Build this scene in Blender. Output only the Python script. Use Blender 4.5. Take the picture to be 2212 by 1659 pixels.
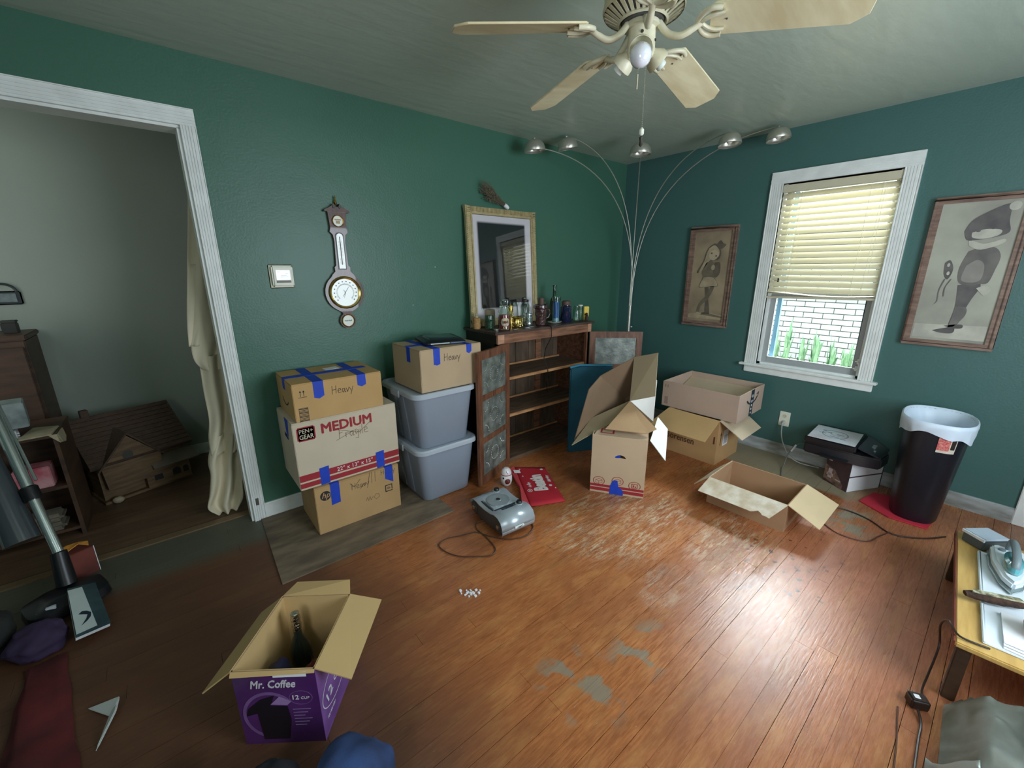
import bpy, bmesh, math, random
from mathutils import Vector, Matrix
PI = math.pi
random.seed(7)
for o in list(bpy.data.objects):
    bpy.data.objects.remove(o)
S = bpy.context.scene
C = S.collection

# ------------------------------------------------------------------ camera
cam_d = bpy.data.cameras.new('camera')
cam = bpy.data.objects.new('camera', cam_d)
C.objects.link(cam)
S.camera = cam
F = 896.2
cam_d.sensor_width = 36.0
cam_d.lens = F / 2212 * 36.0
cam_d.clip_start = 0.02
yaw, pit, rol = math.radians(50.3764), math.radians(-15.53), math.radians(-0.112)
fw = Vector((math.cos(yaw) * math.cos(pit), math.sin(yaw) * math.cos(pit), math.sin(pit)))
rt = fw.cross(Vector((0, 0, 1))).normalized()
up = rt.cross(fw)
r2 = rt * math.cos(rol) + up * math.sin(rol)
u2 = -rt * math.sin(rol) + up * math.cos(rol)
m = Matrix((r2, u2, -fw)).transposed().to_4x4()
m.translation = Vector((-3.6866, -2.6992, 1.4726))
cam.matrix_world = m

# ------------------------------------------------------------------ view and world
S.view_settings.view_transform = 'Standard'
S.view_settings.look = 'None'
S.view_settings.gamma = 1.0
S.view_settings.use_curve_mapping = False
S.view_settings.exposure = 0.12

w = bpy.data.worlds.new('sky')
S.world = w
w.use_nodes = True
wn = w.node_tree.nodes
wl = w.node_tree.links
bg = wn['Background']
tc = wn.new('ShaderNodeTexCoord')
sx = wn.new('ShaderNodeSeparateXYZ')
rp = wn.new('ShaderNodeValToRGB')
wl.new(tc.outputs['Generated'], sx.inputs[0])
wl.new(sx.outputs['Z'], rp.inputs[0])
wl.new(rp.outputs[0], bg.inputs['Color'])
rp.color_ramp.elements[0].position = 0.0
rp.color_ramp.elements[0].color = (0.94, 0.97, 1.0, 1)
rp.color_ramp.elements[1].position = 1.0
rp.color_ramp.elements[1].color = (0.62, 0.78, 1.0, 1)
WORLD = 2.4
bg.inputs['Strength'].default_value = WORLD

def area(name, loc, rot, sx_, sy_, e, col=(1, 1, 1), portal=False):
    l = bpy.data.lights.new(name, 'AREA')
    l.shape = 'RECTANGLE'
    l.size = sx_
    l.size_y = sy_
    l.energy = e
    l.color = col
    if portal:
        l.cycles.is_portal = True
    o = bpy.data.objects.new(name, l)
    o.location = loc
    o.rotation_euler = rot
    C.objects.link(o)
    return o

def aim(loc, to):
    return (Vector(to) - Vector(loc)).to_track_quat('-Z', 'Y').to_euler()

# daylight portal in the window of the right wall; it lets the sky in
area('window_daylight_portal', (0.155, -1.74, 1.39), (0, math.radians(90), 0), 1.36, 0.68, 1, portal=True)
# patch of open sky above the neighbouring house
SKY = (0.85, -1.78, 2.55)
area('open_sky', SKY, aim(SKY, (-0.6, -1.75, 0.6)), 1.0, 1.1, 330, (0.86, 0.94, 1.0))
# unseen fill lamps added behind and beside the camera; no window is built
area('back_fill_lamp', (-2.0, -3.92, 1.45), (math.radians(90), 0, 0), 1.3, 1.2, 62, (0.80, 0.90, 1.0))
area('side_fill_lamp', (-4.85, -3.2, 1.5), (0, math.radians(-90), 0), 1.0, 0.9, 26, (0.92, 0.96, 1.0))
# low reflected sun glancing in through the blind slats
sd = bpy.data.lights.new('sun', 'SUN')
sd.energy = 6.0
sd.angle = math.radians(0.7)
sd.color = (1.0, 0.97, 0.85)
so = bpy.data.objects.new('sun', sd)
so.rotation_euler = Vector((-0.60, 1.0, -0.02)).to_track_quat('-Z', 'Y').to_euler()
C.objects.link(so)
# dim light in the hallway beyond the doorway
area('hallway_light', (-5.2, 0.75, 2.2), aim((-5.2, 0.75, 2.2), (-4.2, 1.4, 1.2)), 0.5, 0.5, 1.6, (0.88, 1.0, 0.88))

# ------------------------------------------------------------------ colour and material helpers
def lin(c):
    return tuple(((v / 255) / 12.92 if v / 255 <= 0.04045 else (((v / 255) + 0.055) / 1.055) ** 2.4) for v in c)

_mats = {}
def M(name, c, rough=0.6, metal=0.0, var=0.0, scale=6.0, stretch=(1, 1, 1), bump=0.0, bscale=60.0, c2=None,
      spec=0.5, coat=0.0, trans=0.0, alpha=1.0, emit=0.0, rnd=0.0, world=False):
    if name in _mats:
        return _mats[name]
    m = bpy.data.materials.new(name)
    m.use_nodes = True
    nt = m.node_tree
    b = nt.nodes['Principled BSDF']
    b.inputs['Roughness'].default_value = rough
    b.inputs['Metallic'].default_value = metal
    b.inputs['Specular IOR Level'].default_value = spec
    b.inputs['Coat Weight'].default_value = coat
    b.inputs['Coat Roughness'].default_value = 0.03
    b.inputs['Transmission Weight'].default_value = trans
    b.inputs['Alpha'].default_value = alpha
    L = lin(c)
    b.inputs['Base Color'].default_value = (*L, 1)
    if emit:
        b.inputs['Emission Color'].default_value = (*L, 1)
        b.inputs['Emission Strength'].default_value = emit
    if var or bump or rnd:
        if world:
            src = nt.nodes.new('ShaderNodeNewGeometry').outputs['Position']
        else:
            src = nt.nodes.new('ShaderNodeTexCoord').outputs['Object']
        mp = nt.nodes.new('ShaderNodeMapping')
        mp.inputs['Scale'].default_value = stretch
        nt.links.new(src, mp.inputs[0])
    if var or rnd:
        no = nt.nodes.new('ShaderNodeTexNoise')
        no.inputs['Scale'].default_value = scale
        no.inputs['Detail'].default_value = 5
        nt.links.new(mp.outputs[0], no.inputs['Vector'])
        mx = nt.nodes.new('ShaderNodeMix')
        mx.data_type = 'RGBA'
        d = lin(c2) if c2 else tuple(v * (1 - var) for v in L)
        mx.inputs['A'].default_value = (*L, 1)
        mx.inputs['B'].default_value = (*d, 1)
        mr = nt.nodes.new('ShaderNodeMapRange')
        mr.inputs['From Min'].default_value = 0.35
        mr.inputs['From Max'].default_value = 0.65
        nt.links.new(no.outputs['Fac'], mr.inputs['Value'])
        nt.links.new(mr.outputs[0], mx.inputs['Factor'])
        out = mx.outputs['Result']
        if rnd:
            oi = nt.nodes.new('ShaderNodeObjectInfo')
            hs = nt.nodes.new('ShaderNodeHueSaturation')
            r = nt.nodes.new('ShaderNodeMapRange')
            r.inputs['To Min'].default_value = 1 - rnd
            r.inputs['To Max'].default_value = 1 + rnd
            nt.links.new(oi.outputs['Random'], r.inputs['Value'])
            nt.links.new(r.outputs[0], hs.inputs['Value'])
            nt.links.new(out, hs.inputs['Color'])
            out = hs.outputs[0]
        nt.links.new(out, b.inputs['Base Color'])
    if bump:
        n2 = nt.nodes.new('ShaderNodeTexNoise')
        n2.inputs['Scale'].default_value = bscale
        n2.inputs['Detail'].default_value = 3
        nt.links.new(mp.outputs[0], n2.inputs['Vector'])
        bp = nt.nodes.new('ShaderNodeBump')
        bp.inputs['Strength'].default_value = bump
        bp.inputs['Distance'].default_value = 0.01
        nt.links.new(n2.outputs['Fac'], bp.inputs['Height'])
        nt.links.new(bp.outputs[0], b.inputs['Normal'])
    _mats[name] = m
    return m

# ------------------------------------------------------------------ mesh helpers
class MB:
    def __init__(s):
        s.v = []
        s.f = []
    def add(s, vs, fs):
        n = len(s.v)
        s.v += [tuple(v) for v in vs]
        s.f += [tuple(i + n for i in f) for f in fs]
        return s
    def box(s, x0, x1, y0, y1, z0, z1):
        return s.add([(x0, y0, z0), (x1, y0, z0), (x1, y1, z0), (x0, y1, z0), (x0, y0, z1), (x1, y0, z1), (x1, y1, z1), (x0, y1, z1)],
                     [(0, 3, 2, 1), (4, 5, 6, 7), (0, 1, 5, 4), (1, 2, 6, 5), (2, 3, 7, 6), (3, 0, 4, 7)])
    def slab(s, pts, t):
        P = [Vector(p) for p in pts]
        n = Vector((0, 0, 0))
        for i in range(len(P)):
            a, b = P[i], P[(i + 1) % len(P)]
            n += a.cross(b)
        n.normalize()
        k = len(P)
        vs = [p - n * t / 2 for p in P] + [p + n * t / 2 for p in P]
        fs = [tuple(reversed(range(k))), tuple(range(k, 2 * k))] + [(i, (i + 1) % k, k + (i + 1) % k, k + i) for i in range(k)]
        return s.add(vs, fs)
    def bez(s, *a):
        return s
    def tube(s, path, r, n=8, closed=False, cap=True):
        P = [Vector(p) for p in path]
        if len(P) < 2:
            return s
        rr = r if isinstance(r, (list, tuple)) else [r] * len(P)
        T = []
        for i in range(len(P)):
            a = P[i - 1] if (i > 0 or closed) else P[i]
            b = P[(i + 1) % len(P)] if (i < len(P) - 1 or closed) else P[i]
            T.append((b - a).normalized())
        ref = Vector((0, 0, 1)) if abs(T[0].z) < 0.9 else Vector((1, 0, 0))
        u = T[0].cross(ref).normalized()
        vs = []
        for i, p in enumerate(P):
            u = (u - T[i] * u.dot(T[i])).normalized()
            w_ = T[i].cross(u)
            for k in range(n):
                a = 2 * PI * k / n
                vs.append(p + (u * math.cos(a) + w_ * math.sin(a)) * rr[i])
        fs = []
        m_ = len(P) if closed else len(P) - 1
        for i in range(m_):
            j = (i + 1) % len(P)
            for k in range(n):
                fs.append((i * n + k, i * n + (k + 1) % n, j * n + (k + 1) % n, j * n + k))
        if cap and not closed:
            fs.append(tuple(reversed(range(n))))
            fs.append(tuple(range((len(P) - 1) * n, len(P) * n)))
        return s.add(vs, fs)
    def lathe(s, prof, c=(0, 0, 0), n=24, axis=None, sx=1, sy=1, cap=True):
        """prof: list of (radius, height)."""
        q = Vector((0, 0, 1)).rotation_difference(Vector(axis)) if axis is not None else None
        vs = []
        for r, z in prof:
            for k in range(n):
                a = 2 * PI * k / n
                v = Vector((r * math.cos(a) * sx, r * math.sin(a) * sy, z))
                if q:
                    v = q @ v
                vs.append(v + Vector(c))
        fs = []
        for i in range(len(prof) - 1):
            for k in range(n):
                fs.append((i * n + k, i * n + (k + 1) % n, (i + 1) * n + (k + 1) % n, (i + 1) * n + k))
        if cap:
            fs.append(tuple(reversed(range(n))))
            fs.append(tuple(range((len(prof) - 1) * n, len(prof) * n)))
        return s.add(vs, fs)
    def xf(s, mat):
        s.v = [tuple(mat @ Vector(v)) for v in s.v]
        return s

def put(o, parent=None, label=None, cat=None, group=None, kind=None):
    if parent is not None:
        o.parent = parent
    if label:
        o['label'] = label
    if cat:
        o['category'] = cat
    if group:
        o['group'] = group
    if kind:
        o['kind'] = kind
    return o

def obj(name, mb, mat, parent=None, smooth=30, bevel=0.0, seg=2, label=None, cat=None, group=None, kind=None, solid=0.0):
    me = bpy.data.meshes.new(name)
    me.from_pydata(mb.v, [], mb.f)
    bm = bmesh.new()
    bm.from_mesh(me)
    bmesh.ops.remove_doubles(bm, verts=bm.verts, dist=1e-6)
    bmesh.ops.recalc_face_normals(bm, faces=bm.faces)
    if bevel:
        bmesh.ops.bevel(bm, geom=[e for e in bm.edges if len(e.link_faces) == 2 and e.calc_face_angle(0) > 0.5], offset=bevel, segments=seg, affect='EDGES', clamp_overlap=True)
    bm.to_mesh(me)
    bm.free()
    if smooth:
        for p in me.polygons:
            p.use_smooth = True
        me.set_sharp_from_angle(angle=math.radians(smooth))
    me.materials.append(mat)
    o = bpy.data.objects.new(name, me)
    C.objects.link(o)
    if solid:
        md = o.modifiers.new('solid', 'SOLIDIFY')
        md.thickness = solid
    return put(o, parent, label, cat, group, kind)

def thing(name, label, cat, loc=(0, 0, 0), rz=0.0, group=None, rot=None):
    o = bpy.data.objects.new(name, None)
    C.objects.link(o)
    o.location = loc
    o.rotation_euler = rot if rot else (0, 0, rz)
    o.empty_display_size = 0.05
    return put(o, None, label, cat, group)

def frame(o, x, y):
    x = Vector(x).normalized()
    y = Vector(y)
    y = (y - x * y.dot(x)).normalized()
    z = x.cross(y)
    m_ = Matrix((x, y, z)).transposed().to_4x4()
    m_.translation = Vector(o)
    return m_

def text(name, s_, size, fr, mat, parent, sx=1.0, shear=0.0, bold=0.0, label=None, align='LEFT'):
    cu = bpy.data.curves.new('txt', 'FONT')
    cu.body = s_
    cu.size = size
    cu.shear = shear
    cu.extrude = 0.0003
    cu.resolution_u = 2
    cu.align_x = align
    to = bpy.data.objects.new('txt', cu)
    C.objects.link(to)
    bpy.context.view_layer.update()
    me = bpy.data.meshes.new_from_object(to.evaluated_get(bpy.context.evaluated_depsgraph_get()))
    bpy.data.objects.remove(to)
    if bold:
        bm = bmesh.new()
        bm.from_mesh(me)
        base_g = bm.verts[:] + bm.edges[:] + bm.faces[:]
        b3_ = bold * 2.2
        for iz_, (dx, dy) in enumerate(((b3_, 0), (-b3_, 0), (0, b3_), (0, -b3_), (b3_ * .7, b3_ * .7), (-b3_ * .7, -b3_ * .7), (b3_ * .7, -b3_ * .7), (-b3_ * .7, b3_ * .7))):
            r_ = bmesh.ops.duplicate(bm, geom=base_g)
            bmesh.ops.translate(bm, vec=(dx, dy, 0.00011 * (iz_ + 1)), verts=[g for g in r_['geom'] if isinstance(g, bmesh.types.BMVert)])
        bm.to_mesh(me)
        bm.free()
    me.transform(fr @ Matrix.Diagonal((sx, 1, 1, 1)))
    me.materials.clear()
    me.materials.append(mat)
    me.name = name
    o = bpy.data.objects.new(name, me)
    C.objects.link(o)
    return put(o, parent, label)

STROKES = {
    'H': ([[(0, 0), (0.05, 1)], [(0.45, 0.05), (0.5, 1)], [(0, 0.5), (0.5, 0.55)]], 0.7),
    'F': ([[(0, 0), (0.03, 1), (0.5, 1.05)], [(0, 0.55), (0.35, 0.6)]], 0.6),
    'e': ([[(0, 0.3), (0.35, 0.38), (0.3, 0.58), (0.1, 0.55), (0, 0.3), (0.08, 0.05), (0.4, 0.08)]], 0.5),
    'a': ([[(0.35, 0.5), (0.1, 0.5), (0, 0.2), (0.15, 0), (0.35, 0.4), (0.35, 0), (0.45, 0.05)]], 0.52),
    'v': ([[(0, 0.5), (0.15, 0), (0.35, 0.55)]], 0.42),
    'y': ([[(0, 0.5), (0.18, 0.08)], [(0.45, 0.6), (0.1, -0.4)]], 0.5),
    'r': ([[(0, 0.5), (0.04, 0)], [(0.02, 0.35), (0.2, 0.5), (0.35, 0.42)]], 0.4),
    'g': ([[(0.35, 0.5), (0.05, 0.45), (0.08, 0.1), (0.35, 0.4), (0.3, -0.35), (0, -0.3)]], 0.5),
    'i': ([[(0, 0.5), (0.03, 0)], [(0.0, 0.75), (0.03, 0.78)]], 0.2),
    'l': ([[(0.03, 1), (0, 0)]], 0.2),
    '~': ([[(0, 0.2), (0.2, 0.6), (0.3, 0.1), (0.5, 0.6), (0.6, 0.1), (0.9, 0.5)]], 1.0),
    'O': ([[(0.0, 0.3), (0.2, 0.7), (0.6, 0.6), (0.65, 0.2), (0.25, 0.0), (0.0, 0.3)]], 0.8),
}
def hand(name, s_, size, fr, mat, parent, th=0.03, extra=None):
    mb = MB()
    x = 0
    segs = []
    for ch in s_:
        if ch == ' ':
            x += 0.4
            continue
        st, adv = STROKES[ch]
        for pl in st:
            segs.append([((p[0] + x) * size, p[1] * size) for p in pl])
        x += adv
    for pl in (extra or []):
        segs.append([(p[0] * size, p[1] * size) for p in pl])
    t = th * size
    for pl in segs:
        for a, b in zip(pl, pl[1:]):
            a = Vector((*a, 0))
            b = Vector((*b, 0))
            d = (b - a).normalized()
            n = Vector((-d.y, d.x, 0)) * t
            a -= d * t * 0.5
            b += d * t * 0.5
            mb.slab([a - n, b - n, b + n, a + n], 0.0004)
    return obj(name, mb.xf(fr), mat, parent, smooth=0)

def disc(mb, fr, rx, ry, n=20, r0=0.0, t=0.0006, a0=0, a1=360):
    k = n
    if r0 <= 0:
        pts = [fr @ Vector((rx * math.cos(2 * PI * i / k), ry * math.sin(2 * PI * i / k), 0)) for i in range(k)]
        mb.slab(pts, t)
    else:
        for i in range(k):
            a = math.radians(a0 + (a1 - a0) * i / k)
            b = math.radians(a0 + (a1 - a0) * (i + 1) / k)
            mb.slab([fr @ Vector(p) for p in [(rx * r0 * math.cos(a), ry * r0 * math.sin(a), 0), (rx * math.cos(a), ry * math.sin(a), 0),
                     (rx * math.cos(b), ry * math.sin(b), 0), (rx * r0 * math.cos(b), ry * r0 * math.sin(b), 0)]], t)
    return mb

def rect(mb, fr, x0, x1, y0, y1, t=0.0006):
    mb.slab([fr @ Vector(p) for p in [(x0, y0, 0), (x1, y0, 0), (x1, y1, 0), (x0, y1, 0)]], t)
    return mb

# ------------------------------------------------------------------ shared materials
white_trim = M('white_trim', (238, 242, 238), 0.35, var=0.10, scale=14, bump=0.08, bscale=40)
cardboard = M('cardboard', (186, 152, 108), 0.85, var=0.10, scale=5, bump=0.03, bscale=200)
cardboard_pale = M('cardboard_pale', (198, 180, 152), 0.85, var=0.08, scale=5)
cardboard_in = M('cardboard_inside', (190, 160, 122), 0.9, var=0.08, scale=5)
blue_tape = M('blue_tape', (22, 66, 190), 0.6, var=0.15, scale=40)
ink = M('ink', (40, 38, 40), 0.7, var=0.1)
pencil = M('pencil_line', (110, 92, 72), 0.8, var=0.1)
red_ink = M('red_ink', (160, 38, 48), 0.7, var=0.1)
paper = M('paper', (232, 234, 236), 0.7, var=0.05)
black_plastic = M('black_plastic', (22, 24, 28), 0.38, var=0.15)

# ================================================================== THE SETTING
H = 2.44
# ---- walls: painted green with slight roller texture
def wall_paint(name, c, c2):
    m = bpy.data.materials.new(name)
    m.use_nodes = True
    nt = m.node_tree
    b = nt.nodes['Principled BSDF']
    g = nt.nodes.new('ShaderNodeNewGeometry')
    n1 = nt.nodes.new('ShaderNodeTexNoise')
    n1.inputs['Scale'].default_value = 1.6
    n1.inputs['Detail'].default_value = 4
    nt.links.new(g.outputs['Position'], n1.inputs['Vector'])
    mx = nt.nodes.new('ShaderNodeMix')
    mx.data_type = 'RGBA'
    mx.inputs['A'].default_value = (*lin(c), 1)
    mx.inputs['B'].default_value = (*lin(c2), 1)
    nt.links.new(n1.outputs['Fac'], mx.inputs['Factor'])
    nt.links.new(mx.outputs['Result'], b.inputs['Base Color'])
    n2 = nt.nodes.new('ShaderNodeTexNoise')
    n2.inputs['Scale'].default_value = 90
    nt.links.new(g.outputs['Position'], n2.inputs['Vector'])
    n3 = nt.nodes.new('ShaderNodeTexNoise')
    n3.inputs['Scale'].default_value = 5
    nt.links.new(g.outputs['Position'], n3.inputs['Vector'])
    ad = nt.nodes.new('ShaderNodeMath')
    ad.operation = 'MULTIPLY_ADD'
    ad.inputs[1].default_value = 3.0
    nt.links.new(n3.outputs['Fac'], ad.inputs[0])
    nt.links.new(n2.outputs['Fac'], ad.inputs[2])
    bp = nt.nodes.new('ShaderNodeBump')
    bp.inputs['Strength'].default_value = 0.10
    bp.inputs['Distance'].default_value = 0.01
    nt.links.new(ad.outputs[0], bp.inputs['Height'])
    nt.links.new(bp.outputs[0], b.inputs['Normal'])
    b.inputs['Roughness'].default_value = 0.42
    return m
green = wall_paint('green_wall_paint', (68, 112, 92), (60, 104, 87))
teal = wall_paint('green_wall_paint_cool_lit', (72, 110, 105), (64, 103, 99))  # same green tinted bluer: the cooler light on this wall put into the colour

XD = -3.482   # right edge of the doorway opening
XE = -4.75    # left edge (outside the picture)
ZD = 2.125
wl_ = MB()
wl_.box(XD, 0.0, 0.0, 0.12, 0, H)
wl_.box(XE, XD, 0.0, 0.12, ZD, H)
wl_.box(-5.2, XE, 0.0, 0.12, 0, H)
put(obj('wall_left', wl_, green, smooth=0), kind='structure')
WY0, WY1, WZ0, WZ1 = -2.075, -1.405, 0.715, 2.07
wr = MB()
wr.box(0, 0.16, WY1, 0.12, 0, H)
wr.box(0, 0.16, -4.1, WY0, 0, H)
wr.box(0, 0.16, WY0, WY1, 0, WZ0 - 0.02)
wr.box(0, 0.16, WY0, WY1, WZ1, H)
put(obj('wall_right', wr, teal, smooth=0), kind='structure')
put(obj('wall_back', MB().box(-5.2, 0.16, -4.1, -4.0, 0, H), green, smooth=0), kind='structure')
put(obj('wall_front', MB().box(-5.2, -5.1, -4.0, 0.0, 0, H), green, smooth=0), kind='structure')

# ---- ceiling: satin grey paint over brushed plaster
def ceiling_mat():
    m = bpy.data.materials.new('ceiling_paint')
    m.use_nodes = True
    nt = m.node_tree
    b = nt.nodes['Principled BSDF']
    g = nt.nodes.new('ShaderNodeNewGeometry')
    mp = nt.nodes.new('ShaderNodeMapping')
    mp.inputs['Rotation'].default_value = (0, 0, math.radians(-35))
    mp.inputs['Scale'].default_value = (3.0, 11, 1)
    nt.links.new(g.outputs['Position'], mp.inputs[0])
    n = nt.nodes.new('ShaderNodeTexNoise')
    n.inputs['Scale'].default_value = 1.6
    n.inputs['Detail'].default_value = 4
    nt.links.new(mp.outputs[0], n.inputs['Vector'])
    bp = nt.nodes.new('ShaderNodeBump')
    bp.inputs['Strength'].default_value = 0.16
    bp.inputs['Distance'].default_value = 0.02
    nt.links.new(n.outputs['Fac'], bp.inputs['Height'])
    nt.links.new(bp.outputs[0], b.inputs['Normal'])
    n1 = nt.nodes.new('ShaderNodeTexNoise')
    n1.inputs['Scale'].default_value = 1.2
    nt.links.new(g.outputs['Position'], n1.inputs['Vector'])
    mx = nt.nodes.new('ShaderNodeMix')
    mx.data_type = 'RGBA'
    mx.inputs['A'].default_value = (*lin((186, 198, 184)), 1)
    mx.inputs['B'].default_value = (*lin((176, 190, 176)), 1)
    nt.links.new(n1.outputs['Fac'], mx.inputs['Factor'])
    nt.links.new(mx.outputs['Result'], b.inputs['Base Color'])
    b.inputs['Roughness'].default_value = 0.34
    return m
put(obj('ceiling', MB().box(-5.2, 0.16, -4.1, 0.12, H, H + 0.1), ceiling_mat(), smooth=0), kind='structure')

# ---- floor boards
def floor_mat():
    m = bpy.data.materials.new('worn_floor_boards')
    m.use_nodes = True
    nt = m.node_tree
    N, L = nt.nodes, nt.links
    b = N['Principled BSDF']
    pos = N.new('ShaderNodeNewGeometry').outputs['Position']
    oi = N.new('ShaderNodeObjectInfo').outputs['Random']
    def noise(scale, stretch=(1, 1, 1), detail=5, rough=0.55, off=(0, 0, 0)):
        mp = N.new('ShaderNodeMapping')
        mp.inputs['Scale'].default_value = stretch
        mp.inputs['Location'].default_value = off
        L.new(pos, mp.inputs[0])
        n = N.new('ShaderNodeTexNoise')
        n.inputs['Scale'].default_value = scale
        n.inputs['Detail'].default_value = detail
        n.inputs['Roughness'].default_value = rough
        L.new(mp.outputs[0], n.inputs['Vector'])
        return n.outputs['Fac']
    def rng(v, a, b_, c=0.0, d=1.0):
        r = N.new('ShaderNodeMapRange')
        r.inputs['From Min'].default_value = a
        r.inputs['From Max'].default_value = b_
        r.inputs['To Min'].default_value = c
        r.inputs['To Max'].default_value = d
        L.new(v, r.inputs['Value'])
        return r.outputs[0]
    def math_(op, a, b_):
        n = N.new('ShaderNodeMath')
        n.operation = op
        for i, x in enumerate((a, b_)):
            if isinstance(x, (int, float)):
                n.inputs[i].default_value = x
            else:
                L.new(x, n.inputs[i])
        n.use_clamp = True
        return n.outputs[0]
    def mix(f, a, b_):
        n = N.new('ShaderNodeMix')
        n.data_type = 'RGBA'
        L.new(f, n.inputs['Factor'])
        for k, x in (('A', a), ('B', b_)):
            if isinstance(x, tuple):
                n.inputs[k].default_value = (*lin(x), 1)
            else:
                L.new(x, n.inputs[k])
        return n.outputs['Result']
    def blob(cx, cy, rx, ry, soft=1.0):
        mp = N.new('ShaderNodeMapping')
        mp.vector_type = 'TEXTURE'
        mp.inputs['Location'].default_value = (cx, cy, 0)
        mp.inputs['Scale'].default_value = (rx, ry, 1)
        L.new(pos, mp.inputs[0])
        ln = N.new('ShaderNodeVectorMath')
        ln.operation = 'LENGTH'
        L.new(mp.outputs[0], ln.inputs[0])
        return rng(ln.outputs['Value'], 1.0 - soft, 1.0, 1.0, 0.0)
    grain = noise(14, (0.9, 9, 1), 6, 0.65)
    large = noise(1.7, (1, 1.6, 1), 4)
    base = mix(rng(grain, 0.28, 0.76), (140, 80, 44), (204, 130, 74))
    base = mix(rng(large, 0.40, 0.66, 0, 0.75), base, (150, 90, 56))
    base = mix(rng(oi, 0, 1, 0.0, 0.20), base, (96, 48, 26))
    # pinkish light on the right hand side of the room, painted into the boards
    base = mix(math_('MULTIPLY', blob(-1.2, -2.6, 1.2, 0.75, 0.9), 0.6), base, (204, 136, 112))
    # amber scuffing in the middle
    base = mix(math_('MULTIPLY', rng(noise(5, (0.7, 2.4, 1), 6, 0.7, (3, 1, 0)), 0.5, 0.7), 0.5), base, (196, 142, 84))
    # finish worn to pale bare wood: two areas
    spk = math_('MULTIPLY', rng(noise(34, (0.30, 1.5, 1), 10, 0.85), 0.485, 0.57), rng(noise(4.5, (0.5, 1.8, 1), 6, 0.7, (6, 3, 0)), 0.40, 0.58))
    wm = math_('MAXIMUM', math_('MAXIMUM', blob(-1.75, -1.40, 0.62, 0.42, 0.8), blob(-1.45, -1.95, 0.45, 0.25, 0.8)), blob(-2.05, -1.88, 0.22, 0.13, 0.9))
    wear = math_('MULTIPLY', math_('MULTIPLY', spk, rng(wm, 0.05, 0.5)), 0.85)
    base = mix(wear, base, (214, 196, 164))
    base = mix(math_('MULTIPLY', rng(noise(2.4, (0.8, 2.0, 1), 6, 0.7, (9, 4, 0)), 0.50, 0.66), 0.45), base, (112, 64, 38))
    # random light nicks everywhere
    nick = rng(noise(34, (0.6, 2.6, 1), 4, 0.8, (8, 2, 0)), 0.655, 0.68)
    base = mix(math_('MULTIPLY', nick, 0.55), base, (206, 180, 146))
    # grey residue spots
    gs = math_('MULTIPLY', rng(noise(9, (1, 1, 1), 3, 0.5, (5, 5, 0)), 0.52, 0.58), math_('MAXIMUM', blob(-2.75, -1.95, 0.18, 0.2, 0.5), blob(-2.45, -2.02, 0.22, 0.12, 0.5)))
    base = mix(math_('MULTIPLY', gs, 0.8), base, (134, 128, 110))
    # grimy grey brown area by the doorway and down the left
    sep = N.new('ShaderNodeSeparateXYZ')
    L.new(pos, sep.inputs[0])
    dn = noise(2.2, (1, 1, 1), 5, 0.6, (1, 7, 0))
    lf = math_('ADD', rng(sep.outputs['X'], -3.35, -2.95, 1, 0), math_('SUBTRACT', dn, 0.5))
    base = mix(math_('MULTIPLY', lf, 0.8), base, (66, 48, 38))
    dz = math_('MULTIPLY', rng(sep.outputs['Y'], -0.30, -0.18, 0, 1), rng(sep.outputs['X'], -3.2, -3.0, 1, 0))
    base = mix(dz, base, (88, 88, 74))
    # dried tan adhesive along the right wall
    ad = rng(math_('ADD', rng(sep.outputs['X'], -0.52, -0.30, 0, 1), math_('SUBTRACT', noise(6, (1, 1, 1), 6, 0.7), 0.5)), 0.35, 0.55)
    ad = math_('MULTIPLY', ad, rng(sep.outputs['Y'], -2.35, -2.2, 0, 1))
    base = mix(ad, base, (150, 138, 112))
    ad2 = math_('MULTIPLY', rng(noise(8, (1, 1, 1), 6, 0.7, (2, 2, 0)), 0.48, 0.53), blob(-0.72, -2.32, 0.26, 0.14, 0.5))
    base = mix(ad2, base, (160, 146, 124))
    # brown water drips
    dr = rng(noise(22, (1, 1, 1), 2, 0.4, (4, 4, 0)), 0.66, 0.68)
    base = mix(math_('MULTIPLY', dr, blob(-1.45, -2.2, 0.6, 0.35, 0.6)), base, (96, 62, 48))
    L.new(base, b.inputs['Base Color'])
    rg = rng(grain, 0.3, 0.7, 0.20, 0.34)
    rgn = N.new('ShaderNodeMath')
    rgn.operation = 'MULTIPLY_ADD'
    L.new(math_('MAXIMUM', math_('MAXIMUM', wear, ad), math_('MULTIPLY', lf, 0.8)), rgn.inputs[0])
    rgn.inputs[1].default_value = 0.35
    L.new(rg, rgn.inputs[2])
    L.new(rgn.outputs[0], b.inputs['Roughness'])
    bp = N.new('ShaderNodeBump')
    bp.inputs['Strength'].default_value = 0.22
    bp.inputs['Distance'].default_value = 0.004
    hsum = N.new('ShaderNodeMath')
    hsum.operation = 'SUBTRACT'
    L.new(grain, hsum.inputs[0])
    L.new(wear, hsum.inputs[1])
    L.new(hsum.outputs[0], bp.inputs['Height'])
    L.new(bp.outputs[0], b.inputs['Normal'])
    return m
fm = floor_mat()
dark_gap = M('subfloor', (38, 24, 18), 0.9, var=0.1)
floor = obj('floor', MB().box(-5.2, 0.16, -4.1, 0.12, -0.08, -0.02), dark_gap, smooth=0)
floor['kind'] = 'structure'
fl_boards = 0
BW = 0.0683
y = 0.0
row = 0
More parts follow.
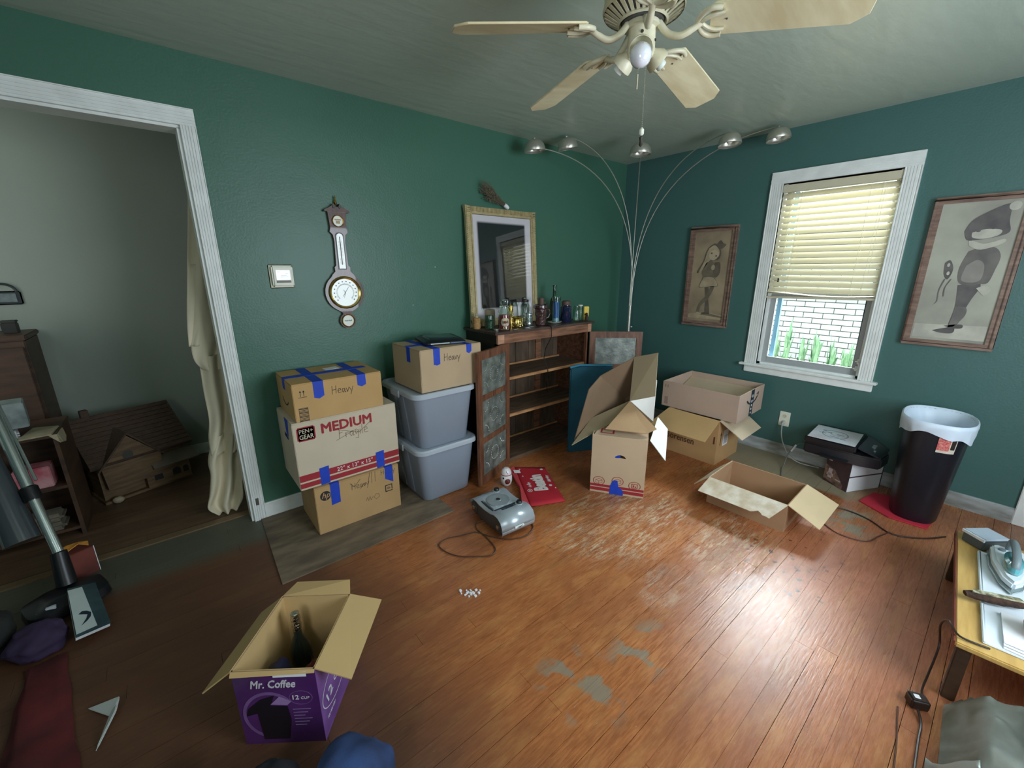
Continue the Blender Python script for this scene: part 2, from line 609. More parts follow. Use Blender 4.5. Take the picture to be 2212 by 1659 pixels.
while y > -4.0:
    x = -5.1 + (row * 0.83) % 1.7 - 1.2
    while x < 0:
        ln = random.uniform(1.1, 2.3)
        a, b_ = max(x, -5.1), min(x + ln, 0.0)
        if b_ - a > 0.02:
            g = 0.0006 if random.random() < 0.6 else 0.0016
            h = random.uniform(-0.0006, 0.0004)
            obj('floor_board', MB().box(a + 0.0005, b_ - 0.0005, y - BW + g, y, -0.02, h), fm, floor, smooth=0)
            fl_boards += 1
        x += ln
    y -= BW
    row += 1

# ---- hallway beyond the doorway
hall_paint = M('hall_wall_paint', (150, 160, 146), 0.7, var=0.08, scale=1.5, world=True)
hall = MB()
hall.box(-6.4, -2.6, 1.40, 1.5, -0.0, H)
put(obj('wall_hallway', hall, hall_paint, smooth=0), kind='structure')
put(obj('wall_hallway_end', MB().box(-6.5, -6.4, 0.12, 1.5, 0, H), hall_paint, smooth=0), kind='structure')
put(obj('wall_hallway_side', MB().box(-2.7, -2.6, 0.12, 1.4, 0, H), hall_paint, smooth=0), kind='structure')
put(obj('ceiling_hallway', MB().box(-6.5, -2.6, 0.12, 1.5, H, H + 0.1), hall_paint, smooth=0), kind='structure')
hf = obj('floor_hallway', MB().box(-6.5, -2.6, 0.12, 1.5, -0.08, -0.02), dark_gap, smooth=0)
hf['kind'] = 'structure'
hall_board = M('hall_floor_board', (104, 80, 60), 0.4, var=0.3, scale=6, stretch=(1, 8, 1), rnd=0.12, world=True)
y = 1.40
row = 0
while y > 0.14:
    x = -6.4 + (row * 0.7) % 1.3 - 1
    while x < -2.7:
        ln = random.uniform(1.3, 2.2)
        a, b_ = max(x, -6.4), min(x + ln, -2.7)
        if b_ - a > 0.02:
            obj('floor_board', MB().box(a + 0.0005, b_ - 0.0005, max(y - BW + 0.001, 0.12), y, -0.02, 0.0), hall_board, hf, smooth=0)
        x += ln
    y -= BW
    row += 1
put(obj('baseboard_hallway', MB().box(-6.4, -2.7, 1.385, 1.4, 0, 0.083).box(-6.4, -2.7, 1.38, 1.4, 0, 0.02), white_trim, smooth=0), kind='structure')
th_m = M('threshold_wood', (120, 98, 72), 0.5, var=0.2, scale=8, stretch=(1, 9, 1))
put(obj('trim_1', MB().slab([(XE, 0.10, 0.001), (XD, 0.10, 0.001), (XD, 0.15, 0.001), (XE, 0.15, 0.001)], 0.014), th_m, smooth=0), kind='structure')

obj('floor_board', MB().box(XE, XD, 0.0, 0.05, -0.02, 0.0), fm, floor, smooth=0)
obj('floor_board', MB().box(XE, XD, 0.051, 0.10, -0.02, 0.0), fm, floor, smooth=0)

# ---- door casing with flutes
def fluted(mb, a, b_, width, out, n=4, depth=0.014):
    """a flat board from a to b with raised reeds; width to the direction w, out is the direction into the room"""
    a, b_, width, out = Vector(a), Vector(b_), Vector(width), Vector(out)
    def q(u0, u1, d0, d1):
        vs = []
        for p in (a, b_):
            for (uu, dd) in ((u0, d0), (u1, d0), (u1, d1), (u0, d1)):
                vs.append(p + width * uu + out * dd)
        mb.add(vs, [(0, 1, 2, 3), (7, 6, 5, 4), (0, 4, 5, 1), (1, 5, 6, 2), (2, 6, 7, 3), (3, 7, 4, 0)])
    q(0, 1, 0, depth)
    for i in range(n):
        c = 0.14 + 0.72 * (i + 0.5) / n
        q(c - 0.28 / n, c + 0.28 / n, depth, depth + 0.004)
    q(0.0, 0.06, depth, depth + 0.006)
    q(0.94, 1.0, depth, depth + 0.006)
    return mb
d1 = obj('door_1', MB().box(XE - 0.02, XD + 0.005, -0.001, 0.121, ZD - 0.012, ZD + 0.006).box(XD - 0.014, XD + 0.004, -0.001, 0.121, 0, ZD - 0.01).box(XE - 0.004, XE + 0.014, -0.001, 0.121, 0, ZD - 0.01), white_trim, smooth=0)
d1['kind'] = 'structure'
obj('casing', fluted(MB(), (XD, 0, 0.0), (XD, 0, ZD), (0.062, 0, 0), (0, -1, 0)), white_trim, d1, smooth=0)
obj('casing', fluted(MB(), (XE, 0, ZD), (XD + 0.062, 0, ZD), (0, 0, 0.075), (0, -1, 0)), white_trim, d1, smooth=0)
obj('casing', fluted(MB(), (XE - 0.062, 0, 0.0), (XE - 0.062, 0, ZD + 0.075), (0.062, 0, 0), (0, -1, 0)), white_trim, d1, smooth=0)
brass = M('brass', (176, 150, 92), 0.3, metal=1.0)
obj('strike_plate', MB().box(-3.463, -3.447, -0.021, -0.016, 0.105, 0.15), M('nickel', (170, 168, 160), 0.35, metal=1.0), d1)
put(obj('baseboard_left', MB().box(XD + 0.062, -0.0, -0.014, 0, 0, 0.088).box(XD + 0.062, -0.0, -0.018, 0, 0.0, 0.012).box(XD + 0.062, 0.0, -0.009, 0, 0.088, 0.097), white_trim, smooth=0), kind='structure')
put(obj('baseboard_right', MB().box(-0.014, 0, -2.93, -0.018, 0, 0.088).box(-0.009, 0, -2.93, -0.018, 0.088, 0.097), M('dusty_white_trim', (196, 202, 204), 0.5, c2=(120, 120, 110), var=0.5, scale=4, stretch=(1, 1, 3), world=True), smooth=0), kind='structure')
put(obj('trim_2', MB().box(-0.018, 0, -3.01, -2.93, 0, 2.15), white_trim, bevel=0.003), kind='structure')
# grimy sheet of plywood patched into the floor by the wall
ply = M('grey_plywood', (128, 112, 90), 0.8, c2=(92, 80, 66), var=0.5, scale=5, stretch=(1, 3, 1), bump=0.1, bscale=30, world=True)
put(obj('plywood_floor_patch', MB().slab([(-3.475, -0.70, 0.004), (-2.50, -0.69, 0.004), (-2.50, -0.02, 0.004), (-3.45, -0.02, 0.004)], 0.007), ply, smooth=0), label='grimy grey plywood sheet let into the floor under the stack of boxes', cat='plywood sheet')
put(obj('floor_debris', (lambda mb: [mb.box(cx - a, cx + a, cy - b, cy + b, 0, 0.003 + b) for cx, cy, a, b in [(-2.81 + random.gauss(0, .02), -1.33 + random.gauss(0, .018), random.uniform(.002, .006), random.uniform(.002, .005)) for _ in range(24)]] and mb)(MB()), paper, smooth=0), label='small scatter of white crumbs on the boards before the radio', cat='debris', kind='stuff')

# ---- window
w1 = obj('window_1', MB().box(0.0, 0.16, WY1, WY1 + 0.003, WZ0, WZ1).box(0.0, 0.16, WY0 - 0.003, WY0, WZ0, WZ1).box(0, 0.16, WY0, WY1, WZ1, WZ1 + 0.003).box(0.0, 0.20, WY0, WY1, WZ0 - 0.02, WZ0), white_trim, smooth=0)
w1['kind'] = 'structure'
obj('casing', fluted(MB(), (0, -1.405, 0.715), (0, -1.405, 2.072), (0, 0.083, 0), (-1, 0, 0)), white_trim, w1, smooth=0)
obj('casing', fluted(MB(), (0, -2.158, 0.715), (0, -2.158, 2.072), (0, 0.083, 0), (-1, 0, 0)), white_trim, w1, smooth=0)
obj('casing', fluted(MB(), (0, -2.158, 2.072), (0, -1.322, 2.072), (0, 0, 0.083), (-1, 0, 0), n=2), white_trim, w1, smooth=0)
obj('stool', MB().box(-0.045, 0.06, -2.187, -1.288, 0.698, 0.716), white_trim, w1, bevel=0.004)
obj('apron', MB().box(-0.016, 0.0, -2.165, -1.322, 0.642, 0.698), white_trim, w1, bevel=0.004)
grey_sash = M('sash_paint', (168, 172, 172), 0.45, var=0.08)
# inner stops, lower sash and upper sash
sash = MB()
sash.box(0.045, 0.075, WY0 + 0.0, WY0 + 0.055, WZ0, 1.30).box(0.045, 0.075, WY1 - 0.055, WY1, WZ0, 1.30)
sash.box(0.045, 0.075, WY0 + 0.055, WY1 - 0.055, WZ0, WZ0 + 0.062).box(0.045, 0.075, WY0 + 0.055, WY1 - 0.055, 1.262, 1.30)
obj('lower_sash', sash, grey_sash, w1, bevel=0.003)
sash = MB()
sash.box(0.085, 0.11, WY0, WY0 + 0.045, 1.27, WZ1).box(0.085, 0.11, WY1 - 0.045, WY1, 1.27, WZ1)
sash.box(0.085, 0.11, WY0, WY1, 1.27, 1.31).box(0.085, 0.11, WY0, WY1, WZ1 - 0.05, WZ1)
obj('upper_sash', sash, grey_sash, w1, bevel=0.003)
obj('inner_stop', MB().box(0.02, 0.045, WY0, WY0 + 0.02, WZ0, WZ1).box(0.02, 0.045, WY1 - 0.02, WY1, WZ0, WZ1).box(0.02, 0.045, WY0, WY1, WZ0, WZ0 + 0.018), white_trim, w1, smooth=0)
storm = M('storm_frame', (120, 168, 196), 0.4, var=0.1)
obj('storm_frame', MB().box(0.125, 0.15, WY1 - 0.075, WY1 - 0.045, WZ0, WZ1).box(0.125, 0.15, WY0 + 0.01, WY0 + 0.03, WZ0, WZ1), storm, w1, smooth=0)
def glass_mat():
    m = bpy.data.materials.new('window_glass')
    m.use_nodes = True
    nt = m.node_tree
    for n in list(nt.nodes):
        nt.nodes.remove(n)
    out = nt.nodes.new('ShaderNodeOutputMaterial')
    tr = nt.nodes.new('ShaderNodeBsdfTransparent')
    gl = nt.nodes.new('ShaderNodeBsdfGlossy')
    gl.inputs['Roughness'].default_value = 0.02
    tr.inputs['Color'].default_value = (0.96, 0.98, 0.97, 1)
    fr_ = nt.nodes.new('ShaderNodeFresnel')
    fr_.inputs['IOR'].default_value = 1.3
    mx = nt.nodes.new('ShaderNodeMixShader')
    nt.links.new(fr_.outputs[0], mx.inputs[0])
    nt.links.new(tr.outputs[0], mx.inputs[1])
    nt.links.new(gl.outputs[0], mx.inputs[2])
    nt.links.new(mx.outputs[0], out.inputs[0])
    return m
win_glass = glass_mat()
obj('pane', MB().box(0.058, 0.061, WY0 + 0.05, WY1 - 0.05, WZ0 + 0.055, 1.27), win_glass, w1, smooth=0)
obj('pane', MB().box(0.096, 0.099, WY0 + 0.04, WY1 - 0.04, 1.30, WZ1 - 0.045), win_glass, w1, smooth=0)
lt = MB().box(0.028, 0.045, -2.058, -2.045, 0.815, 0.85).box(0.02, 0.045, -2.065, -2.035, 0.83, 0.838)
obj('sash_latch', lt, white_trim, w1, bevel=0.002)
lt = MB().box(0.028, 0.045, -2.052, -2.039, 0.765, 0.80).box(0.02, 0.045, -2.06, -2.03, 0.778, 0.786)
obj('sash_latch', lt, white_trim, w1, bevel=0.002)

# ---- window blind: every slat a part
bl = thing('window_blind', 'yellowed half-lowered horizontal slat blind hanging in the window', 'blind', (0.0, -1.74, 2.06))
def blind_mat():
    m = bpy.data.materials.new('yellowed_slat')
    m.use_nodes = True
    nt = m.node_tree
    b = nt.nodes['Principled BSDF']
    b.inputs['Base Color'].default_value = (*lin((224, 218, 194)), 1)
    b.inputs['Roughness'].default_value = 0.45
    t = nt.nodes.new('ShaderNodeBsdfTranslucent')
    t.inputs['Color'].default_value = (*lin((240, 232, 200)), 1)
    mx = nt.nodes.new('ShaderNodeMixShader')
    mx.inputs[0].default_value = 0.25
    out = nt.nodes['Material Output']
    nt.links.new(b.outputs[0], mx.inputs[1])
    nt.links.new(t.outputs[0], mx.inputs[2])
    nt.links.new(mx.outputs[0], out.inputs[0])
    return m
slat_m = blind_mat()
obj('head_rail', MB().box(-0.012, 0.03, -0.332, 0.332, -0.05, 0.0), slat_m, bl, bevel=0.003)
ns = 17
zt, zb_ = -0.075, -0.745
sl = MB()
W_, tilt = 0.047, math.radians(51)
prof = []
for i in range(6):
    u = (i / 5 - 0.5) * W_
    prof.append((u, 0.004 * (1 - (2 * i / 5 - 1) ** 2)))
vs = []
for yy in (-0.33, 0.33):
    for s_ in (0, 1):
        for (u, hgt) in prof:
            xx = u * math.cos(tilt) - (hgt + s_ * 0.0022) * math.sin(tilt)
            zz = u * math.sin(tilt) + (hgt + s_ * 0.0022) * math.cos(tilt)
            vs.append((xx, yy, zz))
fs = []
for i in range(5):
    fs.append((i, i + 1, 12 + i + 1, 12 + i))
    fs.append((6 + i + 1, 6 + i, 18 + i, 18 + i + 1))
fs += [(0, 6, 7, 1), (0, 12, 18, 6), (5, 11, 23, 17)]
sl.add(vs, fs)
slat0 = obj('slat', sl, slat_m, bl, smooth=60)
slat0.location = (0.012, 0, zt)
for i in range(1, ns):
    c = slat0.copy()
    C.objects.link(c)
    c.parent = bl
    z = zt + (zb_ - zt) * i / (ns - 1)
    c.location = (0.012, 0, z)
    c.rotation_euler = (random.uniform(-0.004, 0.004), random.uniform(-0.03, 0.03), 0)
obj('bottom_rail', MB().slab([(-0.012, -0.335, -0.792), (-0.012, 0.335, -0.806), (0.036, 0.335, -0.806), (0.036, -0.335, -0.792)], 0.016), slat_m, bl, bevel=0.002)
sag = MB()
n = 10
for k in range(2):
    pts = []
    for i in range(n + 1):
        yy = -0.33 + 0.66 * i / n
        pts.append((yy, -0.775 - 0.012 * math.sin(i / n * PI * 1.3 + k) - 0.012 * k))
    for a, b_ in zip(pts, pts[1:]):
        sag.slab([(-0.014, a[0], a[1]), (-0.014, b_[0], b_[1]), (0.034, b_[0], b_[1] + 0.006), (0.034, a[0], a[1] + 0.006)], 0.003)
obj('sagging_slat', sag, slat_m, bl, smooth=40)
cord_m = M('blind_cord', (220, 216, 196), 0.7)
for yy in (0.20, -0.19):
    obj('ladder_cord', MB().tube([(-0.02, yy, -0.05), (-0.021, yy, -0.79)], 0.0011, 5).tube([(0.038, yy, -0.05), (0.038, yy, -0.79)], 0.0011, 5), cord_m, bl)
obj('pull_cord', MB().tube([(-0.024, -0.25, -0.05), (-0.026, -0.252, -0.75)], 0.001, 5).tube([(-0.024, -0.262, -0.05), (-0.028, -0.27, -0.62)], 0.001, 5), cord_m, bl)
tw = obj('tilt_cord', MB().tube([(-0.024, 0.262, -0.05), (-0.026, 0.262, -0.665)], 0.0011, 5), cord_m, bl)
obj('cord_tassel', MB().lathe([(0.003, 0), (0.007, 0.004), (0.004, 0.014), (0.007, 0.026), (0.003, 0.03)], (-0.026, 0.262, -0.69), 10), black_plastic, bl)

# ---- the white painted brick house next door, each brick a part
mortar = M('mortar', (108, 105, 100), 0.9, var=0.1, scale=20)
brick_m = M('white_painted_brick', (236, 234, 230), 0.75, var=0.06, scale=20, rnd=0.03)
XB = 2.72
ext = obj('wall_exterior', MB().box(XB + 0.012, XB + 0.2, -5.8, 3, -0.4, 1.9), mortar, smooth=0)
ext['kind'] = 'structure'
br_mesh = None
BH, BL_ = 0.0685, 0.213
for r in range(24):
    for k in range(10):
        y = -2.3 + k * BL_ + (0.5 * BL_ if r % 2 else 0)
        z = -0.17 + r * BH
        if br_mesh is None:
            o = obj('brick', MB().box(0, 0.03, 0, 0.204, 0, 0.059), brick_m, ext, bevel=0.003, seg=1, smooth=0)
            br_mesh = o.data
        else:
            o = bpy.data.objects.new('brick', br_mesh)
            C.objects.link(o)
            o.parent = ext
        o.location = (XB + random.uniform(-0.002, 0.002), y, z)
more = MB()
for r in range(24):
    z = -0.17 + r * BH
    y = -5.75 + (0.5 * BL_ if r % 2 else 0)
    while y < 2.8:
        if not (-2.45 < y < -0.2 + 0.11):
            more.box(XB, XB + 0.03, y, y + 0.204, z, z + 0.059)
        y += BL_
mo = obj('brickwork', more, brick_m, ext, smooth=0)
mo['kind'] = 'stuff'
put(obj('ground_outside', MB().box(0.16, 5, -7, 3, -0.4, -0.2), M('lawn_soil', (96, 120, 70), 0.95, var=0.4, scale=8), smooth=0), kind='structure')
leaf_m = M('lily_leaf', (112, 158, 112), 0.6, c2=(184, 212, 170), var=0.5, scale=8, rnd=0.2)
leaf_names = ['strappy green lily clump outside the window, ' + q_ for q_ in ('leftmost against the bricks', 'second from the left', 'third from the left', 'fourth from the left', 'in the middle of the row', 'fourth from the right', 'third from the right', 'second from the right', 'rightmost and lowest')]
for i in range(9):
    yy = -0.60 - 0.157 * i
    t = thing('lily_clump', leaf_names[i], 'plant', (2.35 + 0.05 * (i % 2), yy, -0.2), group='lily clumps outside the window')
    hh = [1.16, 1.24, 1.32, 1.22, 1.26, 1.12, 1.08, 1.0, 1.0][i]
    for k in range(33):
        a = random.uniform(0, 2 * PI)
        L_ = hh * random.uniform(0.6, 1.08)
        sp = random.uniform(0.02, 0.085)
        pts = []
        for j in range(6):
            u = j / 5
            rr = sp * u ** 1.4
            zz = L_ * (u - 0.35 * u ** 3 * random.uniform(0.6, 1.3))
            pts.append(Vector((rr * math.cos(a), rr * math.sin(a), zz)))
        mb = MB()
        sd_ = Vector((-math.sin(a), math.cos(a), 0))
        vs = []
        for j, p in enumerate(pts):
            wd = 0.021 * (1 - (j / 5) ** 3) + 0.001
            vs += [p - sd_ * wd, p + sd_ * wd]
        mb.add(vs, [(2 * j, 2 * j + 1, 2 * j + 3, 2 * j + 2) for j in range(5)])
        obj('leaf', mb, leaf_m, t, smooth=60)

# ================================================================== THINGS ON THE LEFT WALL
# ---- banjo barometer
ba_w = M('barometer_wood', (96, 58, 44), 0.4, c2=(64, 36, 30), var=0.4, scale=10, stretch=(8, 1, 1), coat=0.4)
gold = M('polished_brass', (214, 182, 104), 0.22, metal=1.0)
dial_w = M('dial_white', (232, 236, 226), 0.3, coat=0.6)
bt = thing('banjo_barometer', 'dark wooden banjo-shaped barometer with brass dials on the green wall', 'barometer', (-2.808, 0, 1.333))
def outline_prism(mb, pts, y0, y1):
    k = len(pts)
    vs = [(x, y0, z) for x, z in pts] + [(x, y1, z) for x, z in pts]
    fs = [tuple(range(k)), tuple(reversed(range(k, 2 * k)))] + [(i, k + i, k + (i + 1) % k, (i + 1) % k) for i in range(k)]
    return mb.add(vs, fs)
pts = []
half = [(0.053, 0.462), (0.046, 0.375), (0.052, 0.352), (0.036, 0.335), (0.031, 0.30), (0.036, 0.16), (0.046, 0.15), (0.045, 0.125), (0.062, 0.108)]
half += [(0.117 * math.sin(a), 0.117 * math.cos(a)) for a in [math.radians(q) for q in (38, 52, 66, 80, 95, 110, 125, 140, 152)]]
half += [(0.030, -0.118), (0.026, -0.13)]
half += [(0.048 * math.sin(a), -0.172 + 0.048 * math.cos(a)) for a in [math.radians(q) for q in (45, 65, 90, 115, 140, 165)]]
pts = half + [(-x, z) for x, z in reversed(half)]
obj('body', outline_prism(MB(), pts, -0.026, -0.001), ba_w, bt, smooth=35)
pd = MB()
outline_prism(pd, [(-0.072, 0.462), (0.072, 0.462), (0.072, 0.470), (0.03, 0.492), (0.016, 0.508), (0.012, 0.49), (-0.012, 0.49), (-0.016, 0.508), (-0.03, 0.492), (-0.072, 0.470)], -0.036, -0.001)
obj('pediment', pd, ba_w, bt)
sc = MB()
for s_ in (-1, 1):
    sc.lathe([(0.0085, 0), (0.0085, 0.006)], (s_ * 0.016, -0.036, 0.489), 12, axis=(0, -1, 0))
obj('pediment_scroll', sc, M('dark_wood', (34, 24, 22), 0.4, var=0.1), bt)
obj('finial', MB().lathe([(0.004, 0), (0.006, 0.005), (0.003, 0.01), (0.009, 0.022), (0.005, 0.036), (0.003, 0.042), (0.005, 0.048), (0.001, 0.062)], (0, -0.018, 0.492), 14), gold, bt)
def dial(z, r, name, nneedle=1):
    g = obj(name, MB().lathe([(r, 0), (r, 0.006), (r * 0.93, 0.012), (r * 0.84, 0.008), (r * 0.84, 0.002)], (0, -0.026, z), 36, axis=(0, -1, 0), cap=False), gold, bt)
    f_ = MB().lathe([(r * 0.845, 0), (r * 0.845, 0.001)], (0, -0.0275, z), 32, axis=(0, -1, 0))
    obj('dial_face', f_, dial_w, g)
    return g
fy = -0.0292
g1 = dial(0.0, 0.098, 'main_dial')
fr = frame((0, fy, 0), (1, 0, 0), (0, 0, 1))
mb = MB()
for i in range(72):
    a = math.radians(-45 + 270 * i / 71)
    c_, s_ = math.cos(a), math.sin(a)
    q = frame((0.05 * c_, fy, 0.05 * s_), (c_, 0, s_), (-s_, 0, c_))
    rect(mb, q, -0.003, 0.004 + (0.003 if i % 6 == 0 else 0), -0.0005, 0.0005)
for i in range(14):
    a = math.radians(-40 + 262 * i / 13)
    q = frame((0.066 * math.cos(a), fy, 0.066 * math.sin(a)), (math.cos(a), 0, math.sin(a)), (-math.sin(a), 0, math.cos(a)))
    rect(mb, q, -0.003, 0.003, -0.004, 0.003)
obj('scale_marks', mb, M('dial_print', (96, 110, 100), 0.6, var=0.1), g1, smooth=0)
mb = MB()
for ang, L_ in ((55, 0.046), (235, 0.03), (120, 0.02), (255, 0.034)):
    a = math.radians(ang)
    q = frame((0, fy - 0.001, 0), (math.cos(a), 0, math.sin(a)), (-math.sin(a), 0, math.cos(a)))
    mb.slab([q @ Vector(p) for p in [(0, -0.0016, 0), (L_, -0.0004, 0), (L_, 0.0004, 0), (0, 0.0016, 0)]], 0.0006)
obj('needle', mb, M('needle_steel', (70, 80, 78), 0.3, metal=0.6), g1, smooth=0)
g2 = dial(-0.172, 0.040, 'lower_dial')
mb = MB()
q = frame((0, fy, -0.172), (1, 0, 0), (0, 0, 1))
for i in range(7):
    rect(mb, q, -0.022 + i * 0.0066, -0.018 + i * 0.0066, -0.003 - (i % 3) * 0.001, 0.004 - (i % 2) * 0.002)
obj('scale_marks', mb, M('dial_print2', (60, 96, 84), 0.6, var=0.1), g2, smooth=0)
g3 = dial(0.412, 0.034, 'top_dial')
mb = MB()
q = frame((0, fy, 0.412), (1, 0, 0), (0, 0, 1))
rect(mb, q, -0.012, 0.012, -0.014, 0.002)
rect(mb, q, -0.018, 0.018, 0.004, 0.012)
obj('scale_marks', mb, M('dial_print3', (180, 160, 120), 0.5, var=0.1), g3, smooth=0)
thp = [(0.019 * math.cos(a), 0.325 + 0.019 * math.sin(a)) for a in [math.radians(v) for v in range(0, 181, 20)]] + [(-0.019, 0.142), (0.019, 0.142)]
obj('thermometer_plate', outline_prism(MB(), thp, -0.030, -0.026), dial_w, bt)
obj('thermometer_surround', outline_prism(MB(), [(x * 1.3, 0.234 + (z - 0.234) * 1.05) for x, z in thp], -0.0275, -0.02), M('black_surround', (30, 22, 22), 0.4, var=0.1), bt)
obj('thermometer_tube', MB().tube([(0, -0.032, 0.165), (0, -0.032, 0.325)], 0.0022, 8), M('tube_glass', (90, 100, 104), 0.15, coat=1), bt)
obj('thermometer_scale', (lambda mb: [rect(mb, frame((0, -0.0303, 0.17 + i * 0.008), (1, 0, 0), (0, 0, 1)), s_ * 0.005, s_ * 0.011, -0.0006, 0.0006) for i in range(18) for s_ in (-1, 1)] and mb)(MB()), ink, bt, smooth=0)

# ---- thermostat
tt = thing('thermostat', 'white square thermostat on the green wall left of the barometer', 'thermostat', (-3.143, 0, 1.435))
off_white = M('off_white_plastic', (232, 232, 214), 0.4, var=0.04)
obj('wall_plate', MB().box(-0.064, 0.06, -0.006, 0, -0.066, 0.062), M('yellowed_plate', (206, 204, 176), 0.5, var=0.2, scale=20), tt, bevel=0.004)
obj('housing', MB().box(-0.052, 0.056, -0.03, -0.005, -0.058, 0.056), off_white, tt, bevel=0.008, seg=3)
obj('screen', MB().box(-0.034, 0.040, -0.0315, -0.028, -0.022, 0.034), M('lcd_screen', (214, 236, 232), 0.15, coat=1), tt, bevel=0.002)
mb = MB()
q = frame((0, -0.0318, 0), (1, 0, 0), (0, 0, 1))
for i, (a, b_) in enumerate([(-0.026, -0.012), (0.014, 0.03), (-0.01, 0.022), (-0.014, 0.03)]):
    rect(mb, q, a, b_, 0.022 - i * 0.009, 0.024 - i * 0.009)
obj('screen_print', mb, M('lcd_print', (150, 170, 168), 0.4, var=0.1), tt, smooth=0)
obj('button_strip', MB().box(-0.034, 0.04, -0.0312, -0.028, -0.036, -0.024), M('grey_strip', (130, 130, 122), 0.5, var=0.1), tt)

# ---- small marks where nails were
for i, (x, z, lab) in enumerate([(-2.157, 1.485, 'tiny white nail hole in the green wall between the barometer and the framed picture'), (-2.345, 1.23, 'tiny white nail hole in the green wall, low between the barometer and the framed picture')]):
    put(obj('nail_hole', MB().lathe([(0.003, 0), (0.002, 0.0015)], (x, 0, z), 8, axis=(0, -1, 0)), paper), label=lab, cat='nail hole')

# ---- gilt framed picture standing on the cabinet, leaning on the wall
mr = thing('framed_picture', 'gilt framed glazed black picture with a white mat leaning on the wall over the cabinet', 'picture', (-1.585, -0.075, 1.0445), rot=(math.radians(-3.6), 0, 0))
gilt = M('gilt_frame', (204, 186, 140), 0.4, metal=0.35, var=0.25, scale=30)
fw_, fh_ = 0.335, 0.862
fr1 = MB()
def picture_frame(mb, hw, h0, h1, wdt, d0, d1, inner_drop=0.0):
    for (a, b_, c_, e) in [(-hw, hw, h1 - wdt, h1), (-hw, hw, h0, h0 + wdt), (-hw, -hw + wdt, h0, h1), (hw - wdt, hw, h0, h1)]:
        mb.box(a, b_, d0, d1, c_, e)
    return mb
obj('frame', picture_frame(MB(), fw_, 0, fh_, 0.055, -0.03, 0.0), gilt, mr, bevel=0.004)
rd = MB()
for i in range(66):
    z = 0.008 + i * (fh_ - 0.016) / 65
    for s_ in (-1, 1):
        rd.box(s_ * 0.3165 - 0.0155, s_ * 0.3165 + 0.0155, -0.036, -0.029, z - 0.0035, z + 0.0035)
for i in range(50):
    x = -fw_ + 0.035 + i * (2 * fw_ - 0.07) / 49
    for z in (0.019, fh_ - 0.019):
        rd.box(x - 0.0035, x + 0.0035, -0.036, -0.029, z - 0.0155, z + 0.0155)
obj('frame_beading', rd, gilt, mr, smooth=0, bevel=0.0, kind='stuff')
obj('frame_lip', picture_frame(MB(), fw_ - 0.038, 0.038, fh_ - 0.038, 0.014, -0.037, -0.028), gilt, mr, bevel=0.003)
def glazed_print():
    m = bpy.data.materials.new('glazed_print')
    m.use_nodes = True
    nt = m.node_tree
    b = nt.nodes['Principled BSDF']
    co = nt.nodes.new('ShaderNodeTexCoord').outputs['Object']
    sp = nt.nodes.new('ShaderNodeSeparateXYZ')
    nt.links.new(co, sp.inputs[0])
    def edge(o, c0, half_):
        a = nt.nodes.new('ShaderNodeMath')
        a.operation = 'SUBTRACT'
        nt.links.new(o, a.inputs[0])
        a.inputs[1].default_value = c0
        b_ = nt.nodes.new('ShaderNodeMath')
        b_.operation = 'ABSOLUTE'
        nt.links.new(a.outputs[0], b_.inputs[0])
        r = nt.nodes.new('ShaderNodeMapRange')
        r.interpolation_type = 'SMOOTHSTEP'
        r.inputs['From Min'].default_value = half_ - 0.008
        r.inputs['From Max'].default_value = half_ + 0.014
        r.inputs['To Min'].default_value = 1
        r.inputs['To Max'].default_value = 0
        nt.links.new(b_.outputs[0], r.inputs['Value'])
        return r.outputs[0]
    mu = nt.nodes.new('ShaderNodeMath')
    mu.operation = 'MULTIPLY'
    nt.links.new(edge(sp.outputs['X'], -0.01, 0.228), mu.inputs[0])
    nt.links.new(edge(sp.outputs['Z'], 0.445, 0.312), mu.inputs[1])
    mx = nt.nodes.new('ShaderNodeMix')
    mx.data_type = 'RGBA'
    mx.inputs['A'].default_value = (*lin((206, 202, 208)), 1)
    mx.inputs['B'].default_value = (*lin((12, 14, 16)), 1)
    nt.links.new(mu.outputs[0], mx.inputs['Factor'])
    nt.links.new(mx.outputs['Result'], b.inputs['Base Color'])
    b.inputs['Roughness'].default_value = 0.5
    b.inputs['Specular IOR Level'].default_value = 0.3
    b.inputs['Coat Weight'].default_value = 1.0
    b.inputs['Coat IOR'].default_value = 1.75
    b.inputs['Coat Roughness'].default_value = 0.0
    return m
obj('glazed_print', MB().box(-fw_ + 0.05, fw_ - 0.05, -0.026, -0.020, 0.05, fh_ - 0.05), glazed_print(), mr, smooth=0)

# ---- dried flower bundle on top of the frame
db = thing('dried_flower_bundle', 'small bundle of dried brown flowers lying on top of the gilt picture frame', 'dried flowers', (-1.545, -0.045, 1.915))
dry = M('dried_stems', (112, 104, 84), 0.9, var=0.3, scale=30)
bm_ = MB()
bh_ = MB()
for k in range(60):
    a = random.gauss(0, 0.16)
    e = random.gauss(0, 0.12)
    L_ = random.uniform(0.16, 0.27)
    d = Vector((-math.cos(a), e * 0.4, 0.52 + a * 0.9)).normalized()
    p0 = Vector((random.gauss(0, 0.006), random.gauss(0, 0.006), random.gauss(0.018, 0.005)))
    p1 = p0 + d * L_ * 0.5 + Vector((0, 0, random.gauss(0, 0.006)))
    p2 = p0 + d * L_ + Vector((0, 0, random.gauss(0, 0.02)))
    bm_.tube([p0, p1, p2], 0.0011, 4)
    for j in range(5):
        q_ = p1.lerp(p2, random.uniform(0.2, 1.0)) + Vector((random.gauss(0, 0.008), random.gauss(0, 0.008), random.gauss(0, 0.008)))
        bh_.tube([q_, q_ + Vector((random.gauss(0, .008), random.gauss(0, .006), random.gauss(0, .008)))], 0.0022, 4)
obj('stems', bm_, dry, db, kind='stuff')
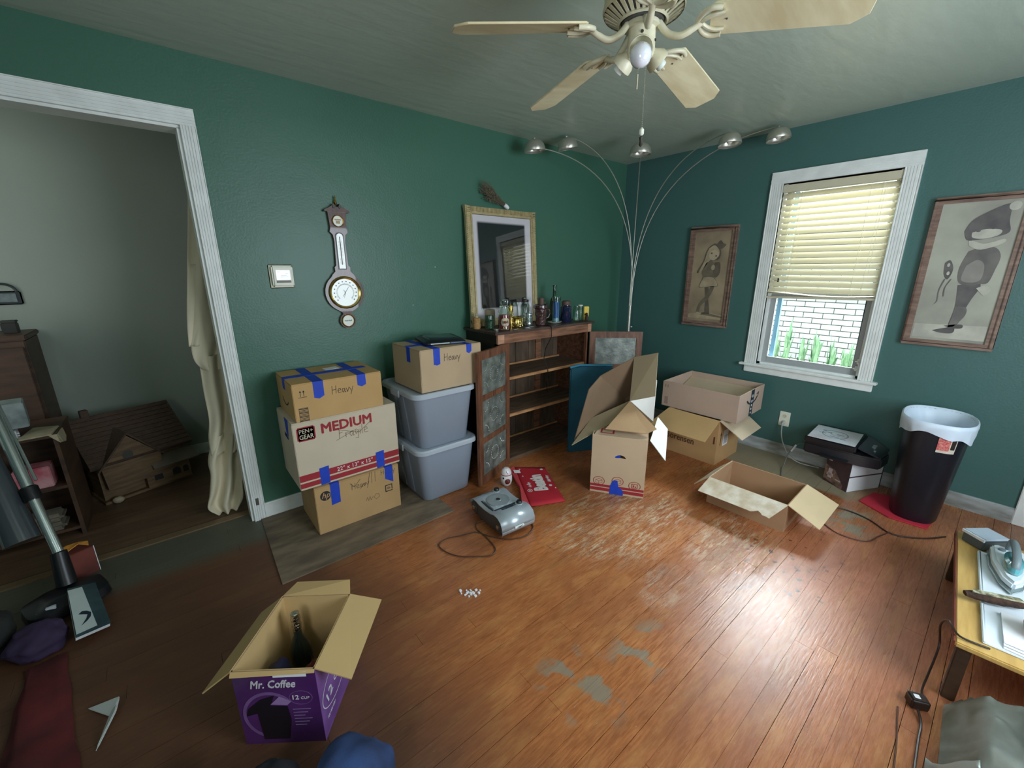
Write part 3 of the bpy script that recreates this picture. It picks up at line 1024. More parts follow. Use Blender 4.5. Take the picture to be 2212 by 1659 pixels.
obj('flower_heads', bh_, M('dried_heads', (122, 112, 92), 0.9, var=0.3, scale=30), db, kind='stuff')
obj('stem_wrap', MB().lathe([(0.012, 0), (0.016, 0.02), (0.014, 0.045)], (0.022, 0, 0.004), 12, axis=(-0.85, 0, 0.5)), paper, db)

# ================================================================== CABINET (pie safe)
cw = M('cabinet_wood', (112, 76, 54), 0.5, c2=(74, 46, 32), var=0.4, scale=7, stretch=(1, 5, 8), bump=0.05, bscale=40)
cw_front = M('cabinet_front_wood', (150, 106, 80), 0.45, c2=(100, 66, 46), var=0.4, scale=5, stretch=(1, 4, 9), bump=0.05, bscale=40)
door_w = M('cabinet_door_wood', (124, 82, 58), 0.45, c2=(88, 54, 38), var=0.4, scale=8, stretch=(6, 6, 1), coat=0.1)
shelf_w = M('cabinet_shelf_wood', (104, 82, 62), 0.7, c2=(70, 52, 38), var=0.4, scale=6, stretch=(1, 7, 1))
shelf_edge = M('shelf_edge_wood', (190, 142, 96), 0.6, c2=(150, 104, 66), var=0.4, scale=8, stretch=(1, 5, 5))
tin = M('punched_tin', (150, 156, 148), 0.42, metal=0.45, c2=(96, 104, 98), var=0.5, scale=14, bump=0.12, bscale=60)
cx0, cx1, cyb, cyf = -1.915, -0.905, -0.012, -0.385
cb = thing('cabinet', 'low dark wooden cabinet with open punched-tin doors, standing against the green wall', 'cabinet', (-1.41, -0.2, 0))
ox, oy = 1.41, 0.2
def cbox(mb, x0, x1, y0, y1, z0, z1):
    return mb.box(x0 + ox, x1 + ox, y0 + oy, y1 + oy, z0, z1)
obj('top', cbox(MB(), -1.94, -0.868, -0.41, -0.004, 1.022, 1.04), M('cabinet_top_wood', (86, 66, 58), 0.4, c2=(60, 44, 40), var=0.4, scale=6, stretch=(1, 8, 1)), cb, bevel=0.003)
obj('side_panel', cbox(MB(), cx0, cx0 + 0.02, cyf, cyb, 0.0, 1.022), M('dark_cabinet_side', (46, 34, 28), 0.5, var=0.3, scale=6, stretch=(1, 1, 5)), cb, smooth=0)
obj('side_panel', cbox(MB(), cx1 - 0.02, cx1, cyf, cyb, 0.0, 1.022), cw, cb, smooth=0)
obj('apron_rail', cbox(MB(), cx0 + 0.06, cx1 - 0.045, cyf - 0.018, cyf, 0.955, 1.022), cw_front, cb, bevel=0.002)
blk = M('corner_block_wood', (196, 150, 122), 0.5, c2=(160, 112, 84), var=0.4, scale=10, stretch=(1, 1, 4))
obj('corner_block', cbox(MB(), cx0, cx0 + 0.06, cyf - 0.02, cyf, 0.955, 1.022), blk, cb, bevel=0.002)
obj('corner_block', cbox(MB(), cx1 - 0.045, cx1, cyf - 0.02, cyf, 0.955, 1.022), blk, cb, bevel=0.002)
obj('front_stile', cbox(MB(), cx0, -1.815, cyf - 0.0, cyf + 0.02, 0.0, 0.955), door_w, cb, smooth=0)
obj('front_stile', cbox(MB(), -0.945, cx1, cyf - 0.0, cyf + 0.02, 0.0, 0.955), door_w, cb, smooth=0)
x = cx0 + 0.02
bk = M('cabinet_back_board', (104, 86, 68), 0.8, c2=(76, 60, 46), var=0.4, scale=5, stretch=(4, 1, 1), rnd=0.15)
for wd_ in (0.14, 0.155, 0.165, 0.15, 0.16, 0.145, 0.055):
    x1 = min(x + wd_, cx1 - 0.02)
    obj('back_board', cbox(MB(), x + 0.002, x1 - 0.002, cyb - 0.014, cyb - 0.002, 0.03, 1.022), bk, cb, smooth=0)
    x = x1
obj('back_batten', cbox(MB(), -1.21, -1.15, cyb - 0.03, cyb - 0.014, 0.03, 1.02), cw_front, cb, smooth=0)
for z in (0.03, 0.397, 0.69):
    s_ = obj('shelf', cbox(MB(), cx0 + 0.021, cx1 - 0.021, cyf + 0.022, cyb - 0.016, z - 0.018, z), shelf_w, cb, smooth=0)
    obj('shelf_edge', cbox(MB(), -1.812, -0.948, cyf + 0.005, cyf + 0.022, z - 0.02 if z > 0.1 else 0.0, z + 0.001), shelf_edge if z > 0.1 else shelf_w, s_, bevel=0.002)
    obj('back_cleat', cbox(MB(), cx0 + 0.021, cx1 - 0.021, cyb - 0.04, cyb - 0.031, z, z + 0.014), shelf_edge, s_, smooth=0)
def cab_door(hx, hy, ang, width, z0, z1, label):
    d = obj('door', MB(), door_w, cb, smooth=0)
    d['label'] = label
    mb = MB()
    st, th = 0.05, 0.02
    rails = [z0, z0 + 0.065]
    H_ = z1 - z0
    mb.box(0, st, -th / 2, th / 2, z0, z1).box(width - st, width, -th / 2, th / 2, z0, z1)
    zs = [z0, z0 + (H_ - 0.0) / 3, z0 + 2 * H_ / 3, z1]
    mb.box(st, width - st, -th / 2, th / 2, z0, z0 + 0.06).box(st, width - st, -th / 2, th / 2, z1 - 0.055, z1)
    for zz in (z0 + 0.325, z0 + 0.63):
        mb.box(st, width - st, -th / 2, th / 2, zz - 0.02, zz + 0.02)
    me = bpy.data.meshes.new('door')
    me.from_pydata(mb.v, [], mb.f)
    me.materials.append(door_w)
    d.data = me
    d.location = (hx + ox, hy + oy, 0)
    d.rotation_euler = (0, 0, ang)
    zz = [(z0 + 0.06, z0 + 0.305), (z0 + 0.345, z0 + 0.61), (z0 + 0.65, z1 - 0.055)]
    for a, b_ in zz:
        obj('tin_panel', MB().box(st - 0.005, width - st + 0.005, -0.003, 0.003, a - 0.005, b_ + 0.005), tin, d, smooth=0)
        for sy in (-1, 1):
            pn = MB()
            cxm, czm = width / 2, (a + b_) / 2
            hw_, hh = (width - 2 * st) / 2 - 0.03, (b_ - a) / 2 - 0.03
            for k in range(28):
                t_ = k / 28 * 2 * PI
                for qx, qz in ((-1, -1), (1, -1), (1, 1), (-1, 1)):
                    ax = cxm + qx * hw_ + 0.055 * math.cos(t_) * -1
                    az = czm + qz * hh + 0.055 * math.sin(t_)
                    if abs(ax - cxm) < hw_ and abs(az - czm) < hh:
                        pn.lathe([(0.0026, 0), (0.0004, 0.0018)], (ax, sy * 0.003, az), 5, axis=(0, sy, 0))
            for k in range(20):
                t_ = k / 20 * 2 * PI
                pn.lathe([(0.0026, 0), (0.0004, 0.0018)], (cxm + 0.05 * math.cos(t_), sy * 0.003, czm + 0.05 * math.sin(t_)), 5, axis=(0, sy, 0))
            obj('punched_pattern', pn, M('tin_burr', (196, 204, 198), 0.35, metal=0.6), d, smooth=0, kind='stuff')
    return d
cab_door(-1.815, -0.397, math.atan2(-0.555 + 0.397, -2.205 + 1.815) , 0.425, 0.008, 0.955, 'left door swung open towards the stacked bins')
cab_door(-0.905, -0.392, math.atan2(-0.700 + 0.392, -0.580 + 0.905), 0.445, 0.02, 0.955, 'right door swung open towards the corner lamp')
put(obj('lamp_cord', MB().tube([(-1.395, -0.30, 1.043), (-1.40, -0.405, 1.044), (-1.401, -0.422, 1.03), (-1.40, -0.421, 0.96), (-1.402, -0.36, 0.86), (-1.398, -0.34, 0.78), (-1.396, -0.385, 0.69), (-1.39, -0.382, 0.62), (-1.37, -0.34, 0.58), (-1.35, -0.34, 0.48)], 0.003, 6), black_plastic), label='thin black cord hanging from the cabinet top down across its shelves', cat='cord')

# ================================================================== OBJECTS ON THE CABINET TOP
TZ = 1.0405
clear = M('clear_glass', (226, 240, 232), 0.02, trans=1.0, spec=0.5)
green_glass = M('green_glass', (120, 160, 136), 0.03, trans=0.9)
def jar(name, label, cat, x, y, r, h, mat, neck=0.75, lid=None, lid_h=0.0, fill=None, fill_h=0.0, neck_h=0.16, group=None):
    t = thing(name, label, cat, (x, y, TZ), group=group)
    hb = h - lid_h
    prof = [(r * 0.9, 0), (r, 0.006), (r, hb * (1 - neck_h)), (r * neck, hb * (1 - neck_h * 0.4)), (r * neck, hb), (r * neck * 0.9, hb), (r * neck * 0.88, hb * (1 - neck_h * 0.4)), (r * 0.92, hb * (1 - neck_h) - 0.002), (r * 0.92, 0.008), (0.0005, 0.008)]
    obj('glass_body', MB().lathe(prof, (0, 0, 0), 24, cap=False), mat, t, smooth=40)
    if fill:
        obj('wax_filling', MB().lathe([(r * 0.9, 0.009), (r * 0.905, fill_h)], (0, 0, 0), 24), fill, t)
    if lid:
        obj('lid', MB().lathe([(r * neck * 1.02, 0), (r * neck * 1.06, lid_h * 0.15), (r * neck * 1.04, lid_h * 0.85), (r * neck * 0.8, lid_h)], (0, 0, hb), 20), lid, t)
    return t
wax_red = M('red_wax', (176, 24, 44), 0.35, coat=0.6)
straw = M('straw_wrap', (190, 150, 96), 0.8, c2=(140, 102, 60), var=0.5, scale=50, stretch=(1, 1, 6))
t = thing('straw_jar', 'small straw-coloured wrapped jar with a round stopper, leftmost on the cabinet top', 'jar', (-1.915, -0.150, TZ))
obj('wrapped_body', MB().lathe([(0.024, 0), (0.029, 0.01), (0.029, 0.035), (0.026, 0.045), (0.029, 0.055), (0.028, 0.078), (0.018, 0.084)], (0, 0, 0), 20), straw, t)
obj('stopper', MB().lathe([(0.013, 0), (0.013, 0.012), (0.007, 0.016), (0.012, 0.024), (0.004, 0.034)], (0, 0, 0.083), 16), M('pale_cork', (190, 176, 146), 0.8, var=0.2, scale=40), t)
t = jar('candle_jar', 'squat green glass candle jar with a wick on the left of the cabinet top', 'candle', -1.845, -0.215, 0.036, 0.10, green_glass, neck=0.98, fill=M('green_wax', (92, 122, 104), 0.5), fill_h=0.062, neck_h=0.05)
obj('wick', MB().tube([(0, 0, 0.062), (0.001, 0, 0.09)], 0.0012, 5), paper, t)
t = thing('pillar_candle', 'plain beige pillar candle half hidden behind the red candle jar', 'candle', (-1.765, -0.115, TZ))
obj('wax_body', MB().lathe([(0.038, 0), (0.039, 0.006), (0.039, 0.125), (0.034, 0.131)], (0, 0, 0), 24), M('beige_wax', (166, 152, 126), 0.5, var=0.1), t)
obj('wick', MB().tube([(0, 0, 0.13), (0.001, 0, 0.143)], 0.0012, 5), ink, t)
# red candle jar with a glass lid
t = jar('candle_jar', 'tall glass candle jar with red wax and a round white label', 'candle', -1.776, -0.305, 0.046, 0.165, clear, neck=0.72, fill=wax_red, fill_h=0.108, neck_h=0.22)
obj('glass_lid', MB().lathe([(0.034, 0), (0.034, 0.006), (0.022, 0.012), (0.028, 0.022), (0.030, 0.045), (0.026, 0.054)], (0, 0, 0.164), 20), clear, t)
ca = Vector((-3.687 + 1.776, -2.699 + 0.305, 0)).normalized()
lb = MB()
for i in range(8):
    for a, b_ in ((i, i + 1),):
        pass
def curved_disc(mb, r, zc, rad, ang0, n=12, rings=1):
    vs = [None]
    c_ = []
    for k in range(n * 2):
        a = 2 * PI * k / (n * 2)
        da = rad * math.cos(a) / r
        c_.append(((r) * math.cos(ang0 + da), (r) * math.sin(ang0 + da), zc + rad * math.sin(a)))
    ctr = (r * math.cos(ang0), r * math.sin(ang0), zc)
    mb.add([ctr] + c_, [(0, 1 + k, 1 + (k + 1) % (2 * n)) for k in range(2 * n)])
    return mb
a0 = math.atan2(ca.y, ca.x)
obj('paper_label', curved_disc(MB(), 0.0475, 0.058, 0.033, a0 + 0.15), M('cream_label', (232, 220, 196), 0.6, c2=(190, 160, 130), var=0.4, scale=60), t, solid=0.0006)
obj('label_print', curved_disc(MB(), 0.0484, 0.058, 0.010, a0 + 0.15), M('label_print', (150, 70, 60), 0.6, var=0.5, scale=90), t, solid=0.0004)
# gold mosaic ornament
gm = M('gold_mosaic', (236, 206, 110), 0.18, metal=0.9, c2=(120, 84, 30), var=0.6, scale=45)
t = thing('gold_ornament', 'gold studded ornament with a tall back and a round cup', 'ornament', (-1.64, -0.27, TZ))
ob = MB()
ob.lathe([(0.030, 0), (0.042, 0.012), (0.046, 0.04), (0.040, 0.062), (0.047, 0.075), (0.040, 0.078), (0.034, 0.066)], (0.012, 0, 0), 20)
obj('cup', ob, gm, t)
ob = MB()
ob.lathe([(0.018, 0), (0.021, 0.05), (0.016, 0.08), (0.021, 0.10), (0.018, 0.125), (0.021, 0.14), (0.016, 0.165), (0.006, 0.174)], (-0.038, 0.012, 0), 14)
obj('stem', ob, gm, t)
st = MB()
for k in range(90):
    a = random.uniform(0, 2 * PI)
    z = random.uniform(0.008, 0.07)
    rr = 0.045
    st.lathe([(0.0048, 0), (0.0035, 0.003), (0.0006, 0.0045)], (0.012 + rr * math.cos(a), rr * math.sin(a), z), 6, axis=(math.cos(a), math.sin(a), 0))
for k in range(60):
    a = random.uniform(0, 2 * PI)
    z = random.uniform(0.01, 0.165)
    st.lathe([(0.0044, 0), (0.003, 0.003), (0.0006, 0.004)], (-0.038 + 0.018 * math.cos(a), 0.012 + 0.018 * math.sin(a), z), 6, axis=(math.cos(a), math.sin(a), 0))
obj('studs', st, M('bright_gold_stud', (255, 240, 170), 0.12, metal=0.7), t, kind='stuff')
# silver mosaic votive
t = thing('votive_glass', 'small silver mosaic votive glass beside the gold ornament', 'votive', (-1.489, -0.25, TZ))
obj('glass_body', MB().lathe([(0.026, 0), (0.030, 0.003), (0.030, 0.095), (0.027, 0.095), (0.027, 0.006), (0.0005, 0.006)], (0, 0, 0), 20, cap=False), M('mirrored_glass', (150, 164, 160), 0.2, metal=0.8), t)
tl = MB()
for r_ in range(8):
    for k in range(14):
        a = 2 * PI * (k + 0.5 * (r_ % 2)) / 14
        q = frame((0.0305 * math.cos(a), 0.0305 * math.sin(a), 0.008 + r_ * 0.0115), (-math.sin(a), math.cos(a), 0), (random.uniform(-.2, .2), random.uniform(-.2, .2), 1))
        rect(tl, q, -0.0052, 0.0052, -0.004, 0.0045, 0.0015)
obj('mosaic_tiles', tl, M('mirror_tile', (222, 234, 230), 0.12, metal=0.85, var=0.3, scale=60), t, smooth=0, kind='stuff')
# brown carved urn with dark candle
br_c = M('brown_glaze', (84, 52, 48), 0.22, coat=0.8, c2=(40, 24, 26), var=0.5, scale=24, bump=0.5, bscale=50)
t = thing('brown_jug', 'dark brown glazed jug with a handle and a thick brown candle standing in it', 'jug', (-1.408, -0.305, TZ))
obj('jug_body', MB().lathe([(0.036, 0), (0.042, 0.006), (0.042, 0.07), (0.050, 0.11), (0.050, 0.128), (0.060, 0.136), (0.060, 0.158), (0.050, 0.162), (0.046, 0.14)], (0, 0, 0), 24), br_c, t)
obj('handle', MB().tube([(0.045, -0.012, 0.125), (0.072, -0.02, 0.118), (0.078, -0.021, 0.09), (0.066, -0.018, 0.06), (0.042, -0.012, 0.05)], 0.006, 8), br_c, t)
obj('candle', MB().lathe([(0.021, 0), (0.022, 0.004), (0.021, 0.072), (0.017, 0.076)], (0.004, 0, 0.138), 16), M('brown_wax', (96, 74, 64), 0.6, var=0.2), t)
jar('glass_jar', 'clear glass jar with a dark lid behind the brown jug', 'jar', -1.452, -0.165, 0.036, 0.195, clear, neck=0.8, lid=M('dark_lid', (40, 30, 32), 0.4), lid_h=0.02)
t = thing('small_carton', 'small pale green printed carton standing behind the blue candle', 'carton', (-1.195, -0.10, TZ), rz=0.3)
obj('carton_body', MB().box(-0.032, 0.032, -0.018, 0.018, 0, 0.16), M('pale_green_card', (190, 208, 186), 0.6, c2=(120, 150, 120), var=0.4, scale=30), t, bevel=0.002)
# white dish + blue candle
t = thing('white_dish', 'shallow white dish at the front edge under the blue candle glass', 'dish', (-1.235, -0.29, TZ), rz=0.1)
obj('dish_body', MB().lathe([(0.030, 0), (0.060, 0.008), (0.068, 0.014), (0.064, 0.014), (0.040, 0.006)], (0, 0, 0), 28, sx=1.0, sy=0.75), M('white_ceramic', (228, 228, 214), 0.2, coat=0.5), t)
t = thing('blue_candle_glass', 'tall clear candle glass striped with bright blue wax', 'candle', (-1.218, -0.285, TZ + 0.0065))
obj('glass_body', MB().lathe([(0.028, 0), (0.030, 0.004), (0.030, 0.17), (0.036, 0.178), (0.036, 0.205), (0.033, 0.205), (0.033, 0.18), (0.028, 0.17), (0.028, 0.006), (0.0005, 0.006)], (0, 0, 0), 24, cap=False), clear, t)
obj('wax_filling', MB().lathe([(0.0265, 0.035), (0.0272, 0.168)], (0, 0, 0), 20), M('blue_wax', (34, 84, 190), 0.4, c2=(120, 170, 235), var=0.6, scale=16, stretch=(9, 9, 0.5)), t)
obj('wax_base', MB().lathe([(0.0265, 0.007), (0.0272, 0.035)], (0, 0, 0), 20), M('pale_blue_wax', (150, 190, 214), 0.5), t)
t = thing('green_bottle', 'tall slim green glass bottle behind the blue candle, tallest on the cabinet', 'bottle', (-1.145, -0.19, TZ))
obj('glass_body', MB().lathe([(0.034, 0), (0.038, 0.005), (0.038, 0.15), (0.030, 0.185), (0.014, 0.215), (0.0125, 0.285), (0.016, 0.287), (0.016, 0.30), (0.0115, 0.30), (0.010, 0.22), (0.034, 0.15), (0.034, 0.01), (0.0005, 0.01)], (0, 0, 0), 24, cap=False), M('dark_green_glass', (70, 120, 92), 0.03, trans=0.85), t)
t = jar('dark_blue_jar', 'wide dark blue jar with a brown lid', 'jar', -1.098, -0.285, 0.047, 0.175, M('navy_glass', (26, 34, 62), 0.08, coat=1.0), neck=0.72, lid=M('brown_lid', (96, 72, 66), 0.5, var=0.2), lid_h=0.035, neck_h=0.1)
jar('glass_jar', 'clear empty glass jar right of the dark blue jar', 'jar', -0.967, -0.285, 0.031, 0.125, clear, neck=0.78)
t = jar('glass_jar', 'slim clear glass jar with a white rim, near the right end of the cabinet', 'jar', -0.893, -0.262, 0.024, 0.13, clear, neck=0.8, lid=M('white_lid', (232, 232, 220), 0.4), lid_h=0.012)
t = thing('dog_figurine', 'small dark dog figurine standing in front of a yellow card', 'figurine', (-0.905, -0.35, TZ), rz=2.4)
fg = MB()
fg.lathe([(0.010, 0), (0.013, 0.01), (0.013, 0.03), (0.009, 0.045), (0.006, 0.05)], (0, 0, 0), 12, sx=1.1)
fg.lathe([(0.004, 0), (0.010, 0.006), (0.011, 0.014), (0.005, 0.022)], (0.004, 0, 0.046), 12)
fg.lathe([(0.006, 0), (0.004, 0.012)], (0.010, 0, 0.054), 8, axis=(1, 0, -0.2))
for s_ in (-1, 1):
    fg.tube([(0.011, s_ * 0.006, 0.03), (0.014, s_ * 0.007, 0.0)], 0.004, 6)
    fg.tube([(0.0, s_ * 0.006, 0.066), (-0.003, s_ * 0.009, 0.052)], 0.003, 5)
obj('dog_body', fg, M('dark_dog', (50, 36, 26), 0.6, var=0.3, scale=50), t)
t = thing('yellow_card', 'upright yellow card box at the right end of the cabinet top', 'carton', (-0.882, -0.318, TZ), rz=math.radians(-30))
obj('card_body', MB().box(-0.022, 0.022, -0.012, 0.012, 0, 0.118), M('yellow_card', (236, 206, 84), 0.6, var=0.1), t, bevel=0.003)
obj('tan_foot', MB().box(-0.012, 0.014, -0.0135, -0.0115, 0, 0.05), M('tan_print', (190, 150, 90), 0.6, var=0.2), t)
t = thing('metal_tin', 'tiny silver metal tin lying at the front left corner of the cabinet top', 'tin', (-1.862, -0.318, TZ))
obj('tin_body', MB().lathe([(0.017, 0), (0.018, 0.002), (0.018, 0.011), (0.016, 0.012)], (0, 0, 0), 18), M('silver_tin', (196, 200, 190), 0.3, metal=0.9), t)
t = obj('paper_scraps', (lambda mb: [mb.slab([(x - .015, y - .006, TZ + .001), (x + .015, y - .009, TZ + .004), (x + .018, y + .006, TZ + .002), (x - .012, y + .008, TZ + .001)], 0.001) for x, y in ((-1.60, -0.352), (-1.565, -0.345), (-1.53, -0.335), (-1.72, -0.365))] and mb)(MB()), paper, smooth=0)
put(t, label='torn white paper scraps lying before the gold ornament', cat='paper scraps', kind='stuff')

# ================================================================== STACKED MOVING BOXES ON THE LEFT
def boxbody(x0, x1, y0, y1, z0, z1, mat, parent, name='box_body'):
    """closed carton: slightly bowed walls with a seam across the top"""
    mb = MB().box(x0, x1, y0, y1, z0, z1 - 0.004)
    o = obj(name, mb, mat, parent, bevel=0.003, seg=2)
    xm = (x0 + x1) / 2
    ym = (y0 + y1) / 2
    fl = MB()
    fl.box(x0 + 0.001, x1 - 0.001, y0 + 0.001, ym - 0.0015, z1 - 0.004, z1)
    fl.box(x0 + 0.001, x1 - 0.001, ym + 0.0015, y1 - 0.001, z1 - 0.004, z1)
    obj('top_flaps', fl, mat, parent, bevel=0.001, seg=1)
    return o
def front(x, z, y):            # drawing frame on a face looking to -y
    return frame((x, y - 0.0006, z), (1, 0, 0), (0, 0, 1))
def tape_strip(parent, x0, x1, y0, y1, z, drop, t=0.0012, ragged=0.008, yback=None):
    """tape running over the top from back to front and hanging down the front face (y0 is the front)"""
    mb = MB().box(x0, x1, y0 - t, y1, z, z + t)
    xm = (x0 + x1) / 2
    mb.slab([(x0, y0 - t / 2, z + t), (x1, y0 - t / 2, z + t), (x1, y0 - t / 2, z - drop + ragged * random.uniform(0, 1.5)), (xm, y0 - t / 2, z - drop - ragged * 0.5), (x0, y0 - t / 2, z - drop + ragged * random.uniform(0, 1))], t)
    return obj('blue_tape', mb, blue_tape, parent, smooth=0)

# bottom: tan computer carton
b1 = thing('cardboard_box', 'tan carton printed with a round logo, bottom of the stack of three', 'box', (-2.975, -0.245, 0.0075))
W2, D2, H2 = 0.248, 0.175, 0.292
tan_box = M('tan_cardboard', (186, 150, 102), 0.85, var=0.10, scale=5)
boxbody(-W2, W2, -D2, D2, 0, H2, tan_box, b1)
mb = MB()
disc(mb, front(-0.192, 0.232, -D2), 0.029, 0.029)
obj('round_logo', mb, ink, b1, smooth=0)
text('logo_lettering', 'hp', 0.047, front(-0.192, 0.2205, -D2 - 0.0008), tan_box, b1, shear=0.35, bold=0.0002, align='CENTER')
mb = MB()
disc(mb, frame((0.19, -0.085, H2 + 0.0012), (1, 0, 0), (0, 1, 0)), 0.028, 0.028)
obj('round_logo', mb, ink, b1, smooth=0)
mb = MB()
q = front(0.175, 0.15, -D2)
rect(mb, q, -0.022, 0.024, -0.022, -0.017)
rect(mb, q, -0.022, 0.018, 0.018, 0.023)
rect(mb, q, -0.022, -0.017, -0.022, 0.023)
rect(mb, q, 0.019, 0.024, -0.012, 0.023)
rect(mb, q, -0.010, 0.010, -0.004, 0.0)
rect(mb, q, -0.010, 0.006, 0.004, 0.007)
obj('printed_mark', mb, ink, b1, smooth=0)
hand('handwriting', 'Heavy', 0.040, front(-0.045, 0.215, -D2), pencil, b1, 0.035, extra=[[(-0.2, 1.1), (0.4, 0.4), (1.3, 1.3)], [(1.2, -0.2), (1.9, 0.5), (2.0, 0.1)], [(2.4, 0.2), (2.8, 1.9)], [(3.0, 0.1), (3.1, 1.9)], [(3.5, 0.2), (3.6, 1.8)]])
hand('handwriting', 'Heavy', 0.034, front(0.135, 0.250, -D2), ink, b1, 0.03)
hand('handwriting', '~O', 0.05, front(0.03, 0.105, -D2), pencil, b1, 0.02)
# middle: large white-kraft carton with red lettering
b2 = thing('cardboard_box', 'large pale carton lettered MEDIUM in red with red stripes, middle of the stack', 'box', (-2.995, -0.225, 0.3025))
W3, D3, H3 = 0.287, 0.18, 0.39
pale_box = M('pale_kraft', (204, 190, 166), 0.8, var=0.06, scale=5)
boxbody(-W3, W3, -D3, D3, 0, H3, pale_box, b2)
mb = MB()
q = front(0, 0, -D3)
rect(mb, q, -W3 + 0.002, W3 - 0.002, 0.050, 0.088)
rect(mb, q, -W3 + 0.002, W3 - 0.002, 0.012, 0.040)
obj('red_stripe', mb, red_ink, b2, smooth=0)
text('printed_dimensions', '22" x 13" x 15"', 0.034, front(0.015, 0.057, -D3 - 0.0009), paper, b2, align='CENTER', bold=0.0)
text('printed_size_name', 'MEDIUM', 0.076, front(-0.148, 0.305, -D3), red_ink, b2, bold=0.0012, sx=1.0)
mb = MB()
q = front(-0.222, 0.322, -D3)
rect(mb, q, -0.046, 0.046, -0.034, 0.034)
rect(mb, q, -0.040, 0.040, -0.040, 0.040)
obj('logo_patch', mb, red_ink, b2, smooth=0)
text('logo_lettering', 'PEN+', 0.033, front(-0.222, 0.327, -D3 - 0.0009), pale_box, b2, bold=0.0001, align='CENTER', sx=0.92)
text('logo_lettering', 'GEAR', 0.036, front(-0.222, 0.294, -D3 - 0.0009), pale_box, b2, bold=0.0003, align='CENTER', sx=0.8)
hand('handwriting', 'Fragile', 0.058, front(-0.055, 0.248, -D3), pencil, b2, 0.02, extra=[[(-0.3, -0.1), (1.7, 0.6)], [(-0.1, 0.95), (1.9, 0.2), (3.1, 1.05)]])
for x in (-0.157, 0.165):
    obj('blue_tape', MB().slab([(x - 0.024, -D3 - 0.001, 0.002), (x + 0.024, -D3 - 0.001, 0.004), (x + 0.026, -D3 - 0.001, 0.108), (x - 0.025, -D3 - 0.001, 0.104)], 0.0014), blue_tape, b2, smooth=0)
obj('blue_tape', MB().slab([(-W3 - 0.0008, -0.10, H3 - 0.002), (-W3 - 0.0008, -0.02, H3 - 0.002), (-W3 - 0.0008, -0.035, H3 - 0.12), (-W3 - 0.0008, -0.07, H3 - 0.10)], 0.0012), blue_tape, b2, smooth=0)
obj('hand_hole', MB().slab([(-W3 - 0.0006, -0.055, 0.262), (-W3 - 0.0006, 0.02, 0.268), (-W3 - 0.0006, 0.02, 0.292), (-W3 - 0.0006, -0.055, 0.285)], 0.001), M('hole_shadow', (20, 16, 14), 0.9, var=0.1), b2, smooth=0)
for x in (-0.137, 0.185):
    mb = MB()
    mb.box(x - 0.025, x + 0.025, -D2 - 0.0012, -D2 + 0.02, H2 + 0.0002, H2 + 0.0012)
    mb.slab([(x - 0.025, -D2 - 0.0007, H2 + 0.001), (x + 0.025, -D2 - 0.0007, H2 + 0.001), (x + 0.023, -D2 - 0.0007, H2 - (0.125 if x < 0 else 0.108)), (x - 0.027, -D2 - 0.0007, H2 - (0.13 if x < 0 else 0.075))], 0.0012)
    obj('blue_tape', mb, blue_tape, b1, smooth=0)
# top: amber carton with blue tape cross
b3 = thing('cardboard_box', 'amber carton crossed with blue tape and handwritten Heavy, top of the stack of three', 'box', (-3.018, -0.222, 0.6935))
W4, D4, H4 = 0.238, 0.185, 0.207
amber_box = M('amber_cardboard', (196, 158, 104), 0.85, var=0.08, scale=5)
boxbody(-W4, W4, -D4, D4, 0, H4, amber_box, b3)
tape_strip(b3, -0.135, -0.083, -D4, D4, H4, 0.092)
tape_strip(b3, 0.098, 0.146, -D4, D4, H4, 0.066)
obj('blue_tape', MB().box(-W4, W4 - 0.03, -0.03, 0.022, H4 + 0.0012, H4 + 0.0024).box(-W4 - 0.0012, -W4, -0.03, 0.022, H4 - 0.06, H4 + 0.0024), blue_tape, b3, smooth=0)
obj('packing_label', MB().slab([(0.0, 0.04, H4 + 0.0008), (0.08, 0.045, H4 + 0.0008), (0.075, 0.11, H4 + 0.0008), (-0.005, 0.10, H4 + 0.0008)], 0.0012), paper, b3, smooth=0)
hand('handwriting', 'Heavy', 0.044, front(-0.042, 0.122, -D4), pencil, b3, 0.04)
mb = MB()
q = front(-0.192, 0.14, -D4)
for s_ in (-0.008, 0.008):
    rect(mb, q, s_ - 0.0012, s_ + 0.0012, -0.002, 0.022)
    mb.slab([q @ Vector(p) for p in [(s_ - 0.006, 0.02, 0), (s_ + 0.006, 0.02, 0), (s_, 0.03, 0)]], 0.0006)
rect(mb, q, -0.02, 0.022, -0.008, -0.0055)
q = front(-0.196, 0.033, -D4)
for k in range(10):
    rect(mb, q, -0.02, 0.022, -0.03 + k * 0.0072, -0.03 + k * 0.0072 + (0.003 if k % 3 else 0.0045))
rect(mb, q, -0.022, -0.0205, -0.034, 0.042)
rect(mb, q, 0.0225, 0.024, -0.034, 0.042)
rect(mb, q, -0.022, 0.024, 0.041, 0.043)
obj('printed_marks', mb, ink, b3, smooth=0)
# curved dark arrow print on the left end
mb = MB()
disc(mb, frame((-W4 - 0.0006, 0.0, 0.11), (0, -1, 0), (0, 0, 1)), 0.075, 0.055, 16, 0.86, 0.0006, 200, 330)
obj('curved_arrow_print', mb, ink, b3, smooth=0)

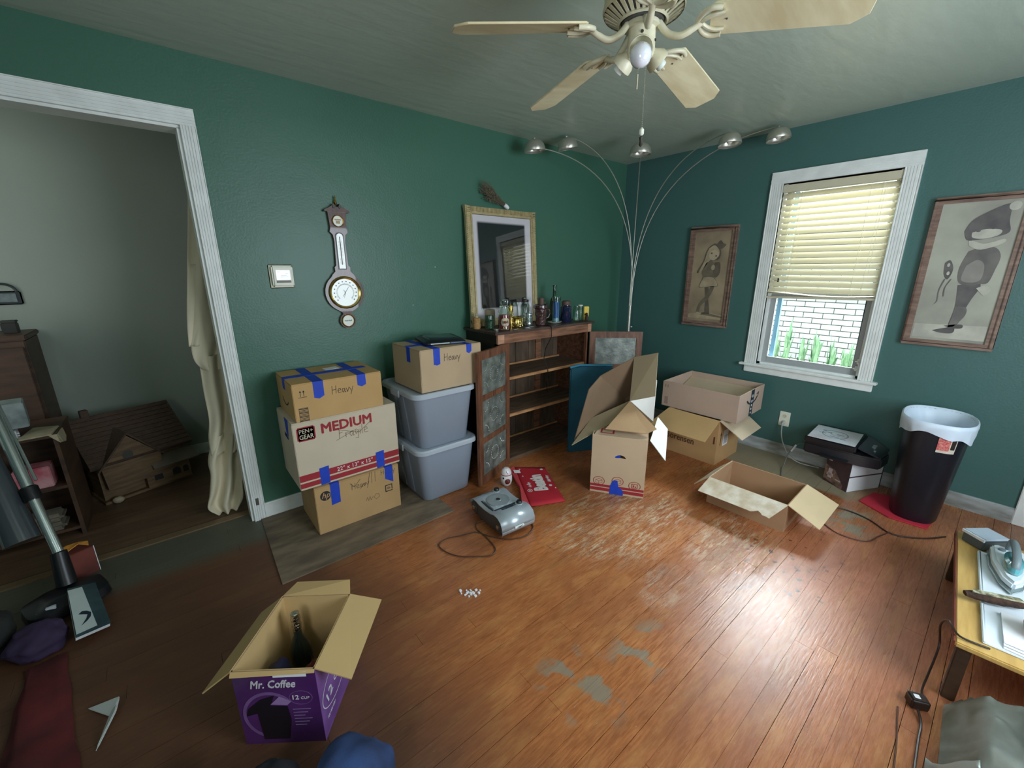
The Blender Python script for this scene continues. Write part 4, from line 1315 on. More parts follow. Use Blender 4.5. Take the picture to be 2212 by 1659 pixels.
# ================================================================== GREY STORAGE BINS
bin_m = M('grey_bin_plastic', (140, 150, 164), 0.38, var=0.05, scale=3)
lid_m = M('grey_bin_lid', (176, 186, 196), 0.32, var=0.05)
def rrect(hw, hd, r, z, n=5):
    out = []
    for cx, cy, a0_ in ((hw - r, hd - r, 0), (-hw + r, hd - r, 90), (-hw + r, -hd + r, 180), (hw - r, -hd + r, 270)):
        for i in range(n + 1):
            a = math.radians(a0_ + 90 * i / n)
            out.append((cx + r * math.cos(a), cy + r * math.sin(a), z))
    return out
def loft(mb, rings, cap0=True, cap1=True):
    n = len(rings[0])
    vs = [p for r_ in rings for p in r_]
    fs = []
    for i in range(len(rings) - 1):
        for k in range(n):
            fs.append((i * n + k, i * n + (k + 1) % n, (i + 1) * n + (k + 1) % n, (i + 1) * n + k))
    if cap0:
        fs.append(tuple(reversed(range(n))))
    if cap1:
        fs.append(tuple(range((len(rings) - 1) * n, len(rings) * n)))
    return mb.add(vs, fs)
def storage_bin(label, loc, hw, hd, h):
    t = thing('storage_bin', label, 'storage bin', loc, group='stacked grey storage bins')
    mb = MB()
    loft(mb, [rrect(hw - 0.062, hd - 0.052, 0.045, 0), rrect(hw - 0.055, hd - 0.045, 0.052, 0.008), rrect(hw - 0.020, hd - 0.016, 0.055, h - 0.03)])
    obj('bin_body', mb, bin_m, t, smooth=40)
    for s_ in (-1, 1):
        rb = MB()
        for yy in (-0.06, 0.06):
            rb.slab([(s_ * (hw - 0.052), yy - 0.012, 0.02), (s_ * (hw - 0.052), yy + 0.012, 0.02), (s_ * (hw - 0.016), yy + 0.012, h - 0.04), (s_ * (hw - 0.016), yy - 0.012, h - 0.04)], 0.008)
        obj('end_rib', rb, bin_m, t, smooth=0)
    ld = MB()
    loft(ld, [rrect(hw - 0.012, hd - 0.010, 0.058, h - 0.034), rrect(hw, hd, 0.065, h - 0.03), rrect(hw, hd, 0.065, h - 0.008), rrect(hw - 0.006, hd - 0.006, 0.06, h), rrect(hw - 0.022, hd - 0.022, 0.05, h), rrect(hw - 0.026, hd - 0.026, 0.05, h - 0.008)])
    obj('lid', ld, lid_m, t, smooth=35)
    for s_ in (-1, 1):
        obj('latch', MB().box(s_ * (hw + 0.004) - 0.006, s_ * (hw + 0.004) + 0.006, -0.06, 0.06, h - 0.05, h - 0.006), lid_m, t, bevel=0.004)
    return t
storage_bin('grey plastic storage bin standing on the floor, lower of the two', (-2.418, -0.284, 0.008), 0.228, 0.262, 0.375)
storage_bin('grey plastic storage bin stacked on another, under the taped carton', (-2.420, -0.286, 0.3765), 0.228, 0.262, 0.372)
b4 = thing('cardboard_box', 'tan carton with blue tape and handwritten Heavy on top of the grey bins', 'box', (-2.362, -0.33, 0.749), rz=math.radians(1))
W5, D5, H5 = 0.222, 0.183, 0.262
tan2 = M('tan_cardboard_matte', (186, 162, 130), 0.85, var=0.07, scale=5)
boxbody(-W5, W5, -D5, D5, 0, H5, tan2, b4)
tape_strip(b4, -0.132, -0.087, -D5, D5, H5, 0.10)
tape_strip(b4, 0.108, 0.146, -D5, D5, H5, 0.055)
obj('blue_tape', MB().box(-W5, 0.12, -0.035, 0.012, H5 + 0.0012, H5 + 0.0024).box(-W5 - 0.0012, -W5, -0.06, -0.015, H5 - 0.09, H5 + 0.0024), blue_tape, b4, smooth=0)
hand('handwriting', 'Heavy', 0.045, front(-0.058, 0.178, -D5), pencil, b4, 0.045)
# black portable player lying on it
t = thing('black_portable_player', 'flat black portable player with a pale front edge lying on the taped carton', 'electronic device', (-2.325, -0.31, 1.014), rot=(math.radians(0), math.radians(0), math.radians(-14)))
loft_ = MB()
loft(loft_, [rrect(0.115, 0.135, 0.03, 0.0), rrect(0.135, 0.15, 0.035, 0.006), rrect(0.135, 0.15, 0.035, 0.016), rrect(0.12, 0.135, 0.04, 0.028)])
obj('player_body', loft_, black_plastic, t, smooth=40)
obj('lid_panel', (lambda mb: loft(mb, [rrect(0.095, 0.105, 0.03, 0.028), rrect(0.09, 0.10, 0.03, 0.033)]))(MB()), M('dark_blue_plastic', (24, 32, 44), 0.3, coat=0.4), t, smooth=40)
obj('edge_light_strip', MB().box(-0.10, 0.02, -0.1512, -0.148, 0.008, 0.013), M('pale_strip', (190, 210, 210), 0.3), t)
obj('blue_side_strip', MB().box(0.03, 0.12, -0.1512, -0.148, 0.008, 0.012), M('blue_strip', (60, 110, 190), 0.3), t)

# ================================================================== OPEN CARTON WITH HAND HOLE (middle)
def open_box(parent, hx, hy, h, mat, inner, t=0.005, base=True):
    """open box centred on the parent's origin; each wall a part"""
    obj('side_wall', MB().box(-hx, hx, -hy, -hy + t, 0, h), mat, parent, smooth=0)
    obj('side_wall', MB().box(-hx, hx, hy - t, hy, 0, h), mat, parent, smooth=0)
    obj('end_wall', MB().box(-hx, -hx + t, -hy + t, hy - t, 0, h), mat, parent, smooth=0)
    obj('end_wall', MB().box(hx - t, hx, -hy + t, hy - t, 0, h), mat, parent, smooth=0)
    if base:
        obj('box_bottom', MB().box(-hx + t, hx - t, -hy + t, hy - t, 0.0, t), inner, parent, smooth=0)
P0 = Vector((-1.645, -1.07, 0))
P1 = Vector((-1.458, -1.368, 0))
ex = (P1 - P0).normalized()           # along the front
ey = Vector((-ex.y, ex.x, 0))         # away from the camera
if ey.x < 0:
    ey = -ey
hw6 = (P1 - P0).length / 2
ctr = (P0 + P1) / 2 + ey * 0.165
t6 = thing('cardboard_box', 'upright pale carton with an oval hand hole and red printed base stripes', 'box', ctr, rz=math.atan2(ex.y, ex.x))
kraft6 = M('kraft_pale_box', (196, 172, 142), 0.85, var=0.07, scale=5)
# front wall with a real hand hole
fh = 0.418
nb = bmesh.new()
hole = []
for i in range(24):
    a = 2 * PI * i / 24
    xx = 0.036 * math.cos(a)
    zz = 0.28 + 0.011 * math.sin(a) - 0.010 * (xx / 0.036) ** 2
    hole.append((xx + 0.012, zz))
ov = [(-hw6, 0), (hw6, 0), (hw6, fh), (-hw6, fh)]
mb = MB()
# ring of quads from hole to the rectangle outline
outer = []
for (xx, zz) in hole:
    a = math.atan2(zz - 0.28, xx - 0.012)
    dx, dz = math.cos(a), math.sin(a)
    ts = []
    if dx > 1e-6: ts.append((hw6 - 0.012) / dx)
    if dx < -1e-6: ts.append((-hw6 - 0.012) / dx)
    if dz > 1e-6: ts.append((fh - 0.28) / dz)
    if dz < -1e-6: ts.append((-0.28) / dz)
    t_ = min(ts)
    outer.append((0.012 + dx * t_, 0.28 + dz * t_))
# snap the nearest outline points to the corners
for cxz in ov:
    k = min(range(24), key=lambda i: (outer[i][0] - cxz[0]) ** 2 + (outer[i][1] - cxz[1]) ** 2)
    outer[k] = cxz
D6 = 0.165
vs = [(x, -D6, z) for x, z in hole] + [(x, -D6, z) for x, z in outer] + [(x, -D6 + 0.005, z) for x, z in hole] + [(x, -D6 + 0.005, z) for x, z in outer]
fs = []
for i in range(24):
    j = (i + 1) % 24
    fs += [(i, j, 24 + j, 24 + i), (48 + j, 48 + i, 72 + i, 72 + j), (i, 48 + i, 48 + j, j), (24 + i, 24 + j, 72 + j, 72 + i)]
obj('front_wall', MB().add(vs, fs), kraft6, t6, smooth=0)
obj('back_wall', MB().box(-hw6, hw6, D6 - 0.005, D6, 0, fh), kraft6, t6, smooth=0)
obj('side_wall', MB().box(-hw6, -hw6 + 0.005, -D6 + 0.005, D6 - 0.005, 0, fh), kraft6, t6, smooth=0)
window_lit_card = M('window_lit_card', (226, 224, 218), 0.7, var=0.05, scale=8)  # plain cardboard whitened: the wash of window light is put into its colour
obj('side_wall', MB().box(hw6 - 0.005, hw6, -D6 + 0.005, D6 - 0.005, 0, fh), kraft6, t6, smooth=0)
obj('box_bottom', MB().box(-hw6 + 0.005, hw6 - 0.005, -D6 + 0.005, D6 - 0.005, 0, 0.005), kraft6, t6, smooth=0)
obj('blue_lining_tape', MB().slab([(-0.03, -D6 + 0.012, 0.25), (0.012, -D6 + 0.012, 0.25), (0.012, -D6 + 0.012, 0.31), (-0.03, -D6 + 0.012, 0.31)], 0.001), blue_tape, t6, smooth=0)
q = frame((0, -D6 - 0.0006, 0), (1, 0, 0), (0, 0, 1))
mb = MB()
rect(mb, q, -hw6 + 0.001, hw6 - 0.001, 0.044, 0.062)
rect(mb, q, -hw6 + 0.001, hw6 - 0.001, 0.014, 0.037)
obj('red_stripe', mb, red_ink, t6, smooth=0)
for cxx, cz, kind in ((-0.118, 0.086, 0), (0.115, 0.082, 1), (0.005, 0.10, 0)):
    mb = MB()
    f_ = q @ Matrix.Translation((cxx, cz, 0.0002))
    disc(mb, f_, 0.039, 0.032, 20, 0.9)
    if kind == 0:
        for pl in ([(-0.02, 0.006), (0, 0.016), (0.022, 0.008), (0, -0.002), (-0.02, 0.006)], [(-0.02, 0.006), (-0.02, -0.012), (0, -0.022), (0, -0.002)], [(0, -0.022), (0.022, -0.010), (0.022, 0.008)]):
            for a, b_ in zip(pl, pl[1:]):
                av, bv = Vector((*a, 0)), Vector((*b_, 0))
                d = (bv - av).normalized()
                n_ = Vector((-d.y, d.x, 0)) * 0.001
                mb.slab([f_ @ (av - n_), f_ @ (bv - n_), f_ @ (bv + n_), f_ @ (av + n_)], 0.0006)
    else:
        rect(mb, f_, -0.02, 0.02, -0.016, -0.012)
        rect(mb, f_, -0.02, -0.016, -0.016, 0.016)
        rect(mb, f_, 0.016, 0.02, -0.016, 0.016)
        rect(mb, f_, -0.02, 0.02, 0.012, 0.016)
        rect(mb, f_, -0.011, -0.003, -0.009, 0.006)
        rect(mb, f_, 0.002, 0.010, -0.009, -0.001)
    obj('printed_emblem', mb, red_ink, t6, smooth=0)
obj('blue_tape', MB().slab([q @ Vector(p) for p in [(-0.045, 0.0, 0.001), (0.045, 0.0, 0.001), (0.045, 0.03, 0.001), (0.028, 0.05, 0.001), (0.012, 0.06, 0.001), (0.004, 0.105, 0.001), (-0.018, 0.105, 0.001), (-0.03, 0.095, 0.001), (-0.042, 0.06, 0.001)]], 0.0014), blue_tape, t6, smooth=0)
# its flaps
fl6 = obj('front_flap', MB().slab([(-hw6 + 0.01, -D6 + 0.006, fh - 0.004), (hw6 - 0.004, -D6 + 0.006, fh - 0.004), (hw6 - 0.008, -0.02, fh + 0.012), (-hw6 + 0.04, -0.02, fh + 0.012)], 0.004), kraft6, t6, smooth=0)
mb = MB()
q2 = frame((-0.085, -D6 + 0.055, fh + 0.0045), (1, 0, 0), (0, 1, 0.1))
rect(mb, q2, -0.045, -0.034, -0.02, 0.05)
rect(mb, q2, 0.034, 0.045, -0.02, 0.05)
rect(mb, q2, -0.034, 0.034, -0.02, -0.012)
rect(mb, q2, -0.030, 0.02, 0.03, 0.04)
obj('printed_emblem', mb, red_ink, fl6, smooth=0)

# ---- the splayed box resting on it
O7 = Vector((-1.2, -1.05, 0.42))
t7 = thing('cardboard_box', 'large tipped-open carton with splayed brown flaps, lying on the hand-hole carton', 'box', O7)
def L7(*p):
    return [Vector(v) - O7 for v in p]
TL, TR, BR, BL2 = (-1.38, -0.899, 0.737), (-1.145, -1.01, 0.859), (-1.248, -1.07, 0.565), (-1.493, -0.934, 0.456)
fv = Vector((-0.86, -1.055, 0.641)) - Vector(TR)
fv = Vector((fv.x, fv.y + 0.02, fv.z))
far = lambda p: tuple(Vector(p) + fv)
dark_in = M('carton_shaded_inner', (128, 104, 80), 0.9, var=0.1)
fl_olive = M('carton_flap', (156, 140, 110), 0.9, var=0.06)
obj('right_wall', MB().slab(L7(TR, BR, far(BR), far(TR)), 0.005), window_lit_card, t7, smooth=0)
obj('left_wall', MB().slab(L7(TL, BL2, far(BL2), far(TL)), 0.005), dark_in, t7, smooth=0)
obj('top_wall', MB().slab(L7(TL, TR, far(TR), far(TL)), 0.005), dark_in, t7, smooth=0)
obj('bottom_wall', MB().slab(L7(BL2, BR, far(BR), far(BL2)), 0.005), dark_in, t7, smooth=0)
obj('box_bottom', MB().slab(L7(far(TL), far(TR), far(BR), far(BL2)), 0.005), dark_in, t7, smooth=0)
obj('right_flap', MB().slab(L7(TR, (-1.125, -1.181, 0.914), (-1.202, -1.234, 0.629), BR), 0.005), fl_olive, t7, smooth=0)
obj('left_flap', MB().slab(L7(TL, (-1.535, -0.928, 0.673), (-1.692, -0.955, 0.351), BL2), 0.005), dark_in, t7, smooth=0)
obj('bottom_flap', MB().slab(L7(BL2, (-1.755, -0.988, 0.34), (-1.465, -1.1, 0.472), (-1.406, -1.135, 0.508), BR), 0.005), fl_olive, t7, smooth=0)
tri = M('carton_flap_brown', (176, 142, 104), 0.9, var=0.06)
obj('inner_flap', MB().slab(L7((-1.27, -1.085, 0.572), (-1.600, -1.137, 0.462), (-1.438, -1.337, 0.448), (-1.367, -1.364, 0.470)), 0.005), tri, t7, smooth=0)
bpy.context.view_layer.update()
wf = obj('lit_flap', MB().slab([Vector(p) for p in [(-1.445, -1.372, 0.414), (-1.476, -1.505, 0.332), (-1.21, -1.354, 0.427), (-1.195, -1.265, 0.485)]], 0.004), window_lit_card, t6, smooth=0)  # carton flap facing the window, its lit look painted in
wf.matrix_parent_inverse = t6.matrix_world.inverted()

# ================================================================== BLUE BAG BEHIND (teal fabric cover in the cabinet corner)
tl_m = M('teal_fabric', (20, 84, 104), 0.8, var=0.25, scale=6, bump=0.1, bscale=80)
t = thing('teal_folding_board', 'tall teal folded fabric board leaning upright between the cabinet door and the splayed carton', 'fabric board', (-1.13, -0.62, 0), rz=math.radians(-28))
obj('front_panel', MB().slab([(-0.19, -0.01, 0.0), (0.19, -0.01, 0.0), (0.185, 0.025, 0.70), (-0.10, 0.025, 0.715), (-0.18, 0.022, 0.70)], 0.03), tl_m, t, bevel=0.008)
obj('back_panel', MB().slab([(-0.17, 0.045, 0.0), (0.21, 0.045, 0.0), (0.22, 0.06, 0.66), (-0.15, 0.06, 0.67)], 0.02), tl_m, t, bevel=0.006)
obj('top_binding', MB().tube([(-0.18, 0.022, 0.712), (-0.10, 0.025, 0.728), (0.185, 0.025, 0.712)], 0.011, 8), M('teal_binding', (40, 120, 150), 0.6, var=0.1), t)

# ================================================================== CARTONS UNDER THE WINDOW
t = thing('cardboard_box', 'brown open-flapped carton with a lettered side, under the shallow carton', 'box', (-0.418, -1.232, 0))
hx, hy, hh = 0.198, 0.208, 0.366
br_box = M('brown_cardboard', (184, 146, 98), 0.85, var=0.08, scale=5)
open_box(t, hx, hy, hh, br_box, cardboard_in)
obj('long_flap', MB().slab([(-hx, -hy, hh), (-hx, hy, hh), (-hx - 0.23, hy + 0.045, hh - 0.105), (-hx - 0.23, -hy - 0.01, hh - 0.105)], 0.005), M('flap_gold_brown', (200, 164, 112), 0.85, var=0.07), t, smooth=0)
obj('short_flap', MB().slab([(-hx, -hy, hh), (hx, -hy, hh), (hx - 0.02, -hy - 0.16, hh - 0.10), (-hx + 0.02, -hy - 0.165, hh - 0.11)], 0.005), cardboard_pale, t, smooth=0)
obj('inner_flap', MB().slab([(hx, -hy, hh - 0.003), (hx, hy, hh - 0.003), (hx - 0.17, hy, hh - 0.012), (hx - 0.17, -hy, hh - 0.012)], 0.005), cardboard_in, t, smooth=0)
obj('inner_flap', MB().slab([(-hx + 0.01, hy, hh - 0.003), (hx, hy, hh - 0.003), (hx, hy - 0.16, hh - 0.02), (-hx + 0.01, hy - 0.16, hh - 0.02)], 0.005), cardboard_in, t, smooth=0)
q = frame((-hx - 0.0006, 0, 0), (0, -1, 0), (0, 0, 1))
text('printed_name', 'Sorensen', 0.075, q @ Matrix.Translation((-0.205, 0.115, 0)), M('brown_print', (96, 66, 44), 0.8, var=0.1), t, bold=0.0006, sx=0.85)
q = frame((0, -hy - 0.0006, 0), (1, 0, 0), (0, 0, 1))
mb = MB()
for s_ in (-0.14,):
    f_ = q @ Matrix.Translation((s_, 0.20, 0))
    rect(mb, f_, -0.005, 0.005, -0.05, 0.04)
    mb.slab([f_ @ Vector(p) for p in [(-0.014, 0.035, 0), (0.014, 0.035, 0), (0, 0.065, 0)]], 0.0006)
rect(mb, frame((-hx - 0.0008, -0.185, 0.20), (0, -1, 0), (0, 0, 1)), -0.006, 0.006, -0.03, 0.03)
obj('arrow_print', mb, M('brown_print2', (84, 54, 34), 0.8, var=0.1), t, smooth=0)
lb = obj('shipping_label', rect(MB(), q @ Matrix.Translation((-0.055, 0.20, 0)), -0.045, 0.04, -0.065, 0.065), paper, t, smooth=0)
obj('label_lines', (lambda mb: [rect(mb, q @ Matrix.Translation((-0.055, 0.20, 0.0005)), -0.03, 0.028, -0.05 + i * 0.008, -0.046 + i * 0.008) for i in range(9)] and mb)(MB()), M('grey_print', (140, 140, 138), 0.7, var=0.1), lb, smooth=0)

t = thing('cardboard_box', 'shallow open carton with black printed tape, resting on the lettered brown carton', 'box', (-0.352, -1.238, 0.372), rot=(0, math.radians(-1.0), math.radians(1.0)))
hx, hy, hh = 0.238, 0.300, 0.210
pk = M('pinkish_kraft', (184, 160, 142), 0.85, var=0.06, scale=5)
pk_end = M('pinkish_kraft_end', (200, 184, 170), 0.85, var=0.06, scale=5)
open_box(t, hx, hy, hh, pk, cardboard_in)
obj('inner_flap', MB().slab([(-hx + 0.006, -hy + 0.01, hh - 0.045), (-hx + 0.006, hy - 0.01, hh - 0.045), (0.0, hy - 0.01, 0.07), (0.0, -hy + 0.01, 0.07)], 0.004), cardboard_pale, t, smooth=0)
obj('inner_flap', MB().slab([(hx - 0.006, -hy + 0.01, hh - 0.05), (hx - 0.006, hy - 0.01, hh - 0.05), (0.005, hy - 0.01, 0.08), (0.005, -hy + 0.01, 0.08)], 0.004), cardboard_pale, t, smooth=0)
q = frame((0, -hy - 0.0008, 0), (1, 0, 0), (0, 0, 1))
tape_k = M('black_printed_tape', (30, 44, 58), 0.35, var=0.2, scale=60)
mb = MB()
rect(mb, q, -0.016, 0.042, 0.0, hh)
tp = obj('black_tape', mb, tape_k, t, smooth=0)
mb = MB()
for z in (0.025, 0.055, 0.085):
    disc(mb, q @ Matrix.Translation((0.012, z, 0.0006)), 0.008, 0.008)
for z in (0.118, 0.16):
    disc(mb, q @ Matrix.Translation((0.012, z, 0.0006)), 0.016, 0.010, 14, 0.75)
obj('tape_print', mb, paper, tp, smooth=0)
mb = MB()
disc(mb, q @ Matrix.Translation((0.012, 0.17, 0.0004)), 0.115, 0.075, 18, 0.84, 0.0006, 205, 335)
f_ = q @ Matrix.Translation((0.118, 0.150, 0.0004))
mb.slab([f_ @ Vector(p) for p in [(-0.03, 0.012, 0), (0.012, 0.024, 0), (0.008, 0.018, 0), (-0.022, 0.006, 0)]], 0.0006)
mb.slab([f_ @ Vector(p) for p in [(0.004, 0.022, 0), (0.012, 0.024, 0), (0.008, -0.016, 0), (0.0, -0.012, 0)]], 0.0006)
obj('curved_arrow_print', mb, tape_k, t, smooth=0)
mb = MB()
q = frame((-hx - 0.0006, 0.26, 0), (0, -1, 0), (0, 0, 1))
for k in range(9):
    rect(mb, q, -0.018, 0.012, 0.02 + k * 0.007, 0.023 + k * 0.007)
rect(mb, q, -0.018, -0.014, 0.16, 0.185)
rect(mb, q, 0.002, 0.006, 0.16, 0.185)
obj('printed_marks', mb, M('faded_print', (120, 104, 94), 0.8, var=0.1), t, smooth=0)

t = thing('cardboard_box', 'low open carton with a torn pale flap, on the floor before the window', 'box', (-0.985, -1.868, 0), rz=math.radians(1.5))
hx, hy, hh = 0.178, 0.222, 0.178
open_box(t, hx, hy, hh, M('brown_kraft_low', (170, 134, 100), 0.85, var=0.08, scale=5), M('low_inner', (176, 142, 106), 0.9, var=0.06))
fz = lambda d: hh - 0.055 * d / 0.125
torn = [(-hx, -hy, hh), (-hx, hy, hh), (-hx - 0.125, hy + 0.01, fz(0.125))]
n = 26
for i in range(1, n):
    u = i / n
    dd = 0.0
    if u > 0.78:
        dd = random.uniform(0.002, 0.022)
    torn.append((-hx - 0.125 + dd, (hy + 0.01) * (1 - u) + (-hy + 0.055) * u, fz(0.125 - dd)))
torn.append((-hx - 0.125, -hy + 0.05, fz(0.125)))
tv = [Vector(p) for p in torn]
tn = (tv[1] - tv[0]).cross(tv[2] - tv[0]).normalized()
import mathutils
tt_ = mathutils.geometry.tessellate_polygon([tv])
kk = len(tv)
obj('torn_flap', MB().add([p + tn * 0.002 for p in tv] + [p - tn * 0.002 for p in tv], [tuple(x) for x in tt_] + [tuple(i + kk for i in reversed(x)) for x in tt_] + [(i, (i + 1) % kk, kk + (i + 1) % kk, kk + i) for i in range(kk)]), M('torn_flap_card', (218, 208, 190), 0.85, c2=(186, 166, 136), var=0.3, scale=14), t, smooth=0)
obj('pale_flap', MB().slab([(-hx, -hy, hh), (hx, -hy, hh), (hx - 0.03, -hy - 0.175, hh - 0.050), (-hx - 0.03, -hy - 0.165, hh - 0.060)], 0.004), M('pale_flap_card', (214, 190, 150), 0.85, var=0.06), t, smooth=0)
obj('back_flap', MB().slab([(-hx, hy, hh), (hx, hy, hh), (hx - 0.02, hy + 0.10, hh - 0.10), (-hx + 0.02, hy + 0.10, hh - 0.10)], 0.004), cardboard_pale, t, smooth=0)
obj('printed_strip', rect(MB(), frame((-hx - 0.0006, 0, 0), (0, -1, 0), (0, 0, 1)), -0.2, -0.02, 0.05, 0.066), M('faded_brown_print', (128, 96, 74), 0.8, var=0.2, scale=60), t, smooth=0)

# ================================================================== OUTLET AND CORDS
t = thing('wall_outlet', 'ivory electrical outlet with a pale plug, on the green wall under the window', 'outlet', (0, -1.680, 0.307))
obj('cover_plate', MB().box(-0.006, 0, -0.037, 0.037, -0.059, 0.059), off_white, t, bevel=0.002)
for z in (0.024, -0.024):
    r_ = obj('receptacle', MB().lathe([(0.017, 0), (0.017, 0.002)], (-0.006, 0, z), 18, axis=(-1, 0, 0)), M('ivory_receptacle', (214, 214, 196), 0.4, var=0.05), t)
    mb = MB()
    for yy in (-0.006, 0.006):
        mb.box(-0.0088, -0.0078, yy - 0.0012, yy + 0.0012, z - 0.001, z + 0.007)
    mb.lathe([(0.0022, 0), (0.0022, 0.001)], (-0.0078, 0, z - 0.008), 8, axis=(-1, 0, 0))
    obj('slot', mb, black_plastic, r_, smooth=0)
grey_cord = M('grey_cord', (176, 180, 176), 0.5)
t = thing('outlet_cable', 'pale grey power cord running from the outlet down behind the printer', 'cord', (0, -1.68, 0.28))
def catmull(P, n=6):
    P = [Vector(p) for p in P]
    out = []
    for i in range(len(P) - 1):
        p0, p1, p2, p3 = P[max(i - 1, 0)], P[i], P[i + 1], P[min(i + 2, len(P) - 1)]
        for k in range(n):
            u = k / n
            out.append(0.5 * ((2 * p1) + (-p0 + p2) * u + (2 * p0 - 5 * p1 + 4 * p2 - p3) * u * u + (-p0 + 3 * p1 - 3 * p2 + p3) * u ** 3))
    out.append(P[-1])
    return out
obj('plug', MB().lathe([(0.011, 0), (0.013, 0.01), (0.009, 0.026), (0.005, 0.034)], (-0.009, 0, 0.002), 12, axis=(-1, 0, -0.5)), grey_cord, t)
obj('cord', MB().tube(catmull([(-0.035, 0.0, -0.012), (-0.05, -0.01, -0.08), (-0.06, -0.03, -0.14), (-0.075, -0.06, -0.185), (-0.1, -0.10, -0.225), (-0.1, -0.18, -0.262), (-0.06, -0.30, -0.27)]), 0.0045, 8), grey_cord, t)
t = thing('tied_cord', 'thin grey cord tied in a loop by the baseboard with a pale tip', 'cord', (-0.1, -1.79, 0.0))
obj('cord_loop', MB().tube(catmull([(-0.03, -0.13, 0.17), (-0.03, -0.07, 0.19), (-0.06, -0.03, 0.16), (-0.08, -0.005, 0.09), (-0.11, 0.0, 0.02), (-0.22, -0.02, 0.006), (-0.40, -0.09, 0.006), (-0.52, -0.22, 0.006)]), 0.0036, 6), M('dark_grey_cord', (112, 112, 108), 0.5), t)
obj('pale_tip', MB().tube([(-0.075, -0.02, 0.12), (-0.055, -0.04, 0.175)], 0.0065, 8), paper, t)
put(obj('dark_floor_cord', MB().tube(catmull([(-0.62, -2.02, 0.005), (-0.66, -2.12, 0.005), (-0.60, -2.25, 0.005), (-0.62, -2.38, 0.005), (-0.70, -2.50, 0.005), (-0.62, -2.62, 0.005), (-0.5, -2.70, 0.005)]), 0.0042, 6), M('dark_brown_cord', (52, 36, 30), 0.5)), label='dark brown cord snaking along the floor past the black trash can', cat='cord')
put(obj('thin_floor_cord', MB().tube(catmull([(-0.86, -2.20, 0.005), (-0.93, -2.30, 0.005), (-0.90, -2.42, 0.005), (-0.78, -2.46, 0.005), (-0.70, -2.49, 0.0115)]), 0.003, 6), M('brown_cord', (86, 56, 46), 0.5)), label='thin brown cord loop on the floor right of the low open carton', cat='cord')

# ================================================================== PRINTER ON A CARTON
t = thing('cardboard_box', 'small dark-sided carton with a white end under the black printer', 'box', (-0.185, -2.185, 0), rz=math.atan2(2.203 - 2.047, 0.327 - 0.229) )
# local x runs along the printed front towards the trash can (negative), built symmetric
cA = Vector((-0.229, -2.047, 0)); cB = Vector((-0.327, -2.203, 0)); cC = Vector((-0.065, -2.335, 0))
cD = cA + (cC - cB)
t.location = (cA + cC) / 2
t.rotation_euler = (0, 0, 0)
oo = Vector(t.location)
pts4 = [cA - oo, cB - oo, cC - oo, cD - oo]
mb = MB()
vs = [tuple(p) for p in pts4] + [(p.x, p.y, 0.216) for p in pts4]
mb.add(vs, [(0, 3, 2, 1), (4, 5, 6, 7), (0, 1, 5, 4), (1, 2, 6, 5), (2, 3, 7, 6), (3, 0, 4, 7)])
obj('box_body', mb, M('plum_brown_card', (84, 62, 62), 0.7, c2=(58, 46, 50), var=0.5, scale=10), t, bevel=0.002)
fe = (cB - cA).normalized()
q = frame(tuple(cA - oo + fe * 0.0 + Vector((fe.y, -fe.x, 0)) * 0.0008), fe, (0, 0, 1))
nrm = q.col[2].to_3d()
if nrm.dot(Vector((-1, 0, 0))) < 0:
    q = frame(tuple(cA - oo + Vector((-fe.y, fe.x, 0)) * 0.0), fe, (0, 0, 1))
q.translation = (cA - oo) + Vector((-0.0008 * abs(fe.y) * 1.0, 0.0008 * abs(fe.x), 0))
mb = MB()
mb.slab([q @ Vector(p) for p in [(0.0, 0.02, 0), (0.15, 0.0, 0), (0.15, 0.03, 0), (0.08, 0.11, 0), (0.0, 0.13, 0)]], 0.001)
obj('tan_print', mb, M('tan_graphic', (150, 118, 100), 0.7, c2=(90, 70, 64), var=0.5, scale=30), t, smooth=0)
mb = MB()
for a, b_, c_, d_ in [(0.03, 0.06, 0.04, 0.11), (0.02, 0.07, 0.055, 0.075), (0.09, 0.13, 0.045, 0.052), (0.02, 0.045, 0.165, 0.19)]:
    rect(mb, q @ Matrix.Translation((0, 0, -0.0012)), a, b_, c_, d_)
    rect(mb, q @ Matrix.Translation((0, 0, 0.0008)), a, b_, c_, d_)
obj('pale_print', mb, M('pale_pink_print', (206, 186, 184), 0.7, var=0.2, scale=50), t, smooth=0)
ge = (cC - cB).normalized()
q = frame(tuple(cB - oo), ge, (0, 0, 1))
off = Vector((ge.y, -ge.x, 0)) * 0.0009
q.translation = (cB - oo) + off
obj('white_end', (lambda mb: (rect(mb, q, 0.004, 0.28, 0.002, 0.105), rect(mb, q, 0.004, 0.28, 0.115, 0.212)) and mb)(MB()), paper, t, smooth=0)

t = thing('printer', 'black all-in-one printer sitting on the small carton beside the trash can', 'printer', (-0.205, -2.125, 0.218))
pr_m = M('printer_plastic', (26, 28, 34), 0.3, var=0.1, coat=0.2)
mb = MB()
outline = [(-0.155, 0.20), (-0.155, -0.12), (-0.12, -0.215), (0.02, -0.23), (0.165, -0.18), (0.17, 0.20)]
k = len(outline)
def prism(mb, pts, z0, z1):
    k = len(pts)
    return mb.add([(x, y, z0) for x, y in pts] + [(x, y, z1) for x, y in pts], [tuple(range(k)), tuple(range(k, 2 * k))] + [(i, (i + 1) % k, k + (i + 1) % k, k + i) for i in range(k)])
obj('lower_body', prism(MB(), outline, 0.0, 0.075), pr_m, t, bevel=0.008)
obj('scanner_lid', prism(MB(), [(-0.165, 0.205), (-0.165, -0.085), (0.175, -0.085), (0.175, 0.205)], 0.078, 0.128), pr_m, t, bevel=0.01)
